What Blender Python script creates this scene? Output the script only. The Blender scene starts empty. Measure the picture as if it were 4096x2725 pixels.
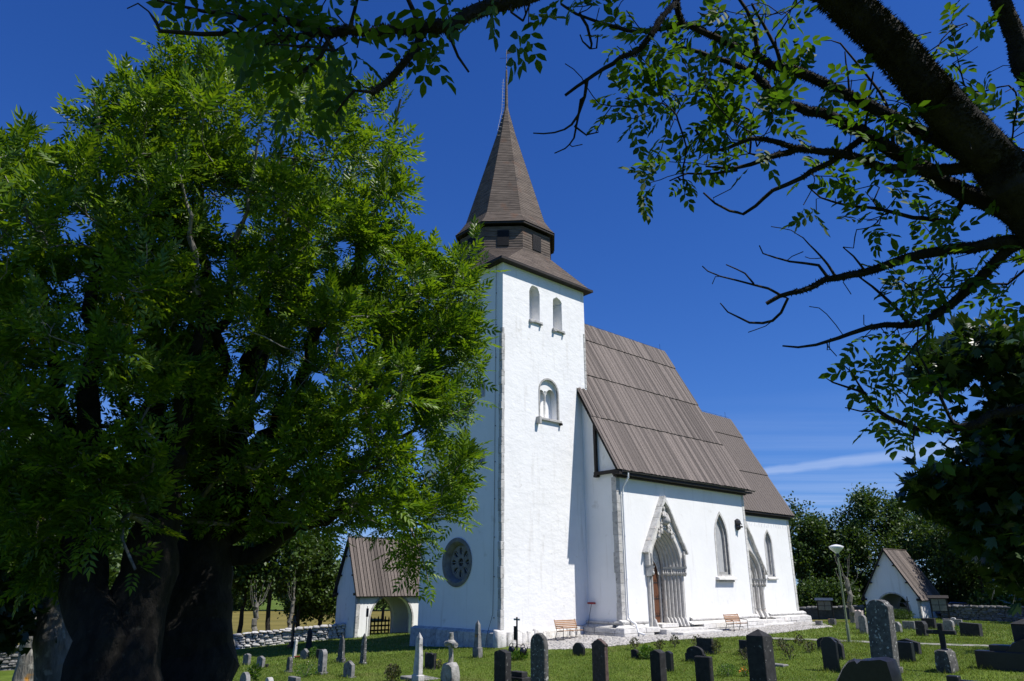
import bpy, bmesh, math, random
import numpy as np
from mathutils import Vector, Matrix, Euler
R = math.radians
scene = bpy.context.scene
COL = scene.collection

# ------------------------------------------------------------------ camera
F, CX, CY, PITCH, EYE = 2876.0, 2048.0, 1362.5, R(18.8), 2.6      # photograph pixels (4096 x 2725), metres
cam = bpy.data.cameras.new('camera')
cam.sensor_width = 36.0
cam.lens = 36.0 * F / 4096.0
cam.clip_start, cam.clip_end = 0.05, 8000
camo = bpy.data.objects.new('camera', cam)
COL.objects.link(camo)
camo.location = (0, 0, EYE)
camo.rotation_euler = (R(90) + PITCH, 0, 0)
scene.camera = camo

# ------------------------------------------------------------------ church axes and sun
AX = R(47.9)                                   # the church's long axis, clockwise from the view direction
EV = np.array([math.sin(AX), math.cos(AX), 0.0])     # east along the nave
SV = np.array([math.cos(AX), -math.sin(AX), 0.0])    # out of the south wall
T0 = np.array([-0.541, 39.086, 0.0])                 # foot of the tower's south-west corner
CH_ROT = R(90) - AX
SUN_EL = R(56.5)
sh = EV * 0.377 + SV * 0.926
SUN_AZ = math.atan2(sh[0], sh[1])              # clockwise from +Y
sun_dir = Vector((math.sin(SUN_AZ) * math.cos(SUN_EL), math.cos(SUN_AZ) * math.cos(SUN_EL), math.sin(SUN_EL)))
sl = bpy.data.lights.new('sun', 'SUN')
sl.energy, sl.angle, sl.color = 5.0, R(0.53), (1.0, 0.955, 0.89)
so = bpy.data.objects.new('sun', sl)
COL.objects.link(so)
so.rotation_euler = (-sun_dir).to_track_quat('-Z', 'Y').to_euler()
so.location = (30, -20, 60)

# ------------------------------------------------------------------ world: clear deep blue summer sky, thin streaks low down
world = bpy.data.worlds.new('World')
scene.world = world
world.use_nodes = True
nt = world.node_tree
nt.nodes.clear()
def wn(t, **k):
    n = nt.nodes.new(t)
    for a, b in k.items(): setattr(n, a, b)
    return n
sky = wn('ShaderNodeTexSky', sky_type='NISHITA', sun_disc=False, sun_elevation=SUN_EL, sun_rotation=SUN_AZ,
         air_density=1.0, dust_density=0.0, ozone_density=2.0, altitude=60)
# one film-like colour response for the whole sky:  out = y C / (y + C), y = k c^1.2
hs = wn('ShaderNodeHueSaturation'); hs.inputs['Hue'].default_value = 0.505; hs.inputs['Saturation'].default_value = 1.2; hs.inputs['Value'].default_value = 0.9
nt.links.new(sky.outputs[0], hs.inputs['Color'])
def wv(op, a, b):
    n = wn('ShaderNodeVectorMath', operation=op)
    for i, v in enumerate((a, b)):
        if isinstance(v, tuple): n.inputs[i].default_value = v
        else: nt.links.new(v, n.inputs[i])
    return n.outputs[0]
SK_K, SK_C = (0.61, 0.943, 1.5), (4.0, 8.0, 20.0)
kc = wv('MULTIPLY', wv('POWER', hs.outputs[0], (1.2, 1.2, 1.2)), SK_K)
sky_col = wv('DIVIDE', wv('MULTIPLY', kc, SK_C), wv('ADD', kc, SK_C))
tc = wn('ShaderNodeTexCoord')
sep = wn('ShaderNodeSeparateXYZ')
nt.links.new(tc.outputs['Generated'], sep.inputs[0])
def wm(op, a, b=None, c=None):
    n = wn('ShaderNodeMath', operation=op)
    for i, v in enumerate((a, b, c)):
        if v is None: continue
        if isinstance(v, (int, float)): n.inputs[i].default_value = v
        else: nt.links.new(v, n.inputs[i])
    return n.outputs[0]
# flat cloud layer: direction / height, stretched along the streaks
inv = wm('DIVIDE', 1.0, wm('MAXIMUM', sep.outputs['Z'], 0.02))
px_, py_ = wm('MULTIPLY', sep.outputs['X'], inv), wm('MULTIPLY', sep.outputs['Y'], inv)
comb = wn('ShaderNodeCombineXYZ')
nt.links.new(px_, comb.inputs[0]); nt.links.new(py_, comb.inputs[1])
mp = wn('ShaderNodeMapping')
mp.inputs['Rotation'].default_value = (0, 0, R(18)); mp.inputs['Scale'].default_value = (0.10, 0.75, 1)
nt.links.new(comb.outputs[0], mp.inputs[0])
nz = wn('ShaderNodeTexNoise'); nz.inputs['Scale'].default_value = 1.0; nz.inputs['Detail'].default_value = 7; nz.inputs['Roughness'].default_value = 0.6
nt.links.new(mp.outputs[0], nz.inputs['Vector'])
ramp = wn('ShaderNodeValToRGB')
ramp.color_ramp.elements[0].position = 0.40; ramp.color_ramp.elements[1].position = 0.68
nt.links.new(nz.outputs['Fac'], ramp.inputs[0])
low = wn('ShaderNodeMapRange'); low.inputs[1].default_value = 0.24; low.inputs[2].default_value = 0.08; low.inputs[3].default_value = 0.0; low.inputs[4].default_value = 0.62
low.clamp = True
nt.links.new(sep.outputs['Z'], low.inputs[0])
thin = wm('MULTIPLY', ramp.outputs[0], low.outputs[0])
# one old condensation trail: a thin slab of directions, z = a + b x / y
t_ = wm('DIVIDE', sep.outputs['X'], wm('MAXIMUM', sep.outputs['Y'], 0.05))
el = wm('DIVIDE', sep.outputs['Z'], wm('MAXIMUM', sep.outputs['Y'], 0.05))
nz2 = wn('ShaderNodeTexNoise'); nz2.inputs['Scale'].default_value = 26; nz2.inputs['Detail'].default_value = 5
nt.links.new(tc.outputs['Generated'], nz2.inputs['Vector'])
line = wm('ADD', 0.1067, wm('MULTIPLY', t_, 0.121))
dd = wm('SUBTRACT', wm('SUBTRACT', el, line), wm('MULTIPLY', wm('SUBTRACT', nz2.outputs['Fac'], 0.5), 0.008))
ad = wm('ABSOLUTE', dd)
wid = wm('MULTIPLY', wm('MAXIMUM', wm('SUBTRACT', t_, 0.10), 0.01), 0.026)
tr = wm('SUBTRACT', 1.0, wm('DIVIDE', ad, wid))
tr = wm('MULTIPLY', wm('MINIMUM', wm('MAXIMUM', wm('MULTIPLY', tr, 1.6), 0.0), 1.0), 0.5)
tot = wm('MINIMUM', wm('ADD', thin, tr), 0.75)
mix = wn('ShaderNodeMixRGB'); mix.inputs[2].default_value = (4.4, 5.8, 9.0, 1)
nt.links.new(tot, mix.inputs[0]); nt.links.new(sky_col, mix.inputs[1])
bg = wn('ShaderNodeBackground'); bg.inputs['Strength'].default_value = 0.080
nt.links.new(mix.outputs[0], bg.inputs['Color'])
out = wn('ShaderNodeOutputWorld')
nt.links.new(bg.outputs[0], out.inputs[0])

# ------------------------------------------------------------------ exposure
vs = scene.view_settings
vs.view_transform = 'Standard'; vs.look = 'None'; vs.gamma = 1.0; vs.use_curve_mapping = False
vs.exposure = 0.3
scene.cycles.use_denoising = True
scene.cycles.max_bounces = 6
scene.cycles.diffuse_bounces = 3
scene.cycles.transparent_max_bounces = 8

# ------------------------------------------------------------------ pixels to places
cp, sp_ = math.cos(PITCH), math.sin(PITCH)
CAMP = np.array([0, 0, EYE])
def ray(u, v):
    x, y = (u - CX) / F, (CY - v) / F
    return np.array([x, cp - sp_ * y, sp_ + cp * y])
def pix(p):
    q = np.asarray(p, float) - CAMP
    f = q[..., 1] * cp + q[..., 2] * sp_
    up = -q[..., 1] * sp_ + q[..., 2] * cp
    return CX + F * q[..., 0] / f, CY - F * up / f
def at(u, v, dist):
    d = ray(u, v); return CAMP + d / np.linalg.norm(d) * dist
def sstep(x):
    x = np.clip(x, 0, 1); return x * x * (3 - 2 * x)
def gz(x, y):
    x = np.asarray(x, float); y = np.asarray(y, float)
    dx, dy = x - T0[0], y - T0[1]
    S = dx * SV[0] + dy * SV[1]; E = dx * EV[0] + dy * EV[1]
    r = np.hypot(x, y)
    q = np.clip(0.065 * np.minimum(E - 5, 0) + 0.045 * np.minimum(S, 0), -1.8, 0)          # the lawn falls away to the west and north
    return q * sstep((r - 19) / 6) - 0.4 * sstep((E - 26) / 16) * (S > -40) + 0.95 * (1 - sstep(r / 21.0))
def gr(u, v):
    d = ray(u, v); z = 0.0
    for _ in range(12):
        t = (z - EYE) / d[2]; p = CAMP + d * t; z = float(gz(p[0], p[1]))
    return np.array([p[0], p[1], z])
def on_plane(u, v, p0, n):
    d = ray(u, v); return CAMP + d * (np.dot(np.asarray(p0) - CAMP, n) / np.dot(d, n))
def chw(E, S, z=0.0): return T0 + EV * E + SV * S + np.array([0, 0, z])
def ches(p): return float(np.dot(p - T0, EV)), float(np.dot(p - T0, SV))

# ------------------------------------------------------------------ objects and meshes
def tag(o, label=None, cat=None, group=None, kind=None):
    if label: o['label'] = label
    if cat: o['category'] = cat
    if group: o['group'] = group
    if kind: o['kind'] = kind
    return o
def empty(name, loc=(0, 0, 0), rz=0.0, parent=None):
    o = bpy.data.objects.new(name, None); COL.objects.link(o)
    o.location = loc; o.rotation_euler = (0, 0, rz); o.parent = parent
    o.empty_display_size = 0.2
    return o
def link(name, me, parent=None, loc=None, rot=None, scale=None):
    o = bpy.data.objects.new(name, me); COL.objects.link(o); o.parent = parent
    if loc is not None: o.location = loc
    if rot is not None: o.rotation_euler = rot
    if scale is not None: o.scale = scale
    return o
def mesh_np(name, V, Fc, mat=None, smooth=False):
    V = np.asarray(V, np.float32); Fc = np.asarray(Fc, np.int32)
    me = bpy.data.meshes.new(name)
    k = Fc.shape[1]; m = len(Fc)
    me.vertices.add(len(V)); me.vertices.foreach_set('co', V.ravel())
    me.loops.add(m * k); me.loops.foreach_set('vertex_index', Fc.ravel())
    me.polygons.add(m); me.polygons.foreach_set('loop_start', np.arange(m, dtype=np.int32) * k)
    if smooth: me.polygons.foreach_set('use_smooth', np.ones(m, bool))
    me.update(calc_edges=True)
    if mat: me.materials.append(mat)
    return me
class MB:
    """collects vertices and faces; build() links them as one mesh object"""
    def __init__(s): s.v = []; s.f = []
    def add(s, vs, fs):
        b = len(s.v); s.v += [tuple(map(float, p)) for p in vs]; s.f += [tuple(i + b for i in f) for f in fs]; return s
    def box(s, x0, x1, y0, y1, z0, z1):
        return s.add([(x0,y0,z0),(x1,y0,z0),(x1,y1,z0),(x0,y1,z0),(x0,y0,z1),(x1,y0,z1),(x1,y1,z1),(x0,y1,z1)],
                     [(0,3,2,1),(4,5,6,7),(0,1,5,4),(1,2,6,5),(2,3,7,6),(3,0,4,7)])
    def hexa(s, p):                      # 8 corners, bottom 4 then top 4
        return s.add(p, [(0,3,2,1),(4,5,6,7),(0,1,5,4),(1,2,6,5),(2,3,7,6),(3,0,4,7)])
    def prism(s, loop, d):               # loop of 3-D points, extruded by d, end caps as n-gons
        n = len(loop); L = [Vector(p) for p in loop]; d = Vector(d)
        fs = [tuple(range(n))[::-1], tuple(range(n, 2 * n))] + [(i, (i + 1) % n, n + (i + 1) % n, n + i) for i in range(n)]
        return s.add(L + [p + d for p in L], fs)
    def tube(s, pts, r, n=6, cap=True):
        P = [Vector(p) for p in pts]; m = len(P); rr = r if isinstance(r, (list, tuple)) else [r] * m
        rings = []
        for i, p in enumerate(P):
            t = (P[min(i + 1, m - 1)] - P[max(i - 1, 0)]).normalized()
            a = t.orthogonal().normalized() if i == 0 else (ref - t * ref.dot(t)).normalized()
            ref = a; b = t.cross(a)
            rings += [p + (a * math.cos(2*math.pi*j/n) + b * math.sin(2*math.pi*j/n)) * rr[i] for j in range(n)]
        fs = [(i*n+j, i*n+(j+1)%n, (i+1)*n+(j+1)%n, (i+1)*n+j) for i in range(m-1) for j in range(n)]
        if cap: fs += [tuple(range(n))[::-1], tuple(range((m-1)*n, m*n))]
        return s.add(rings, fs)
    def lathe(s, prof, c=(0, 0, 0), n=12, ph=0.0):
        vs, fs = [], []
        for r, z in prof: vs += [(c[0] + r*math.cos(ph+2*math.pi*j/n), c[1] + r*math.sin(ph+2*math.pi*j/n), c[2] + z) for j in range(n)]
        for i in range(len(prof)-1): fs += [(i*n+j, i*n+(j+1)%n, (i+1)*n+(j+1)%n, (i+1)*n+j) for j in range(n)]
        fs += [tuple(range(n))[::-1], tuple(range((len(prof)-1)*n, len(prof)*n))]
        return s.add(vs, fs)
    def mesh(s, name, mat=None, smooth=False, bevel=0.0, angle=None):
        me = bpy.data.meshes.new(name); me.from_pydata(s.v, [], s.f); me.update()
        bm = bmesh.new(); bm.from_mesh(me)
        if bevel > 0: bmesh.ops.bevel(bm, geom=bm.edges[:], offset=bevel, segments=1, affect='EDGES', profile=0.7, clamp_overlap=True)
        bmesh.ops.recalc_face_normals(bm, faces=bm.faces[:])
        bm.to_mesh(me); bm.free()
        if smooth:
            me.polygons.foreach_set('use_smooth', [True] * len(me.polygons))
            if angle: me.set_sharp_from_angle(angle=angle)
        if mat: me.materials.append(mat)
        return me
    def build(s, name, mat=None, parent=None, smooth=False, bevel=0.0, angle=None, loc=None, rot=None):
        return link(name, s.mesh(name, mat, smooth, bevel, angle), parent, loc, rot)

# ------------------------------------------------------------------ materials
def mat(name, c1, c2, scale=4.0, stretch=(1, 1, 1), rough=0.85, bump=0.3, bscale=30.0, bdist=0.02, bstretch=None, rnd=0.0, spots=None, spec=0.3, detail=6, metal=0.0, pos=(0.35, 0.65), world_co=False, stain=None):
    m = bpy.data.materials.new(name); m.use_nodes = True
    t = m.node_tree; t.nodes.clear(); N = t.nodes.new; L = t.links.new
    o = N('ShaderNodeOutputMaterial'); b = N('ShaderNodeBsdfPrincipled'); L(b.outputs[0], o.inputs[0])
    b.inputs['Roughness'].default_value = rough; b.inputs['Specular IOR Level'].default_value = spec; b.inputs['Metallic'].default_value = metal
    tc = N('ShaderNodeTexCoord'); oi = N('ShaderNodeObjectInfo')
    sc = N('ShaderNodeVectorMath'); sc.operation = 'SCALE'; sc.inputs[0].default_value = (91.7, 57.3, 33.1); L(oi.outputs['Random'], sc.inputs['Scale'])
    va = N('ShaderNodeVectorMath'); va.operation = 'ADD'
    if world_co:
        g = N('ShaderNodeNewGeometry'); L(g.outputs['Position'], va.inputs[0])
    else:
        L(tc.outputs['Object'], va.inputs[0]); L(sc.outputs[0], va.inputs[1])
    mp = N('ShaderNodeMapping'); mp.inputs['Scale'].default_value = stretch; L(va.outputs[0], mp.inputs[0])
    n1 = N('ShaderNodeTexNoise'); n1.inputs['Scale'].default_value = scale; n1.inputs['Detail'].default_value = detail; n1.inputs['Roughness'].default_value = 0.62; L(mp.outputs[0], n1.inputs['Vector'])
    rp = N('ShaderNodeValToRGB'); e = rp.color_ramp.elements; e[0].position, e[1].position = pos; e[0].color = (*c1, 1); e[1].color = (*c2, 1); L(n1.outputs['Fac'], rp.inputs[0])
    col = rp.outputs[0]
    for sp in (spots or []):             # (colour, scale, threshold, softness)
        n2 = N('ShaderNodeTexNoise'); n2.inputs['Scale'].default_value = sp[1]; n2.inputs['Detail'].default_value = 5; m2 = N('ShaderNodeMapping'); m2.inputs['Scale'].default_value = sp[4] if len(sp) > 4 else (1, 1, 1); L(va.outputs[0], m2.inputs[0]); L(m2.outputs[0], n2.inputs['Vector'])
        r2 = N('ShaderNodeValToRGB'); r2.color_ramp.elements[0].position = sp[2]; r2.color_ramp.elements[1].position = sp[2] + sp[3]; L(n2.outputs['Fac'], r2.inputs[0])
        mx = N('ShaderNodeMixRGB'); mx.inputs[2].default_value = (*sp[0], 1); L(r2.outputs[0], mx.inputs[0]); L(col, mx.inputs[1]); col = mx.outputs[0]
    if rnd:
        hv = N('ShaderNodeHueSaturation'); mr = N('ShaderNodeMapRange'); mr.inputs[3].default_value = 1 - rnd; mr.inputs[4].default_value = 1 + rnd
        L(oi.outputs['Random'], mr.inputs[0]); L(mr.outputs[0], hv.inputs['Value']); L(col, hv.inputs['Color']); col = hv.outputs[0]
    L(col, b.inputs['Base Color'])
    if bump:
        mb = N('ShaderNodeMapping'); mb.inputs['Scale'].default_value = bstretch or stretch; L(va.outputs[0], mb.inputs[0])
        nb = N('ShaderNodeTexNoise'); nb.inputs['Scale'].default_value = bscale; nb.inputs['Detail'].default_value = 6; nb.inputs['Roughness'].default_value = 0.6; L(mb.outputs[0], nb.inputs['Vector'])
        bp = N('ShaderNodeBump'); bp.inputs['Strength'].default_value = bump; bp.inputs['Distance'].default_value = bdist; L(nb.outputs['Fac'], bp.inputs['Height']); L(bp.outputs[0], b.inputs['Normal'])
    return m
def leaf_mat(name, cols, trans=0.4, rough=0.45, tcol=(1.6, 1.5, 0.55)):
    m = bpy.data.materials.new(name); m.use_nodes = True
    t = m.node_tree; t.nodes.clear(); N = t.nodes.new; L = t.links.new
    o = N('ShaderNodeOutputMaterial'); b = N('ShaderNodeBsdfPrincipled'); tr = N('ShaderNodeBsdfTranslucent'); mx = N('ShaderNodeMixShader')
    g = N('ShaderNodeNewGeometry'); oi = N('ShaderNodeObjectInfo')
    ad = N('ShaderNodeMath'); ad.operation = 'ADD'; L(g.outputs['Random Per Island'], ad.inputs[0]); L(oi.outputs['Random'], ad.inputs[1])
    fr = N('ShaderNodeMath'); fr.operation = 'FRACT'; L(ad.outputs[0], fr.inputs[0])
    rp = N('ShaderNodeValToRGB'); e = rp.color_ramp.elements
    e[0].color = (*cols[0], 1); e[1].color = (*cols[-1], 1)
    for i, c in enumerate(cols[1:-1], 1): x = e.new(i / (len(cols) - 1)); x.color = (*c, 1)
    L(fr.outputs[0], rp.inputs[0]); L(rp.outputs[0], b.inputs['Base Color'])
    mu = N('ShaderNodeMixRGB'); mu.blend_type = 'MULTIPLY'; mu.inputs[0].default_value = 1; mu.inputs[2].default_value = (*tcol, 1); L(rp.outputs[0], mu.inputs[1]); L(mu.outputs[0], tr.inputs[0])
    b.inputs['Roughness'].default_value = rough; b.inputs['Specular IOR Level'].default_value = 0.4
    mx.inputs[0].default_value = trans; L(b.outputs[0], mx.inputs[1]); L(tr.outputs[0], mx.inputs[2]); L(mx.outputs[0], o.inputs[0])
    return m
PL = dict(
 plaster = mat('white_plaster', (0.80,0.80,0.79), (0.74,0.74,0.73), 0.7, (1,1,1), 0.95, 0.34, 2.4, 0.09, (1,1,1.5), spots=[((0.62,0.61,0.58), 2.2, 0.64, 0.12), ((0.68,0.67,0.645), 1.6, 0.58, 0.18, (2.2,2.2,0.22))], spec=0.1, pos=(0.4,0.75)),
 plaster2 = mat('smooth_lime_plaster', (0.80,0.80,0.79), (0.75,0.75,0.735), 0.6, (1,1,1), 0.95, 0.35, 2.2, 0.035, spots=[((0.60,0.585,0.55), 1.4, 0.66, 0.14), ((0.68,0.67,0.645), 1.3, 0.58, 0.18, (2.2,2.2,0.2))], spec=0.1, pos=(0.4,0.75)),
 lime = mat('grey_limestone', (0.33,0.325,0.31), (0.50,0.49,0.465), 3.0, (1,1,1.6), 0.9, 0.5, 18, 0.02, rnd=0.14, spots=[((0.20,0.195,0.185), 6, 0.60, 0.10)]),
 lime_pale = mat('pale_limestone', (0.46,0.45,0.425), (0.66,0.645,0.61), 2.6, (1,1,1.4), 0.9, 0.6, 14, 0.025, rnd=0.10, spots=[((0.30,0.29,0.27), 7, 0.62, 0.08), ((0.72,0.62,0.55), 1.6, 0.66, 0.1)]),
 carved = mat('carved_limestone', (0.38,0.37,0.345), (0.54,0.525,0.49), 4.0, (1,1,1), 0.9, 0.35, 25, 0.012, rnd=0.08, spots=[((0.50,0.44,0.36), 3, 0.62, 0.1)]),
 board = mat('weathered_roof_board', (0.066,0.053,0.046), (0.200,0.171,0.150), 6.0, (9,9,0.6), 0.85, 0.45, 22, 0.008, (8,8,0.5), rnd=0.42, spots=[((0.06,0.045,0.038), 30, 0.66, 0.05)]),
 clap = mat('weathered_spire_board', (0.060,0.046,0.037), (0.160,0.128,0.104), 1.1, (1.0,1.0,11), 0.85, 0.4, 6, 0.010, (1,1,9), spots=[((0.14,0.078,0.05), 0.9, 0.60, 0.14), ((0.05,0.042,0.04), 1.4, 0.62, 0.12)]),
 lime_shade = mat('shade_darkened_limestone', (0.13,0.128,0.12), (0.22,0.215,0.20), 3.0, rough=0.9, bump=0.5, bscale=18, bdist=0.02, rnd=0.1),  # rose window stone, the west face's shade put into its colour
 dark = mat('tarred_timber', (0.012,0.010,0.009), (0.035,0.028,0.024), 8, (1,1,4), 0.7, 0.3, 30, 0.01),
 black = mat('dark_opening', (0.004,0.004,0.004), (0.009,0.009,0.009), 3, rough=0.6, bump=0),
 glass = mat('reflection_grey_glass', (0.36,0.365,0.365), (0.46,0.46,0.455), 2.0, rough=0.35, bump=0.25, bscale=5, bdist=0.03, spec=0.5),  # even grey base stands in for what the panes reflect
 dglass = mat('dark_leaded_glass', (0.010,0.012,0.014), (0.03,0.033,0.036), 4.0, rough=0.25, bump=0.1, spec=0.5),
 door = mat('red_brown_door_wood', (0.075,0.030,0.016), (0.15,0.065,0.034), 6, (8,8,0.8), 0.65, 0.4, 20, 0.01, (8,8,1)),
 iron = mat('black_iron', (0.010,0.010,0.011), (0.028,0.028,0.03), 12, rough=0.5, bump=0.2, spec=0.5),
 white_metal = mat('white_painted_metal', (0.70,0.71,0.72), (0.78,0.78,0.78), 3, rough=0.4, bump=0.05, spec=0.5),
 slat = mat('varnished_bench_slat', (0.22,0.115,0.055), (0.40,0.235,0.125), 4, (1,14,14), 0.5, 0.2, 20, 0.004, rnd=0.15),
 green_pole = mat('green_painted_steel', (0.10,0.13,0.065), (0.16,0.19,0.10), 3, (1,1,0.3), 0.5, 0.1, spec=0.5),
)
# ================================================================== the church (local x = east, y = north, z = up)
church = empty('church', T0, CH_ROT)
tag(church, 'white plastered medieval church with wooden roof and dark boarded spire', 'church')
YC = 3.6                                  # centre line
rng = random.Random(5)

def fill_wall(name, outer, holes, to3, inward, parent, material, depth=0.35, thick=0.6):
    """a wall face with openings: outer loop and hole loops in 2-D (a, z); each hole gets its own reveal.  holes: list of (loop, depth)"""
    bm = bmesh.new(); es = []
    inward = Vector(inward)
    for loop in [outer] + [h[0] for h in holes]:
        vs = [bm.verts.new(to3(a, z)) for a, z in loop]
        es += [bm.edges.new((vs[i], vs[(i + 1) % len(vs)])) for i in range(len(vs))]
    bmesh.ops.triangle_fill(bm, use_beauty=True, use_dissolve=False, edges=es)
    n = Vector(-inward)
    for f in bm.faces:
        f.normal_update()
        if f.normal.dot(n) < 0: f.normal_flip()
    for loop, dp in holes:
        k = len(loop)
        a = [bm.verts.new(to3(*p)) for p in loop]; b = [bm.verts.new(Vector(to3(*p)) + inward * dp) for p in loop]
        for i in range(k): bm.faces.new((a[i], a[(i+1) % k], b[(i+1) % k], b[i]))
    me = bpy.data.meshes.new(name); bm.to_mesh(me); bm.free(); me.materials.append(material)
    return link(name, me, parent)
def arch_loop(a0, a1, z0, zs, kind='round', n=10, apex=None):
    """opening outline: sill z0, springing zs"""
    w = a1 - a0; c = (a0 + a1) / 2; pts = [(a0, z0), (a1, z0)]
    if kind == 'round':
        for i in range(n + 1):
            t = math.pi * i / n; pts.append((c + w/2 * math.cos(t), zs + w/2 * math.sin(t)))
    else:
        h = (apex or zs + w * 0.87) - zs
        rr = (h*h + w*w/4) / w                    # radius of each pointed arc, centres on the springing line
        th = math.acos(max(-1, min(1, (rr - w/2) / rr)))
        for i in range(n // 2 + 1):
            t = th * i / (n // 2); pts.append((a1 - rr + rr * math.cos(t), zs + rr * math.sin(t)))
        for i in range(n // 2 - 1, -1, -1):
            t = th * i / (n // 2); pts.append((a0 + rr - rr * math.cos(t), zs + rr * math.sin(t)))
    return pts
def wobble(loop, a, seed=1):
    r = random.Random(seed); return [(x + r.uniform(-a, a), z + r.uniform(-a, a)) for x, z in loop]
def offset_loop(loop, d):
    n = len(loop); out = []
    for i in range(n):
        p, q, r_ = Vector(loop[i-1]), Vector(loop[i]), Vector(loop[(i+1) % n])
        e1, e2 = (q - p), (r_ - q)
        if e1.length < 1e-6: e1 = e2
        if e2.length < 1e-6: e2 = e1
        e1.normalize(); e2.normalize(); m = Vector((e1.y, -e1.x)) + Vector((e2.y, -e2.x))
        if m.length < 1e-6: m = Vector((e1.y, -e1.x))
        m.normalize(); c = max(0.35, m.dot(Vector((e1.y, -e1.x)))); out.append(tuple(q + m * (d / c)))
    return out
def ring_frame(loop, d, y_front, y_back, name, material, parent, conv, skip_first=False):
    """a stone surround: band between loop and its outward offset, from y_front to y_back"""
    o = offset_loop(loop, d); n = len(loop); mb = MB()
    rngk = range(1, n) if skip_first else range(n)
    for i in rngk:
        j = (i + 1) % n
        mb.hexa([conv(*loop[i], y_front), conv(*loop[j], y_front), conv(*loop[j], y_back), conv(*loop[i], y_back),
                 conv(*o[i], y_front), conv(*o[j], y_front), conv(*o[j], y_back), conv(*o[i], y_back)])
    return mb.build(name, material, parent)
def cap_face(name, loop, conv, y, material, parent):
    mb = MB(); mb.add([conv(a, z, y) for a, z in loop], [tuple(range(len(loop)))]); return mb.build(name, material, parent)
southc = lambda a, z, y: (a, y, z)          # south faces: a = east
westc = lambda a, z, x: (x, a, z)           # west faces: a = north

# ---- tower
TW, TN, TH = 7.05, 7.3, 20.95
S_w1 = wobble(arch_loop(2.16, 3.02, 17.75, 19.62, 'round'), 0.03, 3)
S_w2 = wobble(arch_loop(4.16, 4.98, 17.62, 19.40, 'round'), 0.025, 4)
S_w3 = arch_loop(2.93, 4.42, 11.85, 13.50, 'round', 14)
tw_s = fill_wall('tower_wall', [(0, -0.9), (TW, -0.9), (TW, TH), (0, TH)], [(S_w1, 0.75), (S_w2, 0.75), (S_w3, 0.55)],
                 lambda a, z: (a, 0, z), (0, 1, 0), church, PL['plaster'])
rose_c, rose_r = (3.75, 3.82), 1.28
rose_loop = [(rose_c[0] + rose_r * math.cos(t), rose_c[1] + rose_r * math.sin(t)) for t in [2*math.pi*i/40 for i in range(40)]]
W_holes = [(arch_loop(3.35, 4.45, 6.75, 8.5, 'round'), 0.5), (arch_loop(3.1, 4.7, 11.9, 13.5, 'round', 12), 0.6), (arch_loop(1.55, 1.95, 9.1, 9.6, 'round'), 0.4),
           (arch_loop(1.6, 2.0, 13.0, 13.6, 'round'), 0.4), (arch_loop(2.0, 2.8, 17.7, 19.5, 'round'), 0.7), (arch_loop(4.6, 5.4, 17.7, 19.5, 'round'), 0.7)]
fill_wall('tower_wall', [(TN, -0.9), (0, -0.9), (0, TH), (TN, TH)], [(rose_loop, 0.02)] + W_holes, lambda a, z: (0, a, z), (1, 0, 0), church, PL['plaster2'])
MB().add([(TW,0,-.7),(TW,TN,-.7),(TW,TN,TH),(TW,0,TH)], [(0,1,2,3)]).build('tower_wall', PL['plaster'], church)
MB().add([(0,TN,-.9),(TW,TN,-.9),(TW,TN,TH),(0,TN,TH)], [(3,2,1,0)]).build('tower_wall', PL['plaster'], church)
# belfry windows (south): recessed plaster back, stone sill
for lp, a0, a1, z0 in ((S_w1, 2.1, 3.14, 17.62), (S_w2, 4.06, 5.1, 17.50)):
    w = cap_face('window', lp, southc, 0.75, PL['plaster2'], church)
    MB().box(a0, a1, -0.14, 0.30, z0, z0 + 0.13).build('sill', PL['lime'], w, bevel=0.015)
    MB().box(a0 + 0.03, a0 + 0.20, -0.22, -0.02, z0 - 0.10, z0 - 0.003).build('corbel', PL['lime'], w, bevel=0.015); MB().box(a1 - 0.16, a1 - 0.05, -0.22, -0.02, z0 - 0.10, z0 - 0.003).build('corbel', PL['lime'], w, bevel=0.015)
sw = MB().add([(2.165,0.30,18.55),(2.165,0.70,18.50),(2.33,0.62,18.72),(2.40,0.40,18.95),(2.20,0.28,18.92),(2.165,0.45,19.02)], [(0,1,2),(0,2,3),(0,3,4),(4,3,5),(3,2,5),(2,1,5)]).build('dark_patch_stone', PL['dark'], church)
# middle twin window: stone surround, central column carrying two small arches
w3 = cap_face('window', S_w3, southc, 0.55, PL['plaster2'], church)
ring_frame(S_w3, 0.10, -0.03, 0.10, 'stone_surround', PL['lime'], w3, southc, skip_first=True)
MB().lathe([(0.11,0),(0.11,0.08),(0.075,0.14),(0.07,0.9),(0.068,1.36),(0.085,1.40),(0.075,1.44),(0.14,1.62),(0.15,1.70)], (3.55, 0.24, 11.86), 12).build('column', PL['lime_pale'], w3, smooth=True, angle=R(40))
inner = [(2.94, 13.0)]
for i in range(9): t = math.pi * i / 8; inner.append((3.20 - 0.23*math.cos(t), 13.36 + 0.23*math.sin(t)))
for i in range(9): t = math.pi * i / 8; inner.append((3.99 - 0.36*math.cos(t), 13.36 + 0.36*math.sin(t)))
inner += [(4.41, 13.0)]
top = [(4.42 - (4.42-2.93)/2 + 0.74*math.cos(math.pi*i/12), 13.50 + 0.74*math.sin(math.pi*i/12)) for i in range(13)]
fill_wall('twin_arch', inner + [(4.41, 13.3)] + top + [(2.94, 13.3)], [], lambda a, z: (a, 0.16, z), (0, 1, 0), w3, PL['plaster2'])
MB().box(2.82, 4.62, -0.16, 0.34, 11.70, 11.845).build('sill', PL['lime'], w3, bevel=0.02)
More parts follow.
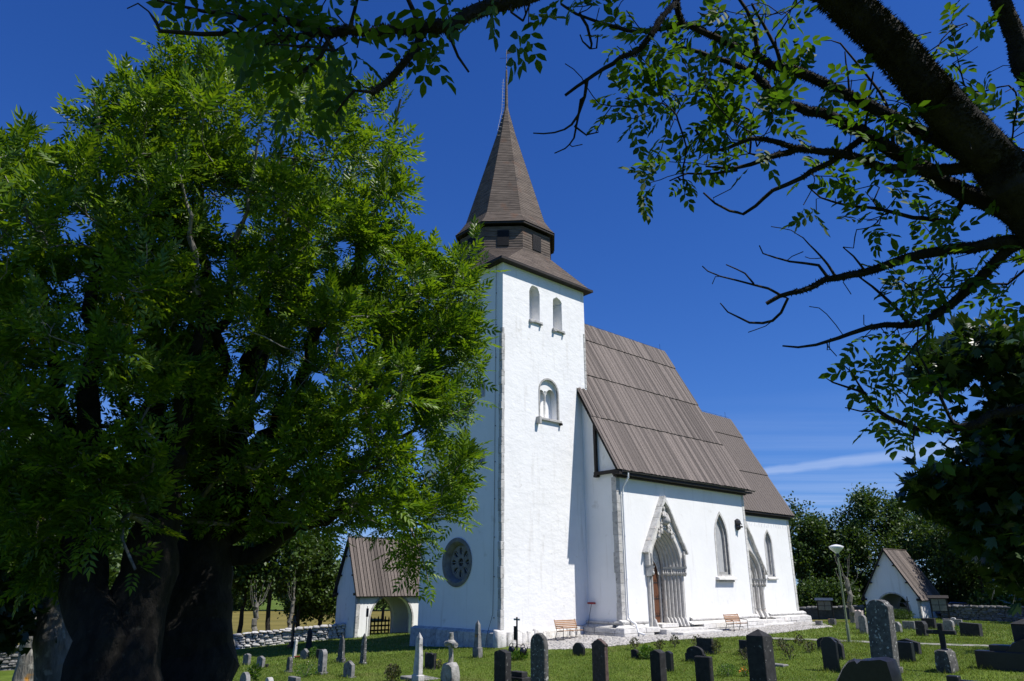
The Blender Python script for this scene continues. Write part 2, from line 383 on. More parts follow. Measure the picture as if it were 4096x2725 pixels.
MB().box(2.60, 2.80, -0.30, -0.004, 11.42, 11.85).build('corbel', PL['lime'], w3, bevel=0.02); MB().box(4.50, 4.62, -0.22, -0.004, 11.58, 11.70).build('corbel', PL['dark'], w3, bevel=0.02)
# west windows
for lp, dp in W_holes:
    w = cap_face('window', lp, westc, dp - 0.05, PL['plaster2'] if lp[0][1] > 10 else PL['dglass'], church)
    ring_frame(lp, 0.10, -0.025, 0.10, 'stone_surround', PL['lime'], w, westc)
# rose window: splayed ring, tracery disc with petals, glass
rw = empty('rose_window', (0, 0, 0), 0, church)
mb = MB(); N_ = 48
pr = [(1.32, -0.05), (1.28, -0.07), (1.10, -0.05), (0.98, 0.10), (0.92, 0.22), (0.90, 0.40)]
for r_, x_ in pr: mb.v += [(x_, rose_c[0] + r_*math.cos(2*math.pi*j/N_), rose_c[1] + r_*math.sin(2*math.pi*j/N_)) for j in range(N_)]
for i in range(len(pr)-1): mb.f += [(i*N_+j, i*N_+(j+1)%N_, (i+1)*N_+(j+1)%N_, (i+1)*N_+j) for j in range(N_)]
mb.build('splayed_ring', PL['lime_shade'], rw, smooth=True, angle=R(35))
holes = []
for k in range(8):
    t0 = 2*math.pi*k/8 + math.pi/2; lp = []
    for i in range(14):
        t = 2*math.pi*i/14; rr = 0.60 + 0.20*math.cos(t); wdt = 0.135*math.sin(t)*(1 + 0.35*math.cos(t))
        lp.append((rose_c[0] + rr*math.cos(t0) - wdt*math.sin(t0), rose_c[1] + rr*math.sin(t0) + wdt*math.cos(t0)))
    holes.append((lp, 0.09))
holes.append(([(rose_c[0] + 0.22*math.cos(2*math.pi*i/18), rose_c[1] + 0.22*math.sin(2*math.pi*i/18)) for i in range(18)], 0.09))
fill_wall('tracery', [(rose_c[0] + 0.905*math.cos(2*math.pi*i/40), rose_c[1] + 0.905*math.sin(2*math.pi*i/40)) for i in range(40)], holes, lambda a, z: (0.26, a, z), (1, 0, 0), rw, PL['lime_shade'])
for lp, _ in holes:
    g = cap_face('pane', lp, westc, 0.345, PL['dglass'], rw)
    c = np.mean(lp, axis=0); d = np.array(lp[0]) - c; d = d/np.linalg.norm(d)*0.2
    MB().tube([(0.33, c[0]-d[0], c[1]-d[1]), (0.33, c[0]+d[0], c[1]+d[1])], 0.008, 4).build('glazing_bar', PL['white_metal'], g)
# quoins on the tower's south corners: one dressed stone after another
def quoins(x0, x1, y0, y1, z0, z1, h=(0.34, 0.62), mat_=PL['lime'], jit=0.06, seed=1):
    r = random.Random(seed); z = z0
    while z < z1:
        hh = min(r.uniform(*h), z1 - z + 0.05)
        jx, jy = r.uniform(0, jit), r.uniform(0, jit)
        MB().box(x0 - (jx if x0 < 3 and x1 < 1 else 0), x1 + (jx if x1 < 3 else 0), y0, y1 + jy, z + 0.008, z + hh - 0.008).build('quoin_stone', mat_, church, bevel=0.012)
        z += hh
quoins(-0.014, 0.13, -0.014, 0.22, 0.45, 16.7, seed=2)
quoins(6.90, 7.075, -0.03, 0.3, 14.3, 17.9, seed=3, h=(0.25, 0.4))
# rough boulders at the tower's foot and low dark plinth on the west side
for i in range(30):
    x = -0.25 + i*0.24 + rng.uniform(-.05, .05)
    hh = rng.uniform(0.28, 0.52); ww = rng.uniform(0.13, 0.19)
    mb = MB().box(-ww, ww, -rng.uniform(.10,.24), 0.2, -0.75, hh)
    mb.v = [(a + rng.uniform(-.05,.05), b + rng.uniform(-.05,.05), c + rng.uniform(-.06,.06)) for a, b, c in mb.v]
    mb.build('foundation_stone', PL['lime_pale'], church, bevel=0.05, loc=(x, 0, 0.0), smooth=True)
for i in range(15):
    y = 0.25 + i*0.49
    MB().hexa([(-0.34,y,-0.9),(0,y,-0.9),(0,y+0.47,-0.9),(-0.34,y+0.47,-0.9),(-0.30,y,0.30),(0,y,0.42),(0,y+0.47,0.42),(-0.30,y+0.47,0.30)]).build('plinth_stone', PL['lime'], church, bevel=0.02)
# lightning conductor down the west face
mb = MB().tube([(-0.05, 0.55, 20.9), (-0.05, 0.56, 14), (-0.05, 0.55, 7), (-0.06, 0.6, 1.2), (-0.36, 0.7, 0.2), (-0.4, 0.75, -0.4)], 0.012, 5)
for z in range(1, 20, 2): mb.box(-0.06, 0.0, 0.53, 0.57, z, z + 0.04)
mb.build('lightning_conductor', PL['iron'], church)

# ---- spire
ctr = (3.50, 3.68)
def octo(Rv, z, k): t = R(22.5 + 45*k); return (ctr[0] + Rv*math.cos(t), ctr[1] + Rv*math.sin(t), z)
ov = 0.42
def courses(mb, A, B, Cc, D, step=0.17, lap=0.022):
    """lapped boards on the quad A-B (bottom edge) / D-C (top edge)"""
    A, B, Cc, D = map(Vector, (A, B, Cc, D))
    n = (B - A).cross(D - A)
    if n.length < 1e-6: n = (B - A).cross(Cc - A)
    n.normalize()
    m = Vector(((A+B+Cc+D)/4)) - Vector((*ctr, (A.z+Cc.z)/2))
    if n.dot(m) < 0: n = -n
    L = ((D + Cc)/2 - (A + B)/2).length; k = max(1, round(L/step))
    for i in range(k):
        t0, t1 = i/k, min(1, (i+1)/k + 0.02)
        p0, p1, p2, p3 = A.lerp(D, t0), B.lerp(Cc, t0), B.lerp(Cc, t1), A.lerp(D, t1)
        mb.add([p0, p1, p0 + n*lap, p1 + n*lap, p2 + n*0.002, p3 + n*0.002], [(0,1,3,2), (2,3,4,5)])
spire = empty('spire', (0, 0, 0), 0, church)
sk = MB()
Rd, zd0, zd1 = 3.22, 22.75, 24.35            # drum
Rs, zs0, Rf_, zf = 3.55, 24.58, 2.83, 25.60  # spire foot and flare
hw = TW/2 + ov
sqx = (ctr[0]-hw-0.02, ctr[0]+hw+0.05); sqy = (ctr[1]-hw-0.16, ctr[1]+hw+0.1)
sq = {0:(sqx[1],sqy[1]), 1:(sqx[0],sqy[1]), 2:(sqx[0],sqy[0]), 3:(sqx[1],sqy[0])}
zt = 21.0
def near(c, o, d):                            # point on the eave a little from corner c towards corner o
    c, o = Vector(sq[c]), Vector(sq[o]); v = (o-c).normalized()*d + c; return (v.x, v.y, zt)
cd = 0.45
# octagon vertex k at 22.5+45k degrees: E face k=7..0, N face 1..2, W face 3..4, S face 5..6
courses(sk, near(3,0,cd), near(0,3,cd), octo(Rd,zd0,0), octo(Rd,zd0,7))
courses(sk, near(0,1,cd), near(1,0,cd), octo(Rd,zd0,2), octo(Rd,zd0,1))
courses(sk, near(1,2,cd), near(2,1,cd), octo(Rd,zd0,4), octo(Rd,zd0,3))
courses(sk, near(2,3,cd), near(3,2,cd), octo(Rd,zd0,6), octo(Rd,zd0,5))
for c, a, b, k0, k1 in ((0,3,1,0,1), (1,0,2,2,3), (2,1,3,4,5), (3,2,0,6,7)): courses(sk, near(c,a,cd), near(c,b,cd), octo(Rd,zd0,k1), octo(Rd,zd0,k0))
tag(sk.build('skirt_boards', PL['clap'], spire), kind='stuff')
dr = MB()
for k in range(8): courses(dr, octo(Rd,zd0,k), octo(Rd,zd0,(k+1)%8), octo(Rd-0.02,zd1,(k+1)%8), octo(Rd-0.02,zd1,k))
tag(dr.build('drum_boards', PL['clap'], spire), kind='stuff')
up = MB()
prof = [(Rs, zs0), (3.22, 24.98), (Rf_, zf), (1.52, 30.2), (0.70, 33.1), (0.19, 35.2)]
for (r0, z0), (r1, z1) in zip(prof, prof[1:]):
    for k in range(8): courses(up, octo(r0,z0,k), octo(r0,z0,(k+1)%8), octo(r1,z1,(k+1)%8), octo(r1,z1,k), 0.165)
tag(up.build('steeple_boards', PL['clap'], spire), kind='stuff')
# dark soffit under the steeple, eaves boards under the skirt
mb = MB(); mb.add([octo(Rs-0.02, zs0-0.005, k) for k in range(8)], [tuple(range(8))])
for k in range(8): mb.hexa([octo(Rs-0.03,zs0-0.14,k), octo(Rs-0.03,zs0-0.14,(k+1)%8), octo(Rs-0.14,zs0-0.14,(k+1)%8), octo(Rs-0.14,zs0-0.14,k), octo(Rs-0.03,zs0-0.01,k), octo(Rs-0.03,zs0-0.01,(k+1)%8), octo(Rs-0.14,zs0-0.01,(k+1)%8), octo(Rs-0.14,zs0-0.01,k)])
mb.build('steeple_soffit', PL['dark'], spire)
MB().box(sqx[0]-0.03, sqx[1]+0.03, sqy[0]-0.03, sqy[1]+0.03, zt-0.16, zt-0.005).build('eaves_board', PL['dark'], spire)
MB().add([(-0.05,-0.05,20.86),(7.1,-0.05,20.86),(7.1,7.35,20.86),(-0.05,7.35,20.86)], [(0,1,2,3)]).build('eaves_soffit', PL['dark'], spire)
# louvred openings in the drum
for k in range(8):
    a, b = Vector(octo(Rd+0.03,0,k)), Vector(octo(Rd+0.03,0,(k+1)%8))
    m, u = (a+b)/2, (b-a).normalized(); n = Vector((m.x-ctr[0], m.y-ctr[1], 0)).normalized()
    z0, z1, hw_ = 22.95, 24.05, 0.37
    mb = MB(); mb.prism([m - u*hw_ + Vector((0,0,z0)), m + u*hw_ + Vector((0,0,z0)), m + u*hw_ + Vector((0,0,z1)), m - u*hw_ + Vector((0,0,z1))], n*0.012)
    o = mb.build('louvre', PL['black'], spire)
    mb = MB()
    for i in range(14):
        z = z0 + 0.03 + i*(z1-z0-0.04)/14
        p = m + n*0.02
        mb.prism([p - u*hw_ + Vector((0,0,z)), p + u*hw_ + Vector((0,0,z)), p + u*hw_ + n*-0.005 + Vector((0,0,z+0.05)), p - u*hw_ + n*-0.005 + Vector((0,0,z+0.05))], n*0.012)
    tag(mb.build('slats', PL['black'], o), kind='stuff')
MB().lathe([(0.20,35.1),(0.13,35.6),(0.085,37.6),(0.07,38.8),(0.02,38.95)], (*ctr, 0), 8).build('spire_point', PL['clap'], spire)
fin = empty('weathervane', (*ctr, 0), 0, spire)
mb = MB().tube([(0,0,38.8),(0,0,40.75)], 0.018, 6)
mb.tube([(-0.48*SV[0]*0-0.35,-0.35,39.98),(0.35,0.35,39.98)], 0.014, 5); mb.tube([(0.35,-0.35,39.98),(-0.35,0.35,39.98)], 0.014, 5)
mb.lathe([(0.0,-0.07),(0.06,-0.03),(0.06,0.03),(0.0,0.07)], (0,0,39.1), 8)
mb.prism([(0.02,0,40.35),(0.30,-0.26,40.45),(0.48,-0.42,40.78),(0.34,-0.30,40.62),(0.02,0,40.62)], (0.008,0.01,0))
mb.build('rod', PL['iron'], fin)
# ladder up the steeple's west arris
mb = MB()
e0, e1 = Vector(octo(Rf_+0.07, zf, 4)), Vector(octo(0.42, 35.0, 4)); e2 = Vector((ctr[0]-0.32, ctr[1]-0.12, 37.8))
mb.tube([e1 + Vector((-.15,.05,0)), e2 + Vector((-.1,0,0))], 0.012, 4); mb.tube([e0.lerp(e1, .8) + Vector((-.12,.2,0)), e1 + Vector((-.15,.05,0))], 0.012, 4)
for i in range(16):
    p = (e0.lerp(e1, 0.74 + i*0.045) if i < 6 else e1.lerp(e2, (i-6)/10)); mb.tube([p + Vector((-.16,.1,0)), p + Vector((.05,0,0))], 0.009, 4)
mb.build('steeple_ladder', PL['lime'], spire)

# ---- nave
NX0, NX1, NY0, NY1 = 6.55, 20.1, -2.45, 9.65
sl_n = (20.42 - 8.88) / 6.5                   # roof slope
def nroof(y): return 20.42 - sl_n*abs(YC - y)
def slab_wall(name, xs, y0, y1, x, rooff, normal, mat_, holes=()):
    return fill_wall(name, [(y1, -0.6), (y0, -0.6), (y0, rooff(y0)-0.12), (YC, rooff(YC)-0.12), (y1, rooff(y1)-0.12)], list(holes), lambda a, z: (x, a, z), normal, church, mat_)
slab_wall('nave_gable_wall', None, NY0, NY1, NX0, nroof, (1, 0, 0), PL['plaster2'])
slab_wall('nave_gable_wall', None, NY0, NY1, NX1, nroof, (-1, 0, 0), PL['plaster2'])
PX, PYF = 10.58, -2.75                        # main portal axis, portal front
hwp = 1.52
n_win = arch_loop(16.28, 17.62, 3.25, 5.55, 'pointed', 16, 7.05)
p_open = arch_loop(PX-hwp, PX+hwp, 0.0, 3.6, 'pointed', 20, 5.85)
fill_wall('nave_wall', [(NX0, -0.6), (NX1, -0.6), (NX1, 8.75), (NX0, 8.75)], [(n_win, 0.30), (p_open, 0.30)], lambda a, z: (a, NY0, z), (0, 1, 0), church, PL['plaster2'])
MB().add([(NX0,NY1,-.6),(NX1,NY1,-.6),(NX1,NY1,8.75),(NX0,NY1,8.75)], [(3,2,1,0)]).build('nave_wall', PL['plaster2'], church)
w = cap_face('window', n_win, southc, NY0+0.27, PL['glass'], church)
ring_frame(n_win, 0.14, NY0-0.025, NY0+0.27, 'stone_surround', PL['lime_pale'], w, southc)
ring_frame(offset_loop(n_win, -0.17), 0.165, NY0+0.12, NY0+0.268, 'inner_moulding', PL['lime'], w, southc)
MB().hexa([(15.86,NY0-0.30,2.92),(17.98,NY0-0.30,2.92),(17.98,NY0-0.003,2.92),(15.86,NY0-0.003,2.92),(15.90,NY0-0.26,3.06),(17.94,NY0-0.26,3.06),(17.94,NY0-0.003,3.14),(15.90,NY0-0.003,3.14)]).build('sill', PL['lime_pale'], w, bevel=0.02)
MB().box(16.0,17.84,NY0-0.16,NY0-0.003,2.80,2.915).build('sill_moulding', PL['lime'], w, bevel=0.02)
# roof carcass, then board after board
def roof_side(name, x0, x1, slope, ridge, y_eave, courses_z, side, bw, individual, parent, matb, seed):
    r = random.Random(seed)
    yr = YC
    nx = max(1, round((x1-x0)/bw)); w = (x1-x0)/nx
    sgn = -1 if side == 'S' else 1
    th = math.atan(slope); nrm = Vector((0, sgn*math.sin(th), math.cos(th))); dn = Vector((0, sgn*math.cos(th), -math.sin(th)))
    ztop = ridge
    shared = {}
    joined = MB()
    for ci, zb in enumerate(courses_z):
        if ci == 0: zt_ = ridge
        else: zt_ = courses_z[ci-1] + 0.18
        Ln = (zt_ - zb)/math.sin(th)
        p_top = Vector((0, yr + sgn*(ridge - zt_)/slope, zt_)) + nrm*(0.055*(len(courses_z)-1-ci) + 0.04)
        for i in range(nx):
            up_ = i % 2
            j = r.uniform(-0.012, 0.012)
            key = (ci, up_)
            ww = w*(0.505 if not up_ else 0.49)
            if individual:
                if key not in shared:
                    mb = MB()
                    a = Vector((0,0,0)); b = dn*Ln
                    mb.hexa([Vector((-ww,0,0))*1.0, Vector((ww,0,0)), Vector((ww,0,0))+b, Vector((-ww,0,0))+b,
                             Vector((-ww,0,0))+nrm*0.028, Vector((ww,0,0))+nrm*0.028, Vector((ww,0,0))+b+nrm*0.028, Vector((-ww,0,0))+b+nrm*0.028])
                    shared[key] = mb.mesh('roof_board', matb)
                o = link('roof_board', shared[key], parent, p_top + Vector((x0 + (i+0.5)*w, 0, 0)) + nrm*(0.012*up_ + r.uniform(0, .008)) + dn*r.uniform(-.03,.015))
            else:
                o_ = p_top + Vector((x0 + (i+0.5)*w, 0, 0)) + nrm*(0.014*up_ + r.uniform(0, .006)); b = dn*(Ln + j)
                X = Vector((ww,0,0))
                joined.hexa([o_-X, o_+X, o_+X+b, o_-X+b, o_-X+nrm*0.028, o_+X+nrm*0.028, o_+X+b+nrm*0.028, o_-X+b+nrm*0.028])
    if not individual: tag(joined.build('roof_boards', matb, parent), kind='stuff')
def deck(x0, x1, ridge, slope, y_off, name, parent):
    ye = y_off; zl = ridge - slope*ye
    mb = MB()
    for sgn in (-1, 1):
        mb.hexa([(x0, YC+sgn*ye, zl-0.10), (x1, YC+sgn*ye, zl-0.10), (x1, YC, ridge-0.10), (x0, YC, ridge-0.10), (x0, YC+sgn*ye, zl), (x1, YC+sgn*ye, zl), (x1, YC, ridge), (x0, YC, ridge)])
    return mb.build(name, PL['dark'], parent)
nroof_e = empty('nave_roof', (0, 0, 0), 0, church)
# west of x = 7.08 the roof stops short of the tower: it is only as long as the strip beside the tower's south wall
deck(7.10, 20.38, 20.36, sl_n, 6.42, 'roof_deck', nroof_e)
roof_side('S', 7.09, 20.42, sl_n, 20.40, -2.9, [18.72, 15.44, 12.20, 8.84], 'S', 0.19, True, nroof_e, PL['board'], 11)
roof_side('N', 7.09, 20.42, sl_n, 20.40, -2.9, [18.72, 15.44, 12.20, 8.84], 'N', 0.40, False, nroof_e, PL['board'], 12)
# strip of roof passing in front of the tower's side
th = math.atan(sl_n); nrm = Vector((0, -math.sin(th), math.cos(th))); dn = Vector((0, -math.cos(th), -math.sin(th)))
for i, xx in enumerate((6.24, 6.42, 6.60, 6.78, 6.96)):
    for zt_, zb in ((14.42, 12.20), (12.38, 8.84)):
        Ln = (zt_-zb)/math.sin(th); o_ = Vector((xx, YC - (20.40-zt_)/sl_n, zt_)) + nrm*(0.04 + 0.03*(i % 2) + (0.035 if zb > 12 else 0)); X = Vector((0.105,0,0)); b = dn*Ln
        MB().hexa([-X, X, X+b, -X+b, -X+nrm*.028, X+nrm*.028, X+b+nrm*.028, -X+b+nrm*.028]).build('roof_board', PL['board'], nroof_e, loc=o_)
mb = MB(); y0, y1 = YC-(20.36-14.40)/sl_n, YC-(20.36-8.95)/sl_n
mb.hexa([(6.15,y1,8.83),(7.11,y1,8.83),(7.11,y0,14.28),(6.15,y0,14.28),(6.15,y1,8.95),(7.11,y1,8.95),(7.11,y0,14.40),(6.15,y0,14.40)])
mb.build('verge_board', PL['dark'], nroof_e)
mb = MB().box(6.30, 6.50, -2.92, -1.0, 8.72, 8.90).box(6.34, 6.50, -1.18, -1.02, 8.9, 11.75).box(6.28, 6.54, -1.25, -0.98, 8.60, 8.72)
mb.build('verge_bracket', PL['dark'], nroof_e)
mb = MB().box(7.1, 20.44, YC-0.14, YC+0.14, 20.42, 20.50); mb.build('ridge_board', PL['board'], nroof_e)
mb = MB()
for i in range(14): x = 11.2 + i*0.7; mb.tube([(x, YC, 20.48), (x, YC, 20.66)], 0.012, 4)
mb.tube([(9, YC, 20.66), (20.3, YC, 20.66)], 0.01, 4); mb.tube([(20.1, YC, 20.5), (20.1, YC, 21.1)], 0.012, 4); mb.build('ridge_wire', PL['iron'], nroof_e)
# wall plate, gutter and downpipe
MB().box(6.24, 20.44, -3.0, NY0-0.003, 8.60, 8.70).build('eaves_soffit', PL['dark'], church)
MB().box(6.35, 20.15, NY0-0.22, NY0+0.02, 8.50, 8.82).build('wall_plate', PL['dark'], church)
mb = MB()
for i in range(6):
    t0, t1 = math.pi*i/6, math.pi*(i+1)/6
    p = [(-3.04-0.075*math.cos(t), 8.80-0.075*math.sin(t)) for t in (t0, t1)]; q = [(-3.04-0.06*math.cos(t), 8.80-0.06*math.sin(t)) for t in (t0, t1)]
    mb.hexa([(6.5,p[0][0],p[0][1]),(20.7,p[0][0],p[0][1]),(20.7,p[1][0],p[1][1]),(6.5,p[1][0],p[1][1]),(6.5,q[0][0],q[0][1]),(20.7,q[0][0],q[0][1]),(20.7,q[1][0],q[1][1]),(6.5,q[1][0],q[1][1])])
mb.build('gutter', PL['iron'], church)
dp = MB().tube([(6.98,-3.02,8.75),(6.98,-3.02,8.45),(6.96,-2.60,7.95),(6.96,-2.57,7.6),(6.96,-2.57,0.95),(6.97,-2.75,0.75),(7.02,-3.0,0.62),(7.05,-3.1,0.2),(7.15,-3.45,0.1)], 0.058, 10, False)
for z in (7.5, 5.2, 2.9, 1.1): dp.lathe([(0.07,0),(0.07,0.06)], (6.96,-2.57,z), 10)
dp.build('downpipe', PL['white_metal'], church, smooth=True, angle=R(40))
# corner stones of the nave and chancel
quoins(NX0-0.035, NX0+0.30, NY0-0.035, NY0+0.30, 0.72, 8.45, (0.42, 0.75), PL['lime'], 0.10, 7)
quoins(NX1-0.22, NX1+0.03, NY0-0.03, NY0+0.25, 0.72, 8.45, (0.42, 0.75), PL['lime_pale'], 0.0, 8)
# plinth: individual blocks, a sloping course, a roll moulding
def plinth(x0, x1, yf, z_top, mat_, skip=(), west=None, seed=1, zb=-0.45):
    r = random.Random(seed)
    for row, (pj0, pj1, za, zb_) in enumerate(((0.68, 0.66, zb, 0.16), (0.66, 0.62, 0.16, 0.42), (0.62, 0.20, 0.42, z_top - 0.07))):
        x = x0
        while x < x1 - 0.05:
            w = min(r.uniform(0.7, 1.5), x1 - x)
            if x1 - x - w < 0.4: w = x1 - x
            if not any(a < x + w/2 < b for a, b in skip):
                j = r.uniform(-.02, .02)
                xa = x - (pj0 if west and x == x0 else 0); xb = x - (pj1 if west and x == x0 else 0)
                MB().hexa([(xa+.01, yf-pj0-j, za+.006), (x+w-.01, yf-pj0-j, za+.006), (x+w-.01, yf+.02, za+.006), (xa+.01, yf+.02, za+.006),
                           (xb+.01, yf-pj1-j, zb_-.006), (x+w-.01, yf-pj1-j, zb_-.006), (x+w-.01, yf+.02, zb_-.006), (xb+.01, yf+.02, zb_-.006)]).build('plinth_stone', mat_, church, bevel=0.018)
            x += w
    for a, b in _spans(x0 - (0.25 if west else 0), x1 + 0.1, skip):
        MB().tube([(a, yf-0.16, z_top-0.005), (b, yf-0.16, z_top-0.005)], 0.085, 10).build('plinth_moulding', PL['lime'], church, smooth=True, angle=R(40))
        MB().hexa([(a, yf-0.20, z_top+.07), (b, yf-0.20, z_top+.07), (b, yf+.02, z_top+.07), (a, yf+.02, z_top+.07), (a, yf-.16, z_top+.10), (b, yf-.16, z_top+.10), (b, yf+.02, z_top+.17), (a, yf+.02, z_top+.17)]).build('plinth_weathering', mat_, church)
def _spans(a, b, skip):
    cur = a; out_ = []
    for s0, s1 in sorted(skip):
        out_.append((cur, s0)); cur = s1
    out_.append((cur, b)); return [(p, q) for p, q in out_ if q - p > 0.05]
plinth(NX0, NX1, NY0, 0.66, PL['lime_pale'], skip=((8.55, 12.75),), west=True, seed=3)
r = random.Random(9)
for row, (pj0, pj1, za, zb_) in enumerate(((0.68, 0.66, -0.45, 0.16), (0.66, 0.62, 0.16, 0.42), (0.62, 0.20, 0.42, 0.59))):
    for y0, y1 in ((NY0-pj1+0.65, NY0+1.45), (NY0+1.45, NY0+2.7)):
        MB().hexa([(NX0-pj0,y0+.01,za+.006),(NX0+.02,y0+.01,za+.006),(NX0+.02,y1-.01,za+.006),(NX0-pj0,y1-.01,za+.006),(NX0-pj1,y0+.01,zb_-.006),(NX0+.02,y0+.01,zb_-.006),(NX0+.02,y1-.01,zb_-.006),(NX0-pj1,y1-.01,zb_-.006)]).build('plinth_stone', PL['lime'], church, bevel=0.018)
MB().tube([(NX0-0.16, NY0-0.25, 0.655), (NX0-0.16, 0.15, 0.655)], 0.085, 10).build('plinth_moulding', PL['lime'], church, smooth=True, angle=R(40))

# ---- chancel
CX0, CX1, CY0, CY1 = 20.1, 29.15, -0.85, 8.05
sl_c = (16.2 - 7.72) / 4.85
def croof(y): return 16.18 - sl_c*abs(YC - y)
c_win = arch_loop(25.30, 26.18, 3.22, 5.55, 'pointed', 14, 6.42)
c_open = arch_loop(20.75, 24.35, 0.0, 3.0, 'pointed', 20, 5.35)
fill_wall('chancel_wall', [(CX0, -0.9), (CX1, -0.9), (CX1, 7.75), (CX0, 7.75)], [(c_win, 0.28), (c_open, 0.6)], lambda a, z: (a, CY0, z), (0, 1, 0), church, PL['plaster2'])
MB().add([(CX1,CY0,-.9),(CX1,CY1,-.9),(CX1,CY1,croof(CY1)-.1),(CX1,YC,croof(YC)-.1),(CX1,CY0,croof(CY0)-.1)], [(0,1,2,3,4)]).build('chancel_wall', PL['plaster2'], church)
MB().add([(CX0,CY1,-.9),(CX1,CY1,-.9),(CX1,CY1,7.75),(CX0,CY1,7.75)], [(3,2,1,0)]).build('chancel_wall', PL['plaster2'], church)
w = cap_face('window', c_win, southc, CY0+0.26, PL['glass'], church)
ring_frame(c_win, 0.13, CY0-0.025, CY0+0.26, 'stone_surround', PL['lime_pale'], w, southc)
ring_frame(offset_loop(c_win, -0.12), 0.115, CY0+0.12, CY0+0.258, 'inner_moulding', PL['lime'], w, southc)
MB().hexa([(25.06,CY0-0.16,3.0),(26.42,CY0-0.16,3.0),(26.42,CY0-.003,3.0),(25.06,CY0-.003,3.0),(25.06,CY0-0.14,3.10),(26.42,CY0-0.14,3.10),(26.42,CY0-.003,3.18),(25.06,CY0-.003,3.18)]).build('sill', PL['lime_pale'], w, bevel=0.02)
croof_e = empty('chancel_roof', (0, 0, 0), 0, church)
deck(20.2, 29.44, 16.14, sl_c, 4.82, 'roof_deck', croof_e)
roof_side('S', 20.2, 29.5, sl_c, 16.18, 1.25, [14.36, 11.04, 7.74], 'S', 0.19, False, croof_e, PL['board'], 13)
roof_side('N', 20.2, 29.5, sl_c, 16.18, 1.25, [14.36, 11.04, 7.74], 'N', 0.40, False, croof_e, PL['board'], 14)
MB().box(20.2, 29.5, YC-0.12, YC+0.12, 16.22, 16.29).build('ridge_board', PL['board'], croof_e)
mb = MB()
for i in range(7): x = 24.2 + i*0.8; mb.tube([(x, YC, 16.25), (x, YC, 16.42)], 0.012, 4)
mb.tube([(23.5, YC, 16.42), (29.4, YC, 16.42)], 0.01, 4); mb.tube([(28.9, YC, 16.3), (28.9, YC, 16.85)], 0.012, 4); mb.build('ridge_wire', PL['iron'], croof_e)
MB().box(20.1, 29.3, CY0-0.16, CY0+0.02, 7.45, 7.70).build('wall_plate', PL['dark'], church)
quoins(CX1-0.26, CX1+0.035, CY0-0.03, CY0+0.25, 0.72, 7.45, (0.42, 0.75), PL['lime_pale'], 0.0, 9)
plinth(CX0+0.6, CX1+0.6, CY0, 0.60, PL['lime_pale'], skip=((20.3, 24.62),), seed=5, zb=-0.8)

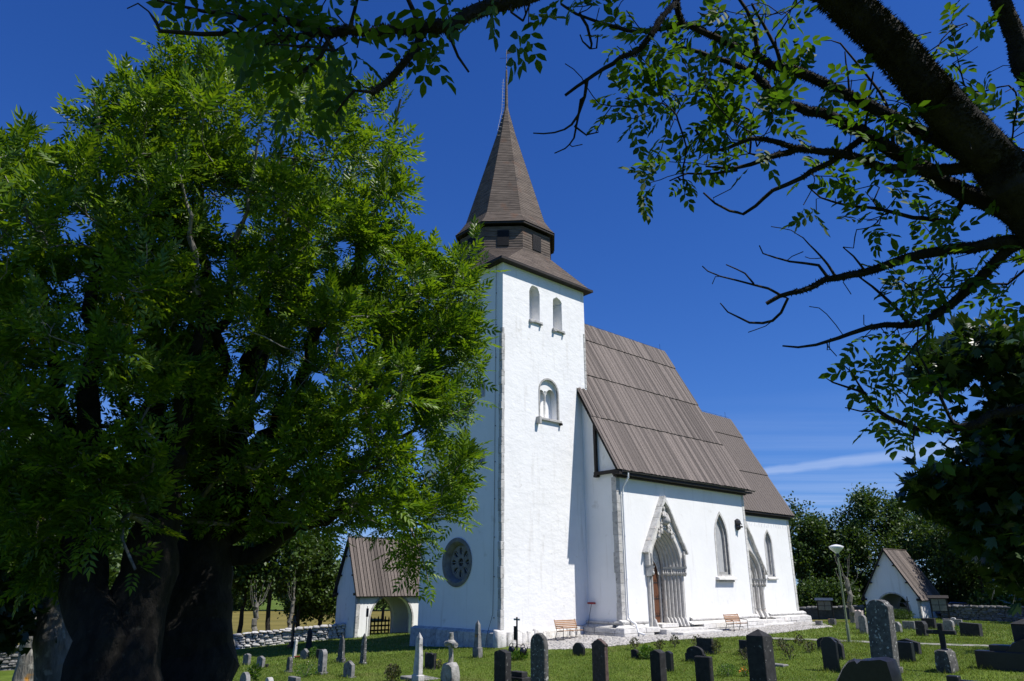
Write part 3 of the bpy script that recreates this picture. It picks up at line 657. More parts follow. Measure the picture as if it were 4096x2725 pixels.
# ---- portals
def portal(cx, yf, hw0, z_sill, z_spring, apex, name, gable_apex, gable_z, gable_hw, steps, depth, doorw, figures, proj):
    P = empty(name, (0, 0, 0), 0, church)
    # stepped jambs and archivolts
    rings = steps
    for k in range(rings):
        f0 = k / rings
        h0 = hw0 - (hw0 - doorw)*f0; h1 = hw0 - (hw0 - doorw)*(k + 1)/rings
        y0 = yf + 0.10 + depth*f0; y1 = yf + 0.10 + depth*(k + 1)/rings
        ap0 = apex - (apex - z_spring)*0.30*f0; ap1 = apex - (apex - z_spring)*0.30*(k + 1)/rings
        o = arch_loop(cx-h0, cx+h0, z_sill, z_spring, 'pointed', 24, ap0)[2:]
        i_ = arch_loop(cx-h1, cx+h1, z_sill, z_spring, 'pointed', 24, ap1)[2:]
        mb = MB()
        for j in range(len(o) - 1):
            mb.add([(o[j][0], y0, o[j][1]), (o[j+1][0], y0, o[j+1][1]), (i_[j+1][0], y0+0.03, i_[j+1][1]), (i_[j][0], y0+0.03, i_[j][1]), (i_[j+1][0], y1+0.05, i_[j+1][1]), (i_[j][0], y1+0.05, i_[j][1])], [(0,1,2,3), (3,2,4,5)])
        for sx in (-1, 1):
            mb.add([(cx+sx*h0, y0, z_sill), (cx+sx*h1, y0+.03, z_sill), (cx+sx*h1, y0+.03, z_spring), (cx+sx*h0, y0, z_spring), (cx+sx*h1, y1+.05, z_sill), (cx+sx*h1, y1+.05, z_spring)], [(0,1,2,3), (1,4,5,2)])
        mb.build('archivolt', PL['carved'], P)
        # a roll on each arch order
        mid = [((a[0]+b[0])/2, y0 + 0.03, (a[1]+b[1])/2) for a, b in zip(o, i_)]
        MB().tube(mid, (h0-h1)*0.36, 8, False).build('arch_roll', PL['carved'], P, smooth=True)
        for sx in (-1, 1):                     # colonnette with base under it
            xm, ym = cx + sx*(h0+h1)/2, y0 + 0.02; rad = (h0-h1)*0.36
            c_ = MB().lathe([(rad*1.35, 0), (rad*1.35, 0.30), (rad*0.95, 0.36), (rad*1.25, 0.42), (rad, 0.50), (rad, z_spring - z_sill - 0.55)], (xm, ym, z_sill), 12).build('colonnette', PL['carved'], P, smooth=True, angle=R(40))
            MB().hexa([(xm-rad*1.5, ym-0.30, z_sill-.18), (xm+rad*1.5, ym-0.30, z_sill-.18), (xm+rad*1.5, ym+.1, z_sill-.18), (xm-rad*1.5, ym+.1, z_sill-.18), (xm-rad*1.3, ym-.10, z_sill+0.28), (xm+rad*1.3, ym-.10, z_sill+.28), (xm+rad*1.3, ym+.1, z_sill+.28), (xm-rad*1.3, ym+.1, z_sill+.28)]).build('base', PL['lime_pale'], c_, bevel=0.02)
    # capitals: a carved band following the splay, with an abacus
    r = random.Random(3)
    for sx in (-1, 1):
        mb = MB(); ab = MB()
        a0, a1 = cx + sx*(hw0 + 0.14), cx + sx*(doorw + 0.02); y0, y1 = yf - 0.05, yf + 0.10 + depth
        for t0, t1 in [(i/rings, (i+1)/rings) for i in range(rings)]:
            xa, xb = a0 + (a1-a0)*t0, a0 + (a1-a0)*t1; ya, yb = y0 + (y1-y0)*t0, y0 + (y1-y0)*t1
            w_ = sx*0.16
            mb.hexa([(xa, ya, z_spring-.52), (xb, yb, z_spring-.52), (xb+w_, yb+.25, z_spring-.52), (xa+w_, ya+.25, z_spring-.52), (xa-sx*.06, ya-.10, z_spring-.09), (xb-sx*.06, yb-.10, z_spring-.09), (xb+w_, yb+.25, z_spring-.09), (xa+w_, ya+.25, z_spring-.09)])
            ab.hexa([(xa-sx*.08, ya-.13, z_spring-.09), (xb-sx*.08, yb-.13, z_spring-.09), (xb+w_, yb+.25, z_spring-.09), (xa+w_, ya+.25, z_spring-.09), (xa-sx*.11, ya-.17, z_spring+.04), (xb-sx*.11, yb-.17, z_spring+.04), (xb+w_, yb+.25, z_spring+.04), (xa+w_, ya+.25, z_spring+.04)])
        cpt = mb.build('capital_frieze', PL['carved'], P, bevel=0.01)
        ab.build('abacus', PL['lime'], cpt)
        for i in range(rings*2):               # little carved heads and figures on the frieze
            t = (i + 0.5)/(rings*2); x, y = a0 + (a1-a0)*t - sx*0.07, y0 + (y1-y0)*t - 0.08
            MB().lathe([(0.02,-.40),(0.06,-.36),(0.075,-.27),(0.05,-.20),(0.035,-.17),(0.05,-.14),(0.055,-.09),(0.03,-.05)], (x + r.uniform(-.02,.02), y + r.uniform(-.02,.02), z_spring - 0.06), 7).build('carved_figure', PL['carved'], cpt, smooth=True)
        # plain block under the outermost capital
    # gable: two raking copings, spandrel face
    gz0, hwg = gable_z, gable_hw
    out_l = [(cx-hwg+0.22, gz0), (cx+hwg-0.22, gz0), (cx, gable_apex-0.35)]
    op = arch_loop(cx-hw0, cx+hw0, z_spring, z_spring, 'pointed', 24, apex)[2:]
    tri = [(cx+hwg-0.25, gz0-0.75), (cx+hwg-0.22, gz0), (cx, gable_apex-0.42), (cx-hwg+0.22, gz0), (cx-hwg+0.25, gz0-0.75)]
    face = tri + [p for p in op[::-1]]
    fill_wall('spandrel', face, [], lambda a, z: (a, yf+0.10, z), (0, 1, 0), P, PL['lime_pale'])
    for sx in (-1, 1):
        n = Vector((sx*(gable_apex-gz0), 0, hwg)).normalized(); n = Vector((n.x, 0, n.z))
        a, b = Vector((cx + sx*hwg, 0, gz0)), Vector((cx, 0, gable_apex))
        k = 5
        for i in range(k):
            p, q = a.lerp(b, i/k + .002), a.lerp(b, (i+1)/k - .002)
            pi, qi = p - n*0.115, q - n*0.115
            if i == k-1: qi = Vector((cx, 0, gable_apex-0.40))
            Y0, Y1 = yf - proj, yf + 0.32
            mb = MB(); mb.hexa([(pi.x, Y0, pi.z), (qi.x, Y0, qi.z), (qi.x, Y1, qi.z), (pi.x, Y1, pi.z), (p.x, Y0, p.z), (q.x, Y0, q.z), (q.x, Y1, q.z), (p.x, Y1, p.z)])
            mb.build('coping_stone', PL['lime_pale'], P, bevel=0.012)
        # stub pier and pinnacle between coping and capital
        xo = cx + sx*(hw0 + 0.20)
        MB().box(xo-.10, xo+.10, yf-0.02, yf+0.30, z_spring+.04, gz0+0.15).build('pier', PL['carved'], P, bevel=0.02)
        MB().lathe([(0.05,0),(0.07,0.1),(0.045,0.3),(0.07,0.36),(0.04,0.45),(0.06,0.62),(0.05,0.7)], (xo-sx*.12, yf-0.06, z_spring+.05), 8).build('pinnacle', PL['carved'], P, smooth=True)
        # jamb return outside the colonnettes
        MB().box(min(cx+sx*hw0, cx+sx*(hw0+.16)), max(cx+sx*hw0, cx+sx*(hw0+.16)), yf+0.14, yf+0.32, z_sill-.2, z_spring).build('jamb', PL['carved'], P, bevel=0.02)
    if figures:                                # relief in the gable: a seated figure, four kneeling ones below
        def figure(x, z, h, lean=0.0, seat=False):
            pr = [(0.02,0),(0.17,0.02),(0.20,0.12),(0.16,0.30),(0.11,0.42),(0.15,0.55),(0.15,0.66),(0.07,0.72),(0.05,0.75),(0.085,0.80),(0.10,0.88),(0.07,0.97),(0.01,1.0)]
            mb = MB(); nn = 10; vs_, fs_ = [], []
            for i, (rr, zz) in enumerate(pr):
                for j in range(nn):
                    t = 2*math.pi*j/nn
                    bulge = (0.14 if seat and 0.1 < zz < 0.5 else 0)
                    vs_.append((x + lean*zz*h + rr*h*math.cos(t)*(1.15 if zz < .7 else 1) + 0.012*math.sin(j*3+i), yf + 0.06 + (rr*h*0.75 + bulge*h)*math.sin(t) - (bulge*h*0.6), z + zz*h))
            for i in range(len(pr)-1): fs_ += [(i*nn+j, i*nn+(j+1)%nn, (i+1)*nn+(j+1)%nn, (i+1)*nn+j) for j in range(nn)]
            mb.add(vs_, fs_)
            for sx in (-1, 1): mb.tube([(x+lean*.6*h+sx*.14*h, yf+.0, z+.62*h), (x+lean*.45*h+sx*.24*h, yf-.06, z+.46*h), (x+lean*.5*h+sx*.10*h, yf-.16, z+.42*h)], [0.06*h,0.05*h,0.035*h], 6)
            mb.build('relief_figure', PL['carved'], P, smooth=True)
        figure(cx, gable_apex-1.75, 1.12, 0, True)
        figure(cx-0.36, gable_apex-2.20, 0.66, 0.12); figure(cx+0.36, gable_apex-2.20, 0.66, -0.12)
        figure(cx-0.66, gable_apex-2.52, 0.62, 0.2); figure(cx+0.66, gable_apex-2.55, 0.66, -0.2)
    # door with iron bands, dark reveal behind
    yd = yf + 0.10 + depth + 0.16
    dl = arch_loop(cx-doorw-.02, cx+doorw+.02, z_sill-.02, z_spring+.05, 'pointed', 14, z_spring + (apex-z_spring)*0.72)
    fill_wall('tympanum', dl, [(arch_loop(cx-doorw+.12, cx+doorw-.12, z_sill, z_spring-0.30, 'pointed', 14, z_spring+0.55), 0.12)], lambda a, z: (a, yd-0.05, z), (0, 1, 0), P, PL['carved'])
    cusp = MB()
    ol = arch_loop(cx-doorw+.12, cx+doorw-.12, z_sill, z_spring-0.30, 'pointed', 14, z_spring+0.55)[2:]
    for j in range(0, len(ol)):
        cusp.lathe([(0.0,-.03),(0.15,-.03),(0.15,.03),(0.0,.03)], (0,0,0), 10)
        b = len(cusp.v) - 40
        cusp.v[b:] = [(ol[j][0] + v[0], yd - 0.06 + v[2], ol[j][1] + v[1]) for v in cusp.v[b:]]
    cusp.build('cusped_arch', PL['lime_pale'], P)
    lace = MB()
    for i in range(7):
        z = z_sill + 0.45 + i*(z_spring - z_sill - 1.0)/7
        for sx in (-1, 1):
            lace.lathe([(0.0,-.03),(0.09,-.03),(0.09,.03),(0.0,.03)], (0,0,0), 8); b = len(lace.v) - 32
            lace.v[b:] = [(cx + sx*(doorw + 0.03) + v[2], yd - 0.16 + v[1]*0.9, z + v[0]*1.3) for v in lace.v[b:]]
    lace.build('cusped_jamb', PL['lime_pale'], P)
    dr_ = empty('door', (0, 0, 0), 0, P)
    npl = 5; w_ = 2*(doorw-.12)/npl
    for i in range(npl):
        x = cx - doorw + .12 + i*w_
        MB().box(x+.004, x+w_-.004, yd+.05, yd+.11, z_sill, z_spring+0.5).build('plank', PL['door'], dr_, bevel=0.004)
    ib = MB()
    for z in (z_sill+.35, z_sill+1.3, z_sill+2.2):
        ib.box(cx-doorw+.12, cx+doorw-.12, yd+.03, yd+.048, z, z+.05)
        for i in range(6): ib.tube([(cx-doorw+.2+i*.2, yd+.04, z), (cx-doorw+.28+i*.2, yd+.036, z+.12), (cx-doorw+.22+i*.2, yd+.036, z+.2)], 0.014, 4)
    ib.build('iron_bands', PL['iron'], dr_)
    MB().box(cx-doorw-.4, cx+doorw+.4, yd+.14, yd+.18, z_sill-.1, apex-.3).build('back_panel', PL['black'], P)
    MB().box(cx-doorw-.05, cx+doorw+.05, yf+0.10, yd+.14, z_sill-.20, z_sill-.004).build('threshold', PL['lime_pale'], P, bevel=0.015)
    return P
portal(PX, PYF, hwp, 0.52, 3.62, 5.82, 'main_portal', 7.74, 4.40, 2.02, 6, 0.95, 0.74, True, 0.12)
portal(22.55, CY0-0.12, 1.80, 0.62, 3.02, 5.2, 'chancel_portal', 7.0, 3.36, 2.28, 4, 0.85, 0.72, False, 0.14)
# steps
for nm, x0, x1, y0, y1, z0, z1 in (('step', 8.95, 12.95, -3.55, -2.55, -0.3, 0.30), ('step', 9.35, 11.35, -4.35, -3.50, -0.3, 0.16), ('step', 11.37, 13.3, -4.30, -3.50, -0.3, 0.155),
                                   ('step', 21.0, 25.0, -1.9, -0.9, -0.6, 0.35), ('step', 21.0, 25.3, -2.4, -1.85, -0.6, 0.12), ('step', 20.9, 25.7, -2.9, -2.3, -0.6, -0.06)):
    MB().box(x0, x1, y0, y1, z0, z1).build('step', PL['lime_pale'], church, bevel=0.02)
# carved head on the nave wall
mb = MB(); r = random.Random(4); pr = [(0.03,-.34),(0.16,-.28),(0.21,-.12),(0.18,0.0),(0.24,0.12),(0.20,0.26),(0.13,0.36),(0.02,0.40)]
mb.lathe(pr, (0,0,0), 9); mb.v = [(a*(1+r.uniform(-.22,.22)), b*(1+r.uniform(-.2,.2)) , c + r.uniform(-.04,.04)) for a, b, c in mb.v]
mb.tube([(0,-.15,.1),(-.05,-.36,.02)], [.07,.03], 6); mb.tube([(.1,-.12,-.1),(.12,-.3,-.14)], [.08,.05], 6)
mb.build('carved_stone_head', PL['iron'], church, loc=(18.95, NY0-0.08, 6.45))
# icicle-like bird spikes under the chancel eaves are too fine: only the small wire row
mb = MB()
for i in range(22): x = 21.2 + i*0.35 + rng.uniform(-.08,.08); mb.tube([(x, CY0-0.02, 6.72), (x, CY0-0.02, 6.72 + rng.uniform(.12,.34))], 0.008, 3)
mb.build('wall_pins', PL['white_metal'], church)
# ================================================================== ground
lawn_m = mat('lawn_turf', (0.058,0.095,0.011), (0.115,0.165,0.025), 0.5, rough=0.95, bump=0.9, bscale=14, bdist=0.05, spots=[((0.115,0.125,0.036), 0.55, 0.56, 0.16), ((0.018,0.033,0.006), 3.0, 0.60, 0.15)], world_co=True, spec=0.1)
field_m = mat('ripe_grass_field', (0.125,0.108,0.028), (0.19,0.158,0.045), 0.12, (1,1,1), 0.95, 0.8, 4, 0.1, spots=[((0.09,0.10,0.03), 0.2, 0.58, 0.12)], world_co=True, spec=0.1)
def sheet(name, xs, ys, zoff, m, hf=gz):
    X, Y = np.meshgrid(xs, ys); Z = hf(X, Y) + zoff
    V = np.stack([X.ravel(), Y.ravel(), Z.ravel()], 1); nx, ny = len(xs), len(ys)
    i = np.arange(nx*ny).reshape(ny, nx)
    Fc = np.stack([i[:-1,:-1].ravel(), i[:-1,1:].ravel(), i[1:,1:].ravel(), i[1:,:-1].ravel()], 1)
    return link(name, mesh_np(name, V, Fc, m, True))
xs = np.concatenate([[-3000,-1200,-500,-250,-150,-100], np.arange(-80, 100, 0.9), [110,150,250,500,1200,3000]])
ys = np.concatenate([[-600,-200,-80,-40], np.arange(-20, 130, 0.9), [150,220,400,900,2000,5000]])
tag(sheet('ground', xs, ys, 0.0, lawn_m), kind='structure')
# field beyond the churchyard wall, north of the gate
def fieldh(X, Y): return gz(X, Y)
tag(sheet('field', np.concatenate([np.arange(-90, -15.5, 4), [-15.3]]), np.concatenate([np.arange(58.5, 136, 4), [137]]), 0.03, field_m), kind='structure')
MBf = sheet('field', np.concatenate([[-15.3], np.arange(-13, 34, 4)]), np.concatenate([[62.5], np.arange(65, 138, 4)]), 0.034, field_m); tag(MBf, kind='structure')

# cobbled apron along the church and the narrow gravel path
cob_m = mat('cobble_gravel', (0.30,0.285,0.26), (0.46,0.44,0.41), 9, rough=0.95, bump=0.8, bscale=22, bdist=0.03, spots=[((0.07,0.09,0.03), 1.3, 0.60, 0.10)], world_co=True)
low_edge = [gr(*q) for q in ((1985,2562),(2060,2588),(2130,2597),(2300,2599),(2440,2587),(2600,2571),(2760,2558),(2900,2549),(3010,2543),(3110,2533),(3240,2517),(3330,2508))]
up_edge = [chw(31.5, 0.6), chw(29.9, 0.9), chw(24, 1.2), chw(20, 2.4), chw(6.5, 2.2), chw(6.5, 0.2), chw(-0.1, 0.1)]
apron = [p[:2] for p in low_edge] + [p[:2] for p in up_edge]
def inside(x, y, poly):
    P = np.asarray(poly); n = len(P); r = np.zeros(len(x), bool); j = n - 1
    for i in range(n):
        c = ((P[i,1] > y) != (P[j,1] > y)) & (x < (P[j,0]-P[i,0])*(y-P[i,1])/(P[j,1]-P[i,1]+1e-12) + P[i,0]); r ^= c; j = i
    return r
path_m = mat('worn_gravel_path', (0.17,0.165,0.145), (0.30,0.29,0.26), 5, rough=0.95, bump=0.6, bscale=22, bdist=0.02, spots=[((0.075,0.115,0.02), 1.6, 0.50, 0.10)], world_co=True)
def strip_sheet(name, poly, step, zoff, m):
    P = np.asarray(poly); xs = np.arange(P[:,0].min(), P[:,0].max() + step, step); ys = np.arange(P[:,1].min(), P[:,1].max() + step, step)
    X, Y = np.meshgrid(xs, ys); i = np.arange(X.size).reshape(X.shape)
    Fc = np.stack([i[:-1,:-1].ravel(), i[:-1,1:].ravel(), i[1:,1:].ravel(), i[1:,:-1].ravel()], 1)
    cx, cy = X.ravel()[Fc].mean(1), Y.ravel()[Fc].mean(1); Fc = Fc[inside(cx, cy, P)]
    return tag(link(name, mesh_np(name, np.stack([X.ravel(), Y.ravel(), gz(X.ravel(), Y.ravel()) + zoff], 1), Fc, m)), kind='structure')
strip_sheet('path', apron, 0.2, 0.018, cob_m)
pa = [gr(u, v) for u, v in ((3060,2551),(3230,2556),(3400,2563),(3560,2570),(3700,2574),(3860,2579),(4000,2583),(4140,2588))]
pb = [gr(u, v+7) for u, v in ((4140,2588),(4000,2583),(3860,2579),(3700,2574),(3560,2570),(3400,2563),(3230,2556),(3060,2551))]
strip_sheet('path', [p[:2] for p in pa + pb], 0.12, 0.022, path_m)
nr = np.random.default_rng(3)
# cobbles: low rounded stones, too many to count
def stone_tpl(seed, n=1):
    r = np.random.default_rng(seed)
    base = np.array([(-1,-1,-1),(1,-1,-1),(1,1,-1),(-1,1,-1),(-1,-1,1),(1,-1,1),(1,1,1),(-1,1,1)], float)*0.5
    base[4:,:2] *= 0.72
    return base + r.uniform(-.10,.10,(8,3))
BOXF = np.array([(4,5,6,7),(0,1,5,4),(1,2,6,5),(2,3,7,6),(3,0,4,7)])
def scatter_boxes(pos, size, rot, seed=1):
    k = len(pos); tp = np.stack([stone_tpl(seed+i) for i in range(8)])[nr.integers(0, 8, k)]
    v = tp*size[:,None,:]; c, s_ = np.cos(rot)[:,None], np.sin(rot)[:,None]
    x = v[:,:,0]*c - v[:,:,1]*s_; y = v[:,:,0]*s_ + v[:,:,1]*c
    V = np.stack([x, y, v[:,:,2]], 2) + pos[:,None,:]
    return V.reshape(-1,3), (BOXF[None] + (np.arange(k)*8)[:,None,None]).reshape(-1,4)
bx = np.array(apron); n = 26000
cx_, cy_ = nr.uniform(bx[:,0].min(), bx[:,0].max(), n), nr.uniform(bx[:,1].min(), bx[:,1].max(), n)
ok = inside(cx_, cy_, apron); cx_, cy_ = cx_[ok], cy_[ok]
V, Fc = scatter_boxes(np.stack([cx_, cy_, gz(cx_, cy_)], 1), np.stack([nr.uniform(.10,.24,len(cx_)), nr.uniform(.08,.16,len(cx_)), nr.uniform(.05,.10,len(cx_))], 1), nr.uniform(0, 3.14, len(cx_)))
cobm2 = mat('cobblestone', (0.24,0.23,0.215), (0.52,0.50,0.47), 2.2, rough=0.9, bump=0.5, bscale=30, world_co=True, pos=(0.3,0.7), spots=[((0.06,0.08,0.025), 1.1, 0.62, 0.10)])
tag(link('cobblestones', mesh_np('cobblestones', V, Fc, cobm2)), 'grey cobblestones laid close together along the church wall', 'cobbles', kind='stuff')

# grass blades over the visible lawn
def blades(n, x0, x1, y0, y1, h, w, seed, keep):
    r = np.random.default_rng(seed)
    x, y = r.uniform(x0, x1, n), r.uniform(y0, y1, n); k = keep(x, y); x, y = x[k], y[k]; n = len(x)
    z = gz(x, y); a = r.uniform(0, 2*np.pi, n); hh = h*r.uniform(.5, 1.4, n); le = r.uniform(0, 2*np.pi, n); ld = hh*r.uniform(.2, .9, n)
    dx, dy = np.cos(a)*w, np.sin(a)*w
    V = np.empty((n,3,3)); V[:,0] = np.stack([x-dx, y-dy, z-0.01], 1); V[:,1] = np.stack([x+dx, y+dy, z-0.01], 1); V[:,2] = np.stack([x+np.cos(le)*ld, y+np.sin(le)*ld, z+hh], 1)
    return V.reshape(-1,3), np.arange(n*3).reshape(n,3)
def lawn_keep(x, y):
    u, v = pix(np.stack([x, y, gz(x, y)], 1)); q = np.stack([x - T0[0], y - T0[1]], 1)
    E, S = q @ EV[:2], q @ SV[:2]
    inb = (u > -150) & (u < 4250) & (v < 2760)
    ch_ = (E > -0.5) & (E < 30) & (S > -9) & (S < 3.2)
    return inb & ~ch_ & ~inside(x, y, apron) & ~inside(x, y, [p[:2] for p in pa + pb])
grass_m = leaf_mat('grass_blade', [(0.068,0.125,0.009), (0.112,0.180,0.016), (0.185,0.205,0.042), (0.088,0.155,0.013)], 0.3, 0.6)
Va, Fa = blades(230000, -16, 24, 21.5, 40, 0.055, 0.012, 1, lawn_keep)
Vb, Fb = blades(120000, -18, 44, 38, 74, 0.075, 0.025, 2, lawn_keep)
tag(link('grass', mesh_np('grass', np.concatenate([Va, Vb]), np.concatenate([Fa, Fb + len(Va)]), grass_m)), 'short mown green grass between the gravestones', 'grass', kind='stuff')

# ================================================================== dry stone walls
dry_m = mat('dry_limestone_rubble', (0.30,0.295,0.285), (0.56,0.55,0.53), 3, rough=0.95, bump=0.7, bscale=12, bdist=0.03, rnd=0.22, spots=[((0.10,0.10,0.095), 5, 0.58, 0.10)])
dry_shade_m = mat('shade_darkened_rubble', (0.10,0.10,0.095), (0.22,0.215,0.205), 3, rough=0.95, bump=0.7, bscale=12, bdist=0.03, rnd=0.22, spots=[((0.04,0.042,0.035), 5, 0.55, 0.10)])  # darker copy of the rubble, tree shade put into its colour
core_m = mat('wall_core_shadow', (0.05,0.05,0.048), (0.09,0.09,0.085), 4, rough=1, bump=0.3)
stone_me, stone_me2 = [], []
for q in range(8):
    v = stone_tpl(40+q)
    for lst, m_ in ((stone_me, dry_m), (stone_me2, dry_shade_m)): mb = MB(); mb.hexa([tuple(p) for p in v]); lst.append(mb.mesh('wall_stone', m_, True, 0.10))
def dry_wall(pts, h, label, seed, limit=300, cam_side=1, thick=0.55, pref=None, sw=(0.26, 0.62), sh_=(0.10, 0.20), dark=False):
    r = random.Random(seed)
    W_ = empty('dry_stone_wall', (float(pts[0][0]), float(pts[0][1]), float(pts[0][2]))); tag(W_, label, 'stone wall', kind='thing')
    o0 = np.array(pts[0])
    core = MB(); stones = []
    for a, b in zip(pts, pts[1:]):
        a, b = np.array(a) - o0, np.array(b) - o0; d = b - a; L = float(np.linalg.norm(d[:2])); u = d/L; n = np.array([u[1], -u[0], 0])*cam_side
        t2 = thick/2 - 0.12
        hh = h if not callable(h) else None
        core.hexa([tuple(a - n*t2 + [0,0,-.4]), tuple(b - n*t2 + [0,0,-.4]), tuple(b + n*t2 + [0,0,-.4]), tuple(a + n*t2 + [0,0,-.4]),
                   tuple(a - n*t2 + [0,0,h-.14]), tuple(b - n*t2 + [0,0,h-.14]), tuple(b + n*t2 + [0,0,h-.14]), tuple(a + n*t2 + [0,0,h-.14])])
        z = -0.05
        while z < h - 0.02:
            rh = r.uniform(*sh_); t = -0.1
            while t < L:
                w = r.uniform(*sw); top = z + rh > h - 0.06
                zz = z + rh/2 + r.uniform(-.02,.02)
                p = a + u*(t + w/2) + n*(thick/2 - 0.20 + r.uniform(-.05,.05)) + np.array([0, 0, zz])
                stones.append((p, (w*1.02, 0.34 if not top else thick, rh*r.uniform(.95, 1.25)), math.atan2(u[1], u[0]) + r.uniform(-.12,.12), r.randrange(8)))
                t += w
            z += rh
    core.build('wall_core', core_m, W_)
    stones.sort(key=(lambda s_: -pref(s_[0] + o0)) if pref else (lambda s_: float(np.linalg.norm(s_[0] + o0 - CAMP))))
    for p, sz, a, k in stones[:limit]:
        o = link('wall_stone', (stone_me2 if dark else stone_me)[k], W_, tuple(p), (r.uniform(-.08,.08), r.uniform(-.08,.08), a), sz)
    rest = stones[limit:]
    if rest:
        V, Fc = scatter_boxes(np.array([q[0] for q in rest]), np.array([q[1] for q in rest]), np.array([q[2] for q in rest]), 40)
        tag(link('wall_stones', mesh_np('wall_stones', V, Fc, dry_shade_m if dark else dry_m), W_), kind='stuff')
    return W_
w1 = [gr(1374,2553), gr(1150,2574), gr(935,2598), gr(760,2617), gr(595,2637), gr(380,2662)]
dry_wall(w1, 0.95, 'low pale dry stone wall running from the arched gatehouse past the ash trunks', 1, 300, -1, pref=lambda p: (1 if 900 < pix(p)[0] < 1380 else 0)*10 + (5 if 580 < pix(p)[0] < 700 else 0) + pix(p)[0]/4000)
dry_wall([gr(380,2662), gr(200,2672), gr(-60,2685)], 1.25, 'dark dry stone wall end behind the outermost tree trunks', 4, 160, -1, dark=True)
def gp(E, S): p = chw(E, S); return np.array([p[0], p[1], float(gz(p[0], p[1]))])
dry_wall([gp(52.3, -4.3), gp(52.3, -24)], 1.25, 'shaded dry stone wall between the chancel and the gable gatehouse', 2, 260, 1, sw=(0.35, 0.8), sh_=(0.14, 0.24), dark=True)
dry_wall([gp(51.9, 3.1), gp(50.9, 9.5), gp(49, 22)], 1.28, 'shaded dry stone wall behind the notice board beside the gable gatehouse', 3, 300, 1, sw=(0.35, 0.8), sh_=(0.14, 0.24), dark=True)

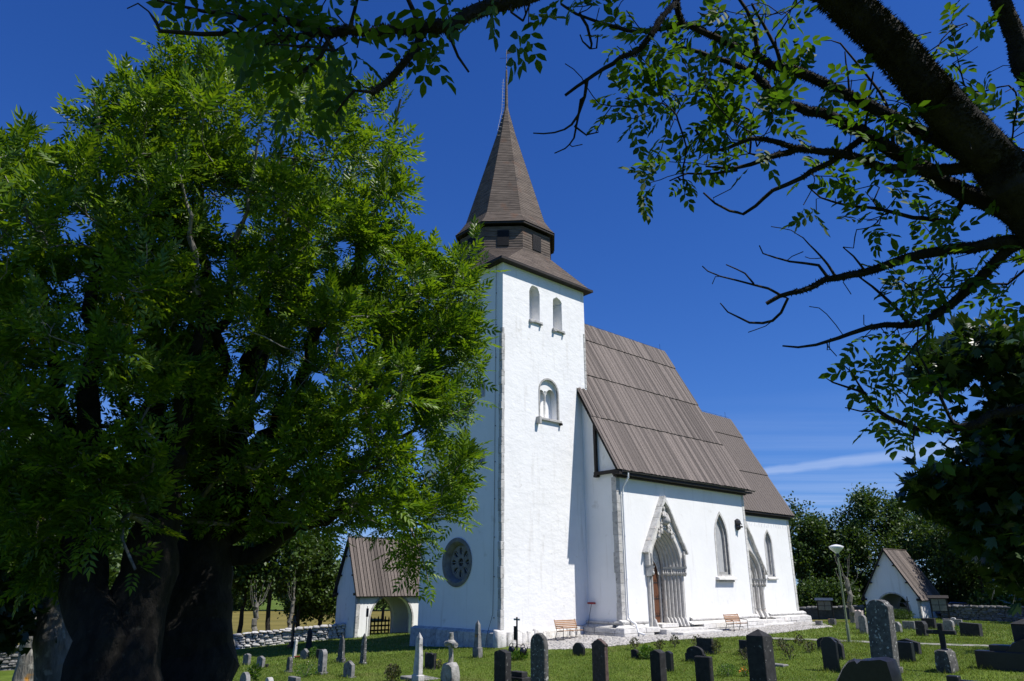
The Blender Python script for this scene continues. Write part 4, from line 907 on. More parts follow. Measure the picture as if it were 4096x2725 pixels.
# ================================================================== gatehouses
def gatehouse(K, W_, L, ze, za, axis, arch, label, bw, over=0.28):
    """K: south-west foot. W_: depth north, L: length east, ze: wall height, za: ridge height (above foot). axis: faces with arches ('SN' or 'WE')"""
    G = empty('gatehouse', tuple(K), CH_ROT); tag(G, label, 'gatehouse')
    mw = PL['plaster2']; yc = W_/2; sl = (za - ze)/(W_/2 + over*0.6)
    rf = lambda y: za - 0.12 - sl*abs(y - yc)
    a0, a1, sp, ap = arch; t = 0.42
    hole = [(arch_loop(a0, a1, -0.35, sp, 'pointed' if axis == 'SN' else 'round', 18, ap), t)]
    gab = lambda y0, y1: [(y1, -0.5), (y0, -0.5), (y0, rf(y0)), (yc, rf(yc)), (y1, rf(y1))]
    rect = lambda x0, x1: [(x0, -0.5), (x1, -0.5), (x1, rf(0)), (x0, rf(0))]
    hs_, hw_ = (hole, []) if axis == 'SN' else ([], hole)
    fill_wall('wall', rect(0, L), hs_, lambda a, z: (a, 0, z), (0,1,0), G, mw)
    fill_wall('wall', rect(0, L), hs_, lambda a, z: (a, W_, z), (0,-1,0), G, mw)
    fill_wall('wall', gab(0, W_), hw_, lambda a, z: (0, a, z), (1,0,0), G, mw)
    fill_wall('wall', gab(0, W_), hw_, lambda a, z: (L, a, z), (-1,0,0), G, mw)
    h2 = [(hole[0][0], 0.001)]; s2, w2_ = (h2, []) if axis == 'SN' else ([], h2)
    fill_wall('inner_wall', rect(t, L-t), s2, lambda a, z: (a, t, z), (0,-1,0), G, mw)
    fill_wall('inner_wall', rect(t, L-t), s2, lambda a, z: (a, W_-t, z), (0,1,0), G, mw)
    fill_wall('inner_wall', [(W_-t,-.5),(t,-.5),(t,rf(0)+.3),(W_-t,rf(0)+.3)], w2_, lambda a, z: (t, a, z), (-1,0,0), G, mw)
    fill_wall('inner_wall', [(W_-t,-.5),(t,-.5),(t,rf(0)+.3),(W_-t,rf(0)+.3)], w2_, lambda a, z: (L-t, a, z), (1,0,0), G, mw)
    for nm, conv, yf, yb in (('arch_ring', southc, -0.03, 0.12),) if axis == 'SN' else (('arch_ring', westc, -0.03, 0.12),):
        ring_frame(hole[0][0], 0.13, yf, yb, nm, PL['lime'], G, conv, skip_first=True)
    if axis == 'SN': ring_frame(hole[0][0], 0.13, W_-0.12, W_+0.03, 'arch_ring', PL['lime'], G, southc, skip_first=True)
    # quoins
    r = random.Random(6); z = -0.4
    while z < rf(0) - 0.25:
        h = r.uniform(0.35, 0.6); MB().box(-0.02, 0.20 + r.uniform(0, .12), -0.02, 0.22, z+.006, min(z+h, rf(0)-.05)-.006).build('quoin_stone', PL['lime'], G, bevel=0.012); z += h
    # roof: deck, boards one by one on both slopes, ridge, verge and bracket timbers
    Rf = empty('roof', (0, 0, 0), 0, G)
    th = math.atan(sl)
    yo = W_/2 + over; zo = za - sl*yo
    mb = MB()
    for s_ in (-1, 1): mb.hexa([(-over, yc+s_*yo, zo-.12), (L+over, yc+s_*yo, zo-.12), (L+over, yc, za-.12), (-over, yc, za-.12), (-over, yc+s_*yo, zo-.03), (L+over, yc+s_*yo, zo-.03), (L+over, yc, za-.03), (-over, yc, za-.03)])
    mb.build('roof_deck', PL['dark'], Rf)
    n = round((L + 2*over)/bw); w = (L + 2*over)/n
    for s_ in (-1, 1):
        nrm = Vector((0, s_*math.sin(th), math.cos(th))); dn = Vector((0, s_*math.cos(th), -math.sin(th))); b = dn*((za - zo)/math.sin(th) + 0.05)
        tp = []
        for kk in (0, 1):
            ww = w*(0.60 if kk == 0 else 0.40); X = Vector((ww, 0, 0)); m2 = MB()
            m2.hexa([-X, X, X+b, -X+b, -X+nrm*.03, X+nrm*.03, X+b+nrm*.03, -X+b+nrm*.03]); tp.append(m2.mesh('roof_board', PL['board']))
        for i in range(n):
            link('roof_board', tp[1], Rf, Vector((-over + (i+.5)*w, yc, za-.02)) + nrm*0.02)
    MB().box(-over, L+over, yc-.10, yc+.10, za+.015, za+.07).build('ridge_board', PL['board'], Rf)
    for s_ in (-1, 1):
        yb = yc + s_*W_/2
        m2 = MB().box(-over+.03, -0.01, min(yb, yb + s_*over*.8) - (0.18 if s_ > 0 else 0), max(yb, yb + s_*over*.8) + (0.18 if s_ < 0 else 0), ze-0.26, ze-0.08); m2.build('eave_beam', PL['dark'], Rf)
        for f in (0.35, 0.7):
            z = ze + (za-ze)*f; y = yc + s_*(za - z)/sl
            MB().box(-over+.02, -0.01, y-.07-s_*.1, y+.07-s_*.1, z-.28, z-.16).build('purlin_end', PL['dark'], Rf)
        MB().hexa([(-over+.01, yc+s_*yo, zo-.20), (-over+.06, yc+s_*yo, zo-.20), (-over+.06, yc, za-.20), (-over+.01, yc, za-.20), (-over+.01, yc+s_*yo, zo-.125), (-over+.06, yc+s_*yo, zo-.125), (-over+.06, yc, za-.125), (-over+.01, yc, za-.125)]).build('verge_board', PL['dark'], Rf)
    return G
g1K = gr(1418, 2553)
G1 = gatehouse(g1K, 2.95, 6.6, 3.15, 7.1, 'SN', (1.2, 4.91, 1.2, 2.82), 'white arched gatehouse with brown board roof behind the tower', 0.30)
# picket gate inside its far arch
pg = empty('picket_gate', tuple(chw(ches(g1K)[0] + 1.25, ches(g1K)[1] - 2.67, g1K[2])), CH_ROT); tag(pg, 'dark wooden picket gate in the far arch of the gatehouse', 'gate')
for i in range(11):
    x = 0.08 + i*0.325; hh = 1.25 + 0.14*abs(((i % 4) - 2))/2
    MB().prism([(x-.055,0,-.05),(x+.055,0,-.05),(x+.055,0,hh-.12),(x,0,hh),(x-.055,0,hh-.12)], (0,.03,0)).build('picket', PL['dark'], pg)
for z in (0.22, 0.55, 0.88): MB().box(0, 3.45, .035, .075, z, z+.12).build('rail', PL['dark'], pg)
g2K = gr(3690, 2475)
G2 = gatehouse(g2K, 5.1, 5.3, 1.85, 6.45, 'WE', (0.98, 3.95, 0.75, None), 'small white gable gatehouse with round arch beside the dark trees', 0.34)
# ================================================================== small furniture
def bench(E, S, rz, label):
    B = empty('park_bench', tuple(gp(E, S)), CH_ROT + rz); tag(B, label, 'bench', 'slatted benches against the church wall')
    L2 = 0.82                                   # local: x along the wall, -y away from it
    for i in range(4):
        MB().box(-L2, L2, -0.50+i*0.115, -0.405+i*0.115, 0.43-i*.008, 0.46-i*.008).build('seat_slat', PL['slat'], B, bevel=0.006)
    for i in range(5):
        z, y = 0.52 + i*0.088, -0.03 + i*0.028
        MB().hexa([(-L2,y-.012,z),(L2,y-.012,z),(L2,y+.012,z),(-L2,y+.012,z),(-L2,y+.012,z+.068),(L2,y+.012,z+.068),(L2,y+.036,z+.068),(-L2,y+.036,z+.068)]).build('back_slat', PL['slat'], B)
    for sx in (-1, 1):
        x = sx*(L2 - 0.05)
        MB().tube([(x,-.52,0.0),(x,-.52,.58),(x,-.48,.63),(x,-.05,.66),(x,.02,.62)], 0.018, 6).tube([(x,-.50,.42),(x,-.06,.40),(x,-.02,.50),(x,.14,.98)], 0.016, 6).tube([(x,-.06,.40),(x,.10,0.0)], 0.018, 6).tube([(x,-.52,.02),(x,.10,.02)], 0.012, 6).build('leg_frame', PL['iron'], B)
    MB().box(-.02,.02,-.50,.02,.40,.425).build('centre_brace', PL['iron'], B)
    return B
bench(3.75, 0.95, 0.0, 'slatted wooden bench against the foot of the white tower')
bench(15.3, 3.75, 0.0, 'slatted wooden bench below the pointed nave window')
# broom leaning on the nave's west wall
br = empty('broom', tuple(gp(6.0, 0.42)), CH_ROT); tag(br, 'red headed broom standing upside down in the corner by the tower', 'broom')
MB().tube([(0,0,0.42),(0.35,-0.02,1.62)], 0.016, 6).build('handle', PL['iron'], br)
red = mat('red_broom_head', (0.22,0.015,0.02), (0.32,0.03,0.03), 5, rough=0.6, bump=0.1)
MB().box(-.05,.06,-.28,.28,0,.10).build('head', red, br, bevel=0.02, loc=(0.37,0,1.60))
# sign post with watering cans
sg = empty('sign_post', tuple(gr(2068, 2638)), CH_ROT); tag(sg, 'thin black sign post between the two hanging watering cans', 'sign post')
MB().tube([(0,0,-.1),(0,0,1.74)], 0.038, 8).build('post', PL['iron'], sg)
MB().box(-.02,.02,0.05,.20,0.78,1.36).build('sign_board', PL['dark'], sg)
plate = mat('pale_sign_plate', (0.42,0.42,0.36), (0.5,0.5,0.45), 4, rough=0.6, bump=0)
MB().box(-.015,.015,.05,.20,1.60,1.68).build('plate', plate, sg); MB().box(-.015,.015,-.20,-.05,1.60,1.68).build('plate', plate, sg)
MB().tube([(0,0,.62),(0,.33,.62),(0,.33,.66)], 0.012, 6).build('hook_arm', PL['iron'], sg); MB().tube([(0,0,.60),(0,-.40,.60),(0,-.40,.64)], 0.012, 6).build('hook_arm', PL['iron'], sg)
plastic = mat('black_plastic', (0.008,0.008,0.009), (0.014,0.014,0.015), 5, rough=0.35, bump=0.0, spec=0.5)
for yy, lab in ((0.36, 'black plastic watering can hanging beside the sign board'), (-0.40, 'black plastic watering can hanging on the free side of the sign post')):
    base = gr(2068, 2638); p = base + (-SV)*yy*1.0
    wc = empty('watering_can', (p[0], p[1], base[2] + 0.20), CH_ROT); tag(wc, lab, 'watering can')
    MB().lathe([(0.02,0),(0.13,0.01),(0.15,0.10),(0.15,0.20),(0.10,0.30),(0.06,0.32)], (0,0,0), 14).build('can_body', plastic, wc, smooth=True, angle=R(40))
    MB().tube([(0,-.06,.30),(0,-.10,.40),(0,0,.46),(0,.14,.36),(0,.17,.18)], 0.016, 7).build('handle', plastic, wc, smooth=True)
    MB().tube([(0,-.12,.08),(0,-.22,.20),(0,-.30,.36)], [.035,.022,.018], 7).build('spout', plastic, wc, smooth=True)
# lamp post
lp_ = gr(3398, 2570); LP = empty('lamp_post', tuple(lp_)); tag(LP, 'slim green lamp post with white saucer lamp head', 'lamp post')
MB().lathe([(0.075,-.2),(0.075,0.78),(0.06,0.82),(0.052,0.86),(0.045,2.5),(0.040,4.0)], (0,0,0), 12).build('pole', PL['green_pole'], LP, smooth=True, angle=R(40))
lampw = mat('opal_white_shade', (0.75,0.75,0.74), (0.8,0.8,0.79), 3, rough=0.3, bump=0, spec=0.5)
hd = MB().lathe([(0.07,3.98),(0.075,4.10),(0.12,4.16),(0.30,4.32),(0.355,4.42),(0.35,4.44),(0.20,4.50),(0.06,4.535),(0.0,4.54)], (0,0,0), 24).build('lamp_head', lampw, LP, smooth=True, angle=R(50))
MB().lathe([(0.05,3.93),(0.078,3.95),(0.078,4.12),(0.05,4.13)], (0,0,0), 14).build('socket', PL['iron'], LP, smooth=True, angle=R(40))
# notice board beside the gatehouse, and a small roofed board by the far wall
def notice(p, w, h, leg, label, roofc, rz, cells):
    N_ = empty('notice_board', tuple(p), rz); tag(N_, label, 'notice board')
    for s_ in (-1, 1): MB().box(s_*w/2-.05, s_*w/2+.05, -.05, .05, -.2, leg+h).build('post', PL['dark'], N_)
    MB().box(-w/2-.04, w/2+.04, -.035, .035, leg, leg+h).build('frame', PL['dark'], N_)
    pm = mat('board_paper', (0.16,0.15,0.12), (0.22,0.21,0.17), 6, rough=0.4, bump=0)
    for i in range(cells):
        for j in range(2):
            x0 = -w/2 + .08 + i*(w-.12)/cells; z0 = leg + .06 + j*(h-.08)/2
            MB().box(x0, x0+(w-.12)/cells-.05, -.05, -.037, z0, z0+(h-.08)/2-.05).build('pane', pm, N_)
    MB().prism([(-w/2-.18,-.22,leg+h+.02),(-w/2-.18,.22,leg+h+.02),(-w/2-.18,0,leg+h+.26)], (w+.36,0,0)).build('roof', roofc, N_)
bluem = mat('blue_grey_roof_sheet', (0.03,0.045,0.07), (0.05,0.07,0.10), 4, rough=0.4, bump=0.1, spec=0.5)
nb = on_plane(3766, 2475, gp(50.4, 0), EV); nb[2] = float(gz(nb[0], nb[1]))
notice(nb, 1.35, 1.15, 0.72, 'dark framed notice board with four panes beside the gable gatehouse', PL['dark'], CH_ROT - R(90) + R(25), 2)
n2 = gp(51.0, -7.6); notice(n2, 1.4, 1.0, 0.85, 'roofed notice shelter with blue grey top among the dark trees', bluem, R(-30), 2)
# iron post by the arch and the thin panel post by the other gatehouse
ip = on_plane(3641, 2472, gp(49.5, 0), EV); ip[2] = float(gz(ip[0], ip[1])); IP = empty('iron_cross_post', tuple(ip), CH_ROT); tag(IP, 'thin black iron post with small cross bars in front of the round arch', 'iron post')
MB().tube([(0,0,-.2),(0,0,2.0)], 0.04, 6).build('post', PL['iron'], IP); MB().box(-.03,.03,-.16,.16,1.55,1.62).box(-.03,.03,.10,.16,1.0,1.6).build('cross_bar', PL['iron'], IP)
tp_ = on_plane(1462, 2560, chw(0, ches(g1K)[1] + 2.6), SV); tp_[2] = float(gz(tp_[0], tp_[1])); TP = empty('panel_post', tuple(tp_), CH_ROT); tag(TP, 'thin post with narrow dark panel in front of the white gatehouse wall', 'sign post')
MB().tube([(0,0,-.2),(0,0,2.15)], 0.022, 6).build('post', PL['iron'], TP); MB().box(-.09,.09,-.02,.02,1.45,2.0).build('panel', PL['iron'], TP, loc=(0,-.03,0))
# ================================================================== gravestones
GM = dict(
 dark = mat('dark_granite', (0.011,0.011,0.0115), (0.030,0.030,0.031), 6, rough=0.8, bump=0.3, bscale=30, bdist=0.008, rnd=0.2, spots=[((0.17,0.17,0.16), 9, 0.66, 0.05)], spec=0.4),
 black = mat('black_granite', (0.007,0.007,0.0075), (0.016,0.016,0.017), 8, rough=0.4, bump=0.1, bscale=40, bdist=0.004, rnd=0.2, spec=0.5),
 grey = mat('weathered_grey_stone', (0.13,0.13,0.125), (0.25,0.245,0.235), 5, rough=0.9, bump=0.5, bscale=22, bdist=0.015, rnd=0.2, spots=[((0.05,0.05,0.048), 6, 0.58, 0.10), ((0.36,0.20,0.05), 4.0, 0.68, 0.04)]),
 pale = mat('pale_limestone_grave', (0.34,0.335,0.32), (0.52,0.51,0.49), 4, rough=0.9, bump=0.6, bscale=16, bdist=0.02, rnd=0.12, spots=[((0.15,0.15,0.14), 6, 0.60, 0.10)]),
 lich = mat('lichened_stone', (0.055,0.055,0.053), (0.12,0.118,0.112), 6, rough=0.95, bump=0.6, bscale=18, bdist=0.02, rnd=0.15, spots=[((0.40,0.40,0.37), 11, 0.60, 0.06), ((0.42,0.22,0.05), 6, 0.70, 0.04)]),
 brown = mat('red_brown_granite', (0.05,0.034,0.03), (0.11,0.075,0.065), 8, rough=0.7, bump=0.3, bscale=30, bdist=0.01, spots=[((0.2,0.19,0.17), 12, 0.67, 0.04)]),
 rough = mat('rough_hewn_stone', (0.20,0.195,0.18), (0.38,0.37,0.345), 3, rough=0.95, bump=0.9, bscale=8, bdist=0.06, spots=[((0.08,0.08,0.075), 4, 0.58, 0.12)]),
 pink = mat('pinkish_limestone', (0.38,0.31,0.27), (0.50,0.42,0.38), 4, rough=0.9, bump=0.4, bscale=18, bdist=0.015),
)
def solve(f, target, lo, hi):
    for _ in range(40):
        m = (lo + hi)/2
        if f(m) < target: lo = m
        else: hi = m
    return (lo + hi)/2
def fit(u0, us, u2, vt, vb):
    K = gr(us, vb)
    w = solve(lambda w: -pix(K - SV*w)[0], -u0, 0.02, 4); t = solve(lambda t: pix(K + EV*t)[0], u2, 0.03, 1.2)
    h = solve(lambda h: -pix(K - SV*w/2 + np.array([0,0,h]))[1], -vt, 0.05, 4)
    return K, w, t, h
def profile(kind, w, h):
    a = w/2; P = [(-a, -0.3), (a, -0.3)]
    if kind == 'flat': P += [(a, h), (-a, h)]
    elif kind == 'round':
        P += [(a*math.cos(t), h - a + a*math.sin(t)) for t in [math.pi*i/12 for i in range(13)]]
    elif kind == 'arch':
        P += [(a, h-.20*w)] + [(a*math.cos(t), h - .20*w + .20*w*math.sin(t)) for t in [math.pi*i/12 for i in range(1, 12)]] + [(-a, h-.20*w)]
    elif kind == 'arch_shoulder':
        b = a*.84; P += [(a, h-.30*w), (b, h-.30*w), (b, h-.25*w)] + [(b*math.cos(t), h-.25*w + .25*w*math.sin(t)) for t in [math.pi*i/12 for i in range(1, 12)]] + [(-b, h-.25*w), (-b, h-.30*w), (-a, h-.30*w)]
    elif kind == 'peak': P += [(a, h-.22*w), (0, h), (-a, h-.22*w)]
    elif kind == 'lowpeak': P += [(a, h-.14*w), (0, h), (-a, h-.14*w)]
    elif kind == 'clipped': P += [(a, h-.3*w), (a*.55, h), (-a, h)]
    elif kind == 'ogee':
        c = [(1,.62),(1.06,.60),(1.06,.45),(.95,.42),(.80,.36),(.60,.22),(.30,.14),(.12,.07),(0,0)]
        P += [(a*x/1.06, h - y*w*.62) for x, y in c] + [(-a*x/1.06, h - y*w*.62) for x, y in c[-2::-1]]
    elif kind == 'bell':
        c = [(1,.55),(.98,.42),(.80,.36),(.72,.24),(.55,.10),(.30,.02),(0,0)]
        P += [(a*x, h - y*w*.6) for x, y in c] + [(-a*x, h - y*w*.6) for x, y in c[-2::-1]]
    elif kind == 'scallop':
        P += [(a, h), (a*.80, h-.02)] + [(a*.75*math.cos(t), h - .14*w + .0 + .13*w*math.sin(t)) for t in [math.pi*i/8 for i in range(9)]] + [(-a*.80, h-.02), (-a, h)]
    elif kind == 'crown':
        P += [(a, h-.02), (a*.85, h-.04), (a*.8, h-.22*w), (a*.45, h-.12*w), (0, h), (-a*.45, h-.12*w), (-a*.8, h-.22*w), (-a*.85, h-.04), (-a, h-.02)]
    elif kind == 'broken': P += [(a, h-.08*w), (a*.3, h-.02*w), (a*.1, h), (-a*.3, h-.10*w), (-a*.5, h-.06*w), (-a, h-.16*w)]
    elif kind == 'corner': P += [(a, h-.28*w)] + [(a - .28*w + .28*w*math.cos(t), h - .28*w + .28*w*math.sin(t)) for t in [math.pi/2*i/5 for i in range(1, 6)]] + [(-a, h-.06)]
    return P
def grave(u0, us, u2, vt, vb, kind, m, label, cat='gravestone', tilt=(0, 0), ped=0.0, rough=0.0, taper=0.0):
    K, w, t, h = fit(u0, us, u2, vt, vb)
    c = K - SV*w/2 + EV*t/2
    name = 'gravestone' if kind not in ('obelisk',) else 'obelisk'
    G = empty(name, (c[0], c[1], K[2]), CH_ROT); G.rotation_euler = (tilt[0], tilt[1], CH_ROT); tag(G, label, cat)
    r = random.Random(hash(label) % 1000 if False else sum(map(ord, label)))
    if kind == 'obelisk':
        ph = h*ped; a, b = w/2, t/2
        if ped:
            MB().hexa([(-b,-a,-.25),(b,-a,-.25),(b,a,-.25),(-b,a,-.25),(-b*.94,-a*.96,ph),(b*.94,-a*.96,ph),(b*.94,a*.96,ph),(-b*.94,a*.96,ph)]).build('pedestal', GM[m], G, bevel=0.02)
            a *= .74; b *= .74
        tw = .68; hp = max(w, t)*.42
        nseg = 5; rings = []
        mb = MB()
        for i in range(nseg + 1):
            f = i/nseg; sc_ = 1 - (1-tw)*f; z = (ph - .02 if ped else -.25) + (h - hp - (ph if ped else -.25))*f
            rings.append([(x*b*sc_ + r.uniform(-rough, rough), y*a*sc_ + r.uniform(-rough, rough), z) for x, y in ((-1,-1),(1,-1),(1,1),(-1,1))])
        for q in rings: mb.v += q
        for i in range(nseg): mb.f += [(i*4+j, i*4+(j+1)%4, (i+1)*4+(j+1)%4, (i+1)*4+j) for j in range(4)]
        mb.v.append((0, 0, h)); n = len(mb.v) - 1
        mb.f += [((nseg)*4+j, nseg*4+(j+1)%4, n) for j in range(4)] + [(3,2,1,0)]
        mb.build('shaft', GM[m], G, bevel=0.012)
    else:
        ph = 0.0
        if ped:
            ph = h*ped; MB().box(-t/2-.06, t/2+.06, -w/2-.07, w/2+.07, -.25, ph).build('plinth', GM[m], G, bevel=0.015)
        P = profile(kind, w, h)
        if taper: P = [(x*(1 + taper*(1 - max(z, 0)/h)), z) for x, z in P]
        if rough: P = [(x + r.uniform(-rough, rough), z + (r.uniform(-rough, rough) if z > 0 else 0)) for x, z in P]
        mb = MB(); mb.prism([(-t/2, -x, z) for x, z in P], (t, 0, 0))
        mb.build('slab', GM[m], G, bevel=0.012 if not rough else 0.03)
    return G
gl = [
 # (left, split, right, top, base, shape, stone, label, options)
 (905,923,934,2558,2652,'round','lich','narrow lichened headstone half hidden by the thick ash trunk',{}),
 (969,990,1002,2614,2661,'broken','grey','small headstone with chipped crooked top',{}),
 (1024,1047,1059,2624,2672,'lowpeak','grey','small square headstone with a flower pot beside it',{}),
 (1143,1155,1168,2628,2692,'round','lich','small rounded lichen spotted headstone near the rose bush',{'ped':.12}),
 (1166,1174,1186,2555,2633,'obelisk','pale','thin pale leaning pillar stone beside a red bowl',{'tilt':(.10,0)}),
 (1220,1238,1248,2509,2597,'obelisk','dark','black pointed obelisk standing in the tower shadow by the wall',{}),
 (1200,1225,1237,2595,2637,'peak','grey','small peaked headstone left of the bright green shrub',{}),
 (1262,1275,1284,2598,2637,'flat','dark','small dark headstone behind the tall round topped one',{}),
 (1268,1287,1305,2598,2700,'round','grey','tall grey round topped pillar headstone on a plinth',{'ped':.10}),
 (1342,1369,1384,2535,2653,'obelisk','lich','lichen spotted obelisk on a pedestal near the gatehouse',{'ped':.16}),
 (1371,1404,1418,2643,2712,'peak','grey','low house shaped headstone with yellow lichen on its ridge',{'ped':.06}),
 (1432,1453,1470,2531,2660,'obelisk','lich','dark tapering pillar before the gatehouse arch',{'ped':.07}),
 (956,983,1000,2689,2745,'round','grey','round shouldered grey headstone low beside the trunk',{}),
 (1056,1072,1092,2710,2762,'round','pale','white rounded headstone just showing its top',{}),
 (1148,1180,1200,2708,2762,'flat','grey','broad flat topped headstone behind the rose bush',{}),
 (566,578,591,2713,2765,'round','pale','small white rounded stone between the two trunks',{}),
 (571,588,595,2580,2665,'round','dark','slim dark headstone standing close to the pale wall',{'tilt':(.05,0)}),
 (1643,1673,1699,2528,2734,'obelisk','pale','tall pale rough edged obelisk with sharp pyramid top',{'ped':.15,'rough':.012}),
 (1697,1735,1745,2611,2679,'scallop','dark','dark headstone with scalloped top and orange lichen rim',{'ped':.05}),
 (1888,1913,1932,2479,2634,'obelisk','grey','slender grey obelisk with orange lichen near the tower foot',{'ped':.27}),
 (1975,2022,2046,2599,2756,'lowpeak','dark','large dark headstone with shallow peaked top left of the watering cans',{}),
 (2121,2180,2197,2532,2770,'round','lich','tall dark round topped headstone with rough pale edge',{'rough':.012}),
 (2290,2333,2342,2571,2625,'bell','black','small black bell shaped headstone by the cobbles',{}),
 (2370,2427,2440,2554,2770,'ogee','brown','tall brown headstone with pointed ogee crown',{'taper':-.04}),
 (2524,2548,2557,2597,2635,'lowpeak','dark','little dark headstone half covered by a leafy plant',{}),
 (2606,2647,2672,2599,2762,'peak','dark','tall dark headstone with mottled lichen flank and peaked top',{}),
 (2657,2686,2698,2604,2688,'peak','black','narrow black headstone tucked behind the mottled peaked one',{}),
 (2741,2819,2827,2585,2652,'arch_shoulder','dark','broad charcoal headstone with shouldered arched top',{}),
 (2788,2850,2858,2553,2618,'flat','dark','flat topped charcoal headstone behind the arched one',{}),
 (2784,2849,2862,2626,2768,'flat','dark','dark flat headstone with chipped pale right edge',{'rough':.01}),
 (2959,3001,3008,2561,2624,'flat','dark','flat dark headstone half hidden behind the big pyramid topped pillar',{}),
 (2992,3030,3040,2588,2665,'flat','dark','dark slab directly behind the big pyramid topped pillar',{}),
 (3270,3360,3368,2548,2607,'arch','dark','wide dark headstone with curved top behind the shouldered one',{}),
 (3295,3357,3364,2548,2687,'bell','black','black headstone with rounded shoulders and carved tulip shape',{}),
 (3325,3374,3383,2571,2641,'corner','dark','dark headstone with one rounded corner by the lamp post',{}),
 (3262,3287,3293,2483,2505,'flat','grey','tiny pale headstone nearest the chancel corner',{}),
 (3314,3340,3348,2476,2503,'flat','lich','tiny mottled headstone in front of the far wall',{}),
 (3424,3452,3460,2440,2520,'crown','pink','pinkish headstone with three pointed crown',{'tilt':(.06,0)}),
 (3440,3468,3476,2461,2537,'round','grey','grey round headstone beside the pinkish crowned one',{}),
 (3490,3582,3604,2399,2700,'bell','lich','very tall grey headstone with orange lichen on its shoulder',{'tilt':(.045,0),'ped':.10}),
 (3560,3603,3612,2488,2531,'clipped','grey','low grey headstone with clipped corner behind the very tall grey stone',{}),
 (3612,3660,3667,2485,2519,'flat','grey','low flat grey headstone before the gatehouse hedge',{}),
 (3665,3703,3717,2485,2546,'clipped','dark','dark headstone with sloping clipped top in the sunlit lawn',{'tilt':(.04,0)}),
 (3690,3742,3750,2474,2517,'flat','dark','low dark slab set along the hedge',{}),
 (3776,3815,3823,2481,2532,'corner','grey','grey headstone with one rounded shoulder beside yellow flowers',{'tilt':(.04,0)}),
 (3775,3850,3855,2477,2512,'flat','grey','wide low headstone with a white pebble on top',{}),
 (3842,3921,3934,2493,2548,'flat','dark','wide dark rain streaked headstone leaning slightly',{'tilt':(.06,0)}),
 (3577,3679,3689,2555,2620,'lowpeak','dark','wide headstone with low pediment behind the square dark one',{}),
 (3572,3655,3666,2568,2650,'flat','black','square black headstone behind the very tall grey stone',{}),
]
for a in gl: grave(*a[:8], **a[8])
# the big pillar with pyramid top in the foreground
K, w, t, h = fit(3003, 3078, 3118, 2517, 2800)
G = empty('gravestone', tuple(K - SV*w/2 + EV*t/2), CH_ROT); tag(G, 'massive black square pillar with pyramid cap beside orange flowers', 'gravestone')
a, b = w/2, t/2; zc = h - 0.20
MB().hexa([(-b,-a,-.3),(b,-a,-.3),(b,a,-.3),(-b,a,-.3),(-b*.94,-a*.94,zc),(b*.94,-a*.94,zc),(b*.94,a*.94,zc),(-b*.94,a*.94,zc)]).build('pillar', GM['dark'], G, bevel=0.015)
mb = MB(); mb.v = [(-b*.95,-a*.95,zc+.004),(b*.95,-a*.95,zc+.004),(b*.95,a*.95,zc+.004),(-b*.95,a*.95,zc+.004),(0,0,h)]; mb.f = [(0,1,4),(1,2,4),(2,3,4),(3,0,4),(3,2,1,0)]
mb.build('pyramid_cap', GM['dark'], G, bevel=0.01)
# rough boulder monument in the right foreground: two lobes
K = gr(3530, 2840); r = random.Random(8); c = K - SV*0.55
G = empty('boulder_gravestone', tuple(c), CH_ROT); tag(G, 'broad dark natural boulder gravestone with two humps', 'gravestone')
def boulder(prof, t, m, parent, name, seed, jit=0.03):
    r = random.Random(seed); mb = MB(); n = len(prof); nl = 5
    cxm = sum(p[0] for p in prof)/n; czm = sum(p[1] for p in prof)/n
    for k in range(nl):
        f = k/(nl-1)*2 - 1; s_ = 1 - 0.16*f*f
        mb.v += [(f*t/2 + r.uniform(-jit, jit), (cxm + (x-cxm)*s_) + r.uniform(-jit, jit), czm + (z-czm)*s_ + r.uniform(-jit, jit)) for x, z in prof]
    for k in range(nl-1): mb.f += [(k*n+j, k*n+(j+1)%n, (k+1)*n+(j+1)%n, (k+1)*n+j) for j in range(n)]
    mb.f += [tuple(range(n))[::-1], tuple(range((nl-1)*n, nl*n))]
    return mb.build(name, m, parent, smooth=True, angle=R(45))
def z_at(u, v, pl_pt): p = on_plane(u, v, pl_pt, EV); return (-(np.dot(p - c, SV)), p[2] - c[2])
out_px = [(3345,2840),(3347,2722),(3375,2668),(3400,2642),(3425,2634),(3440,2650),(3458,2634),(3500,2632),(3545,2630),(3580,2640),(3598,2690),(3607,2740),(3612,2840)]
boulder([z_at(u, v, K) for u, v in out_px], 0.42, GM['black'], G, 'boulder', 3, 0.02)
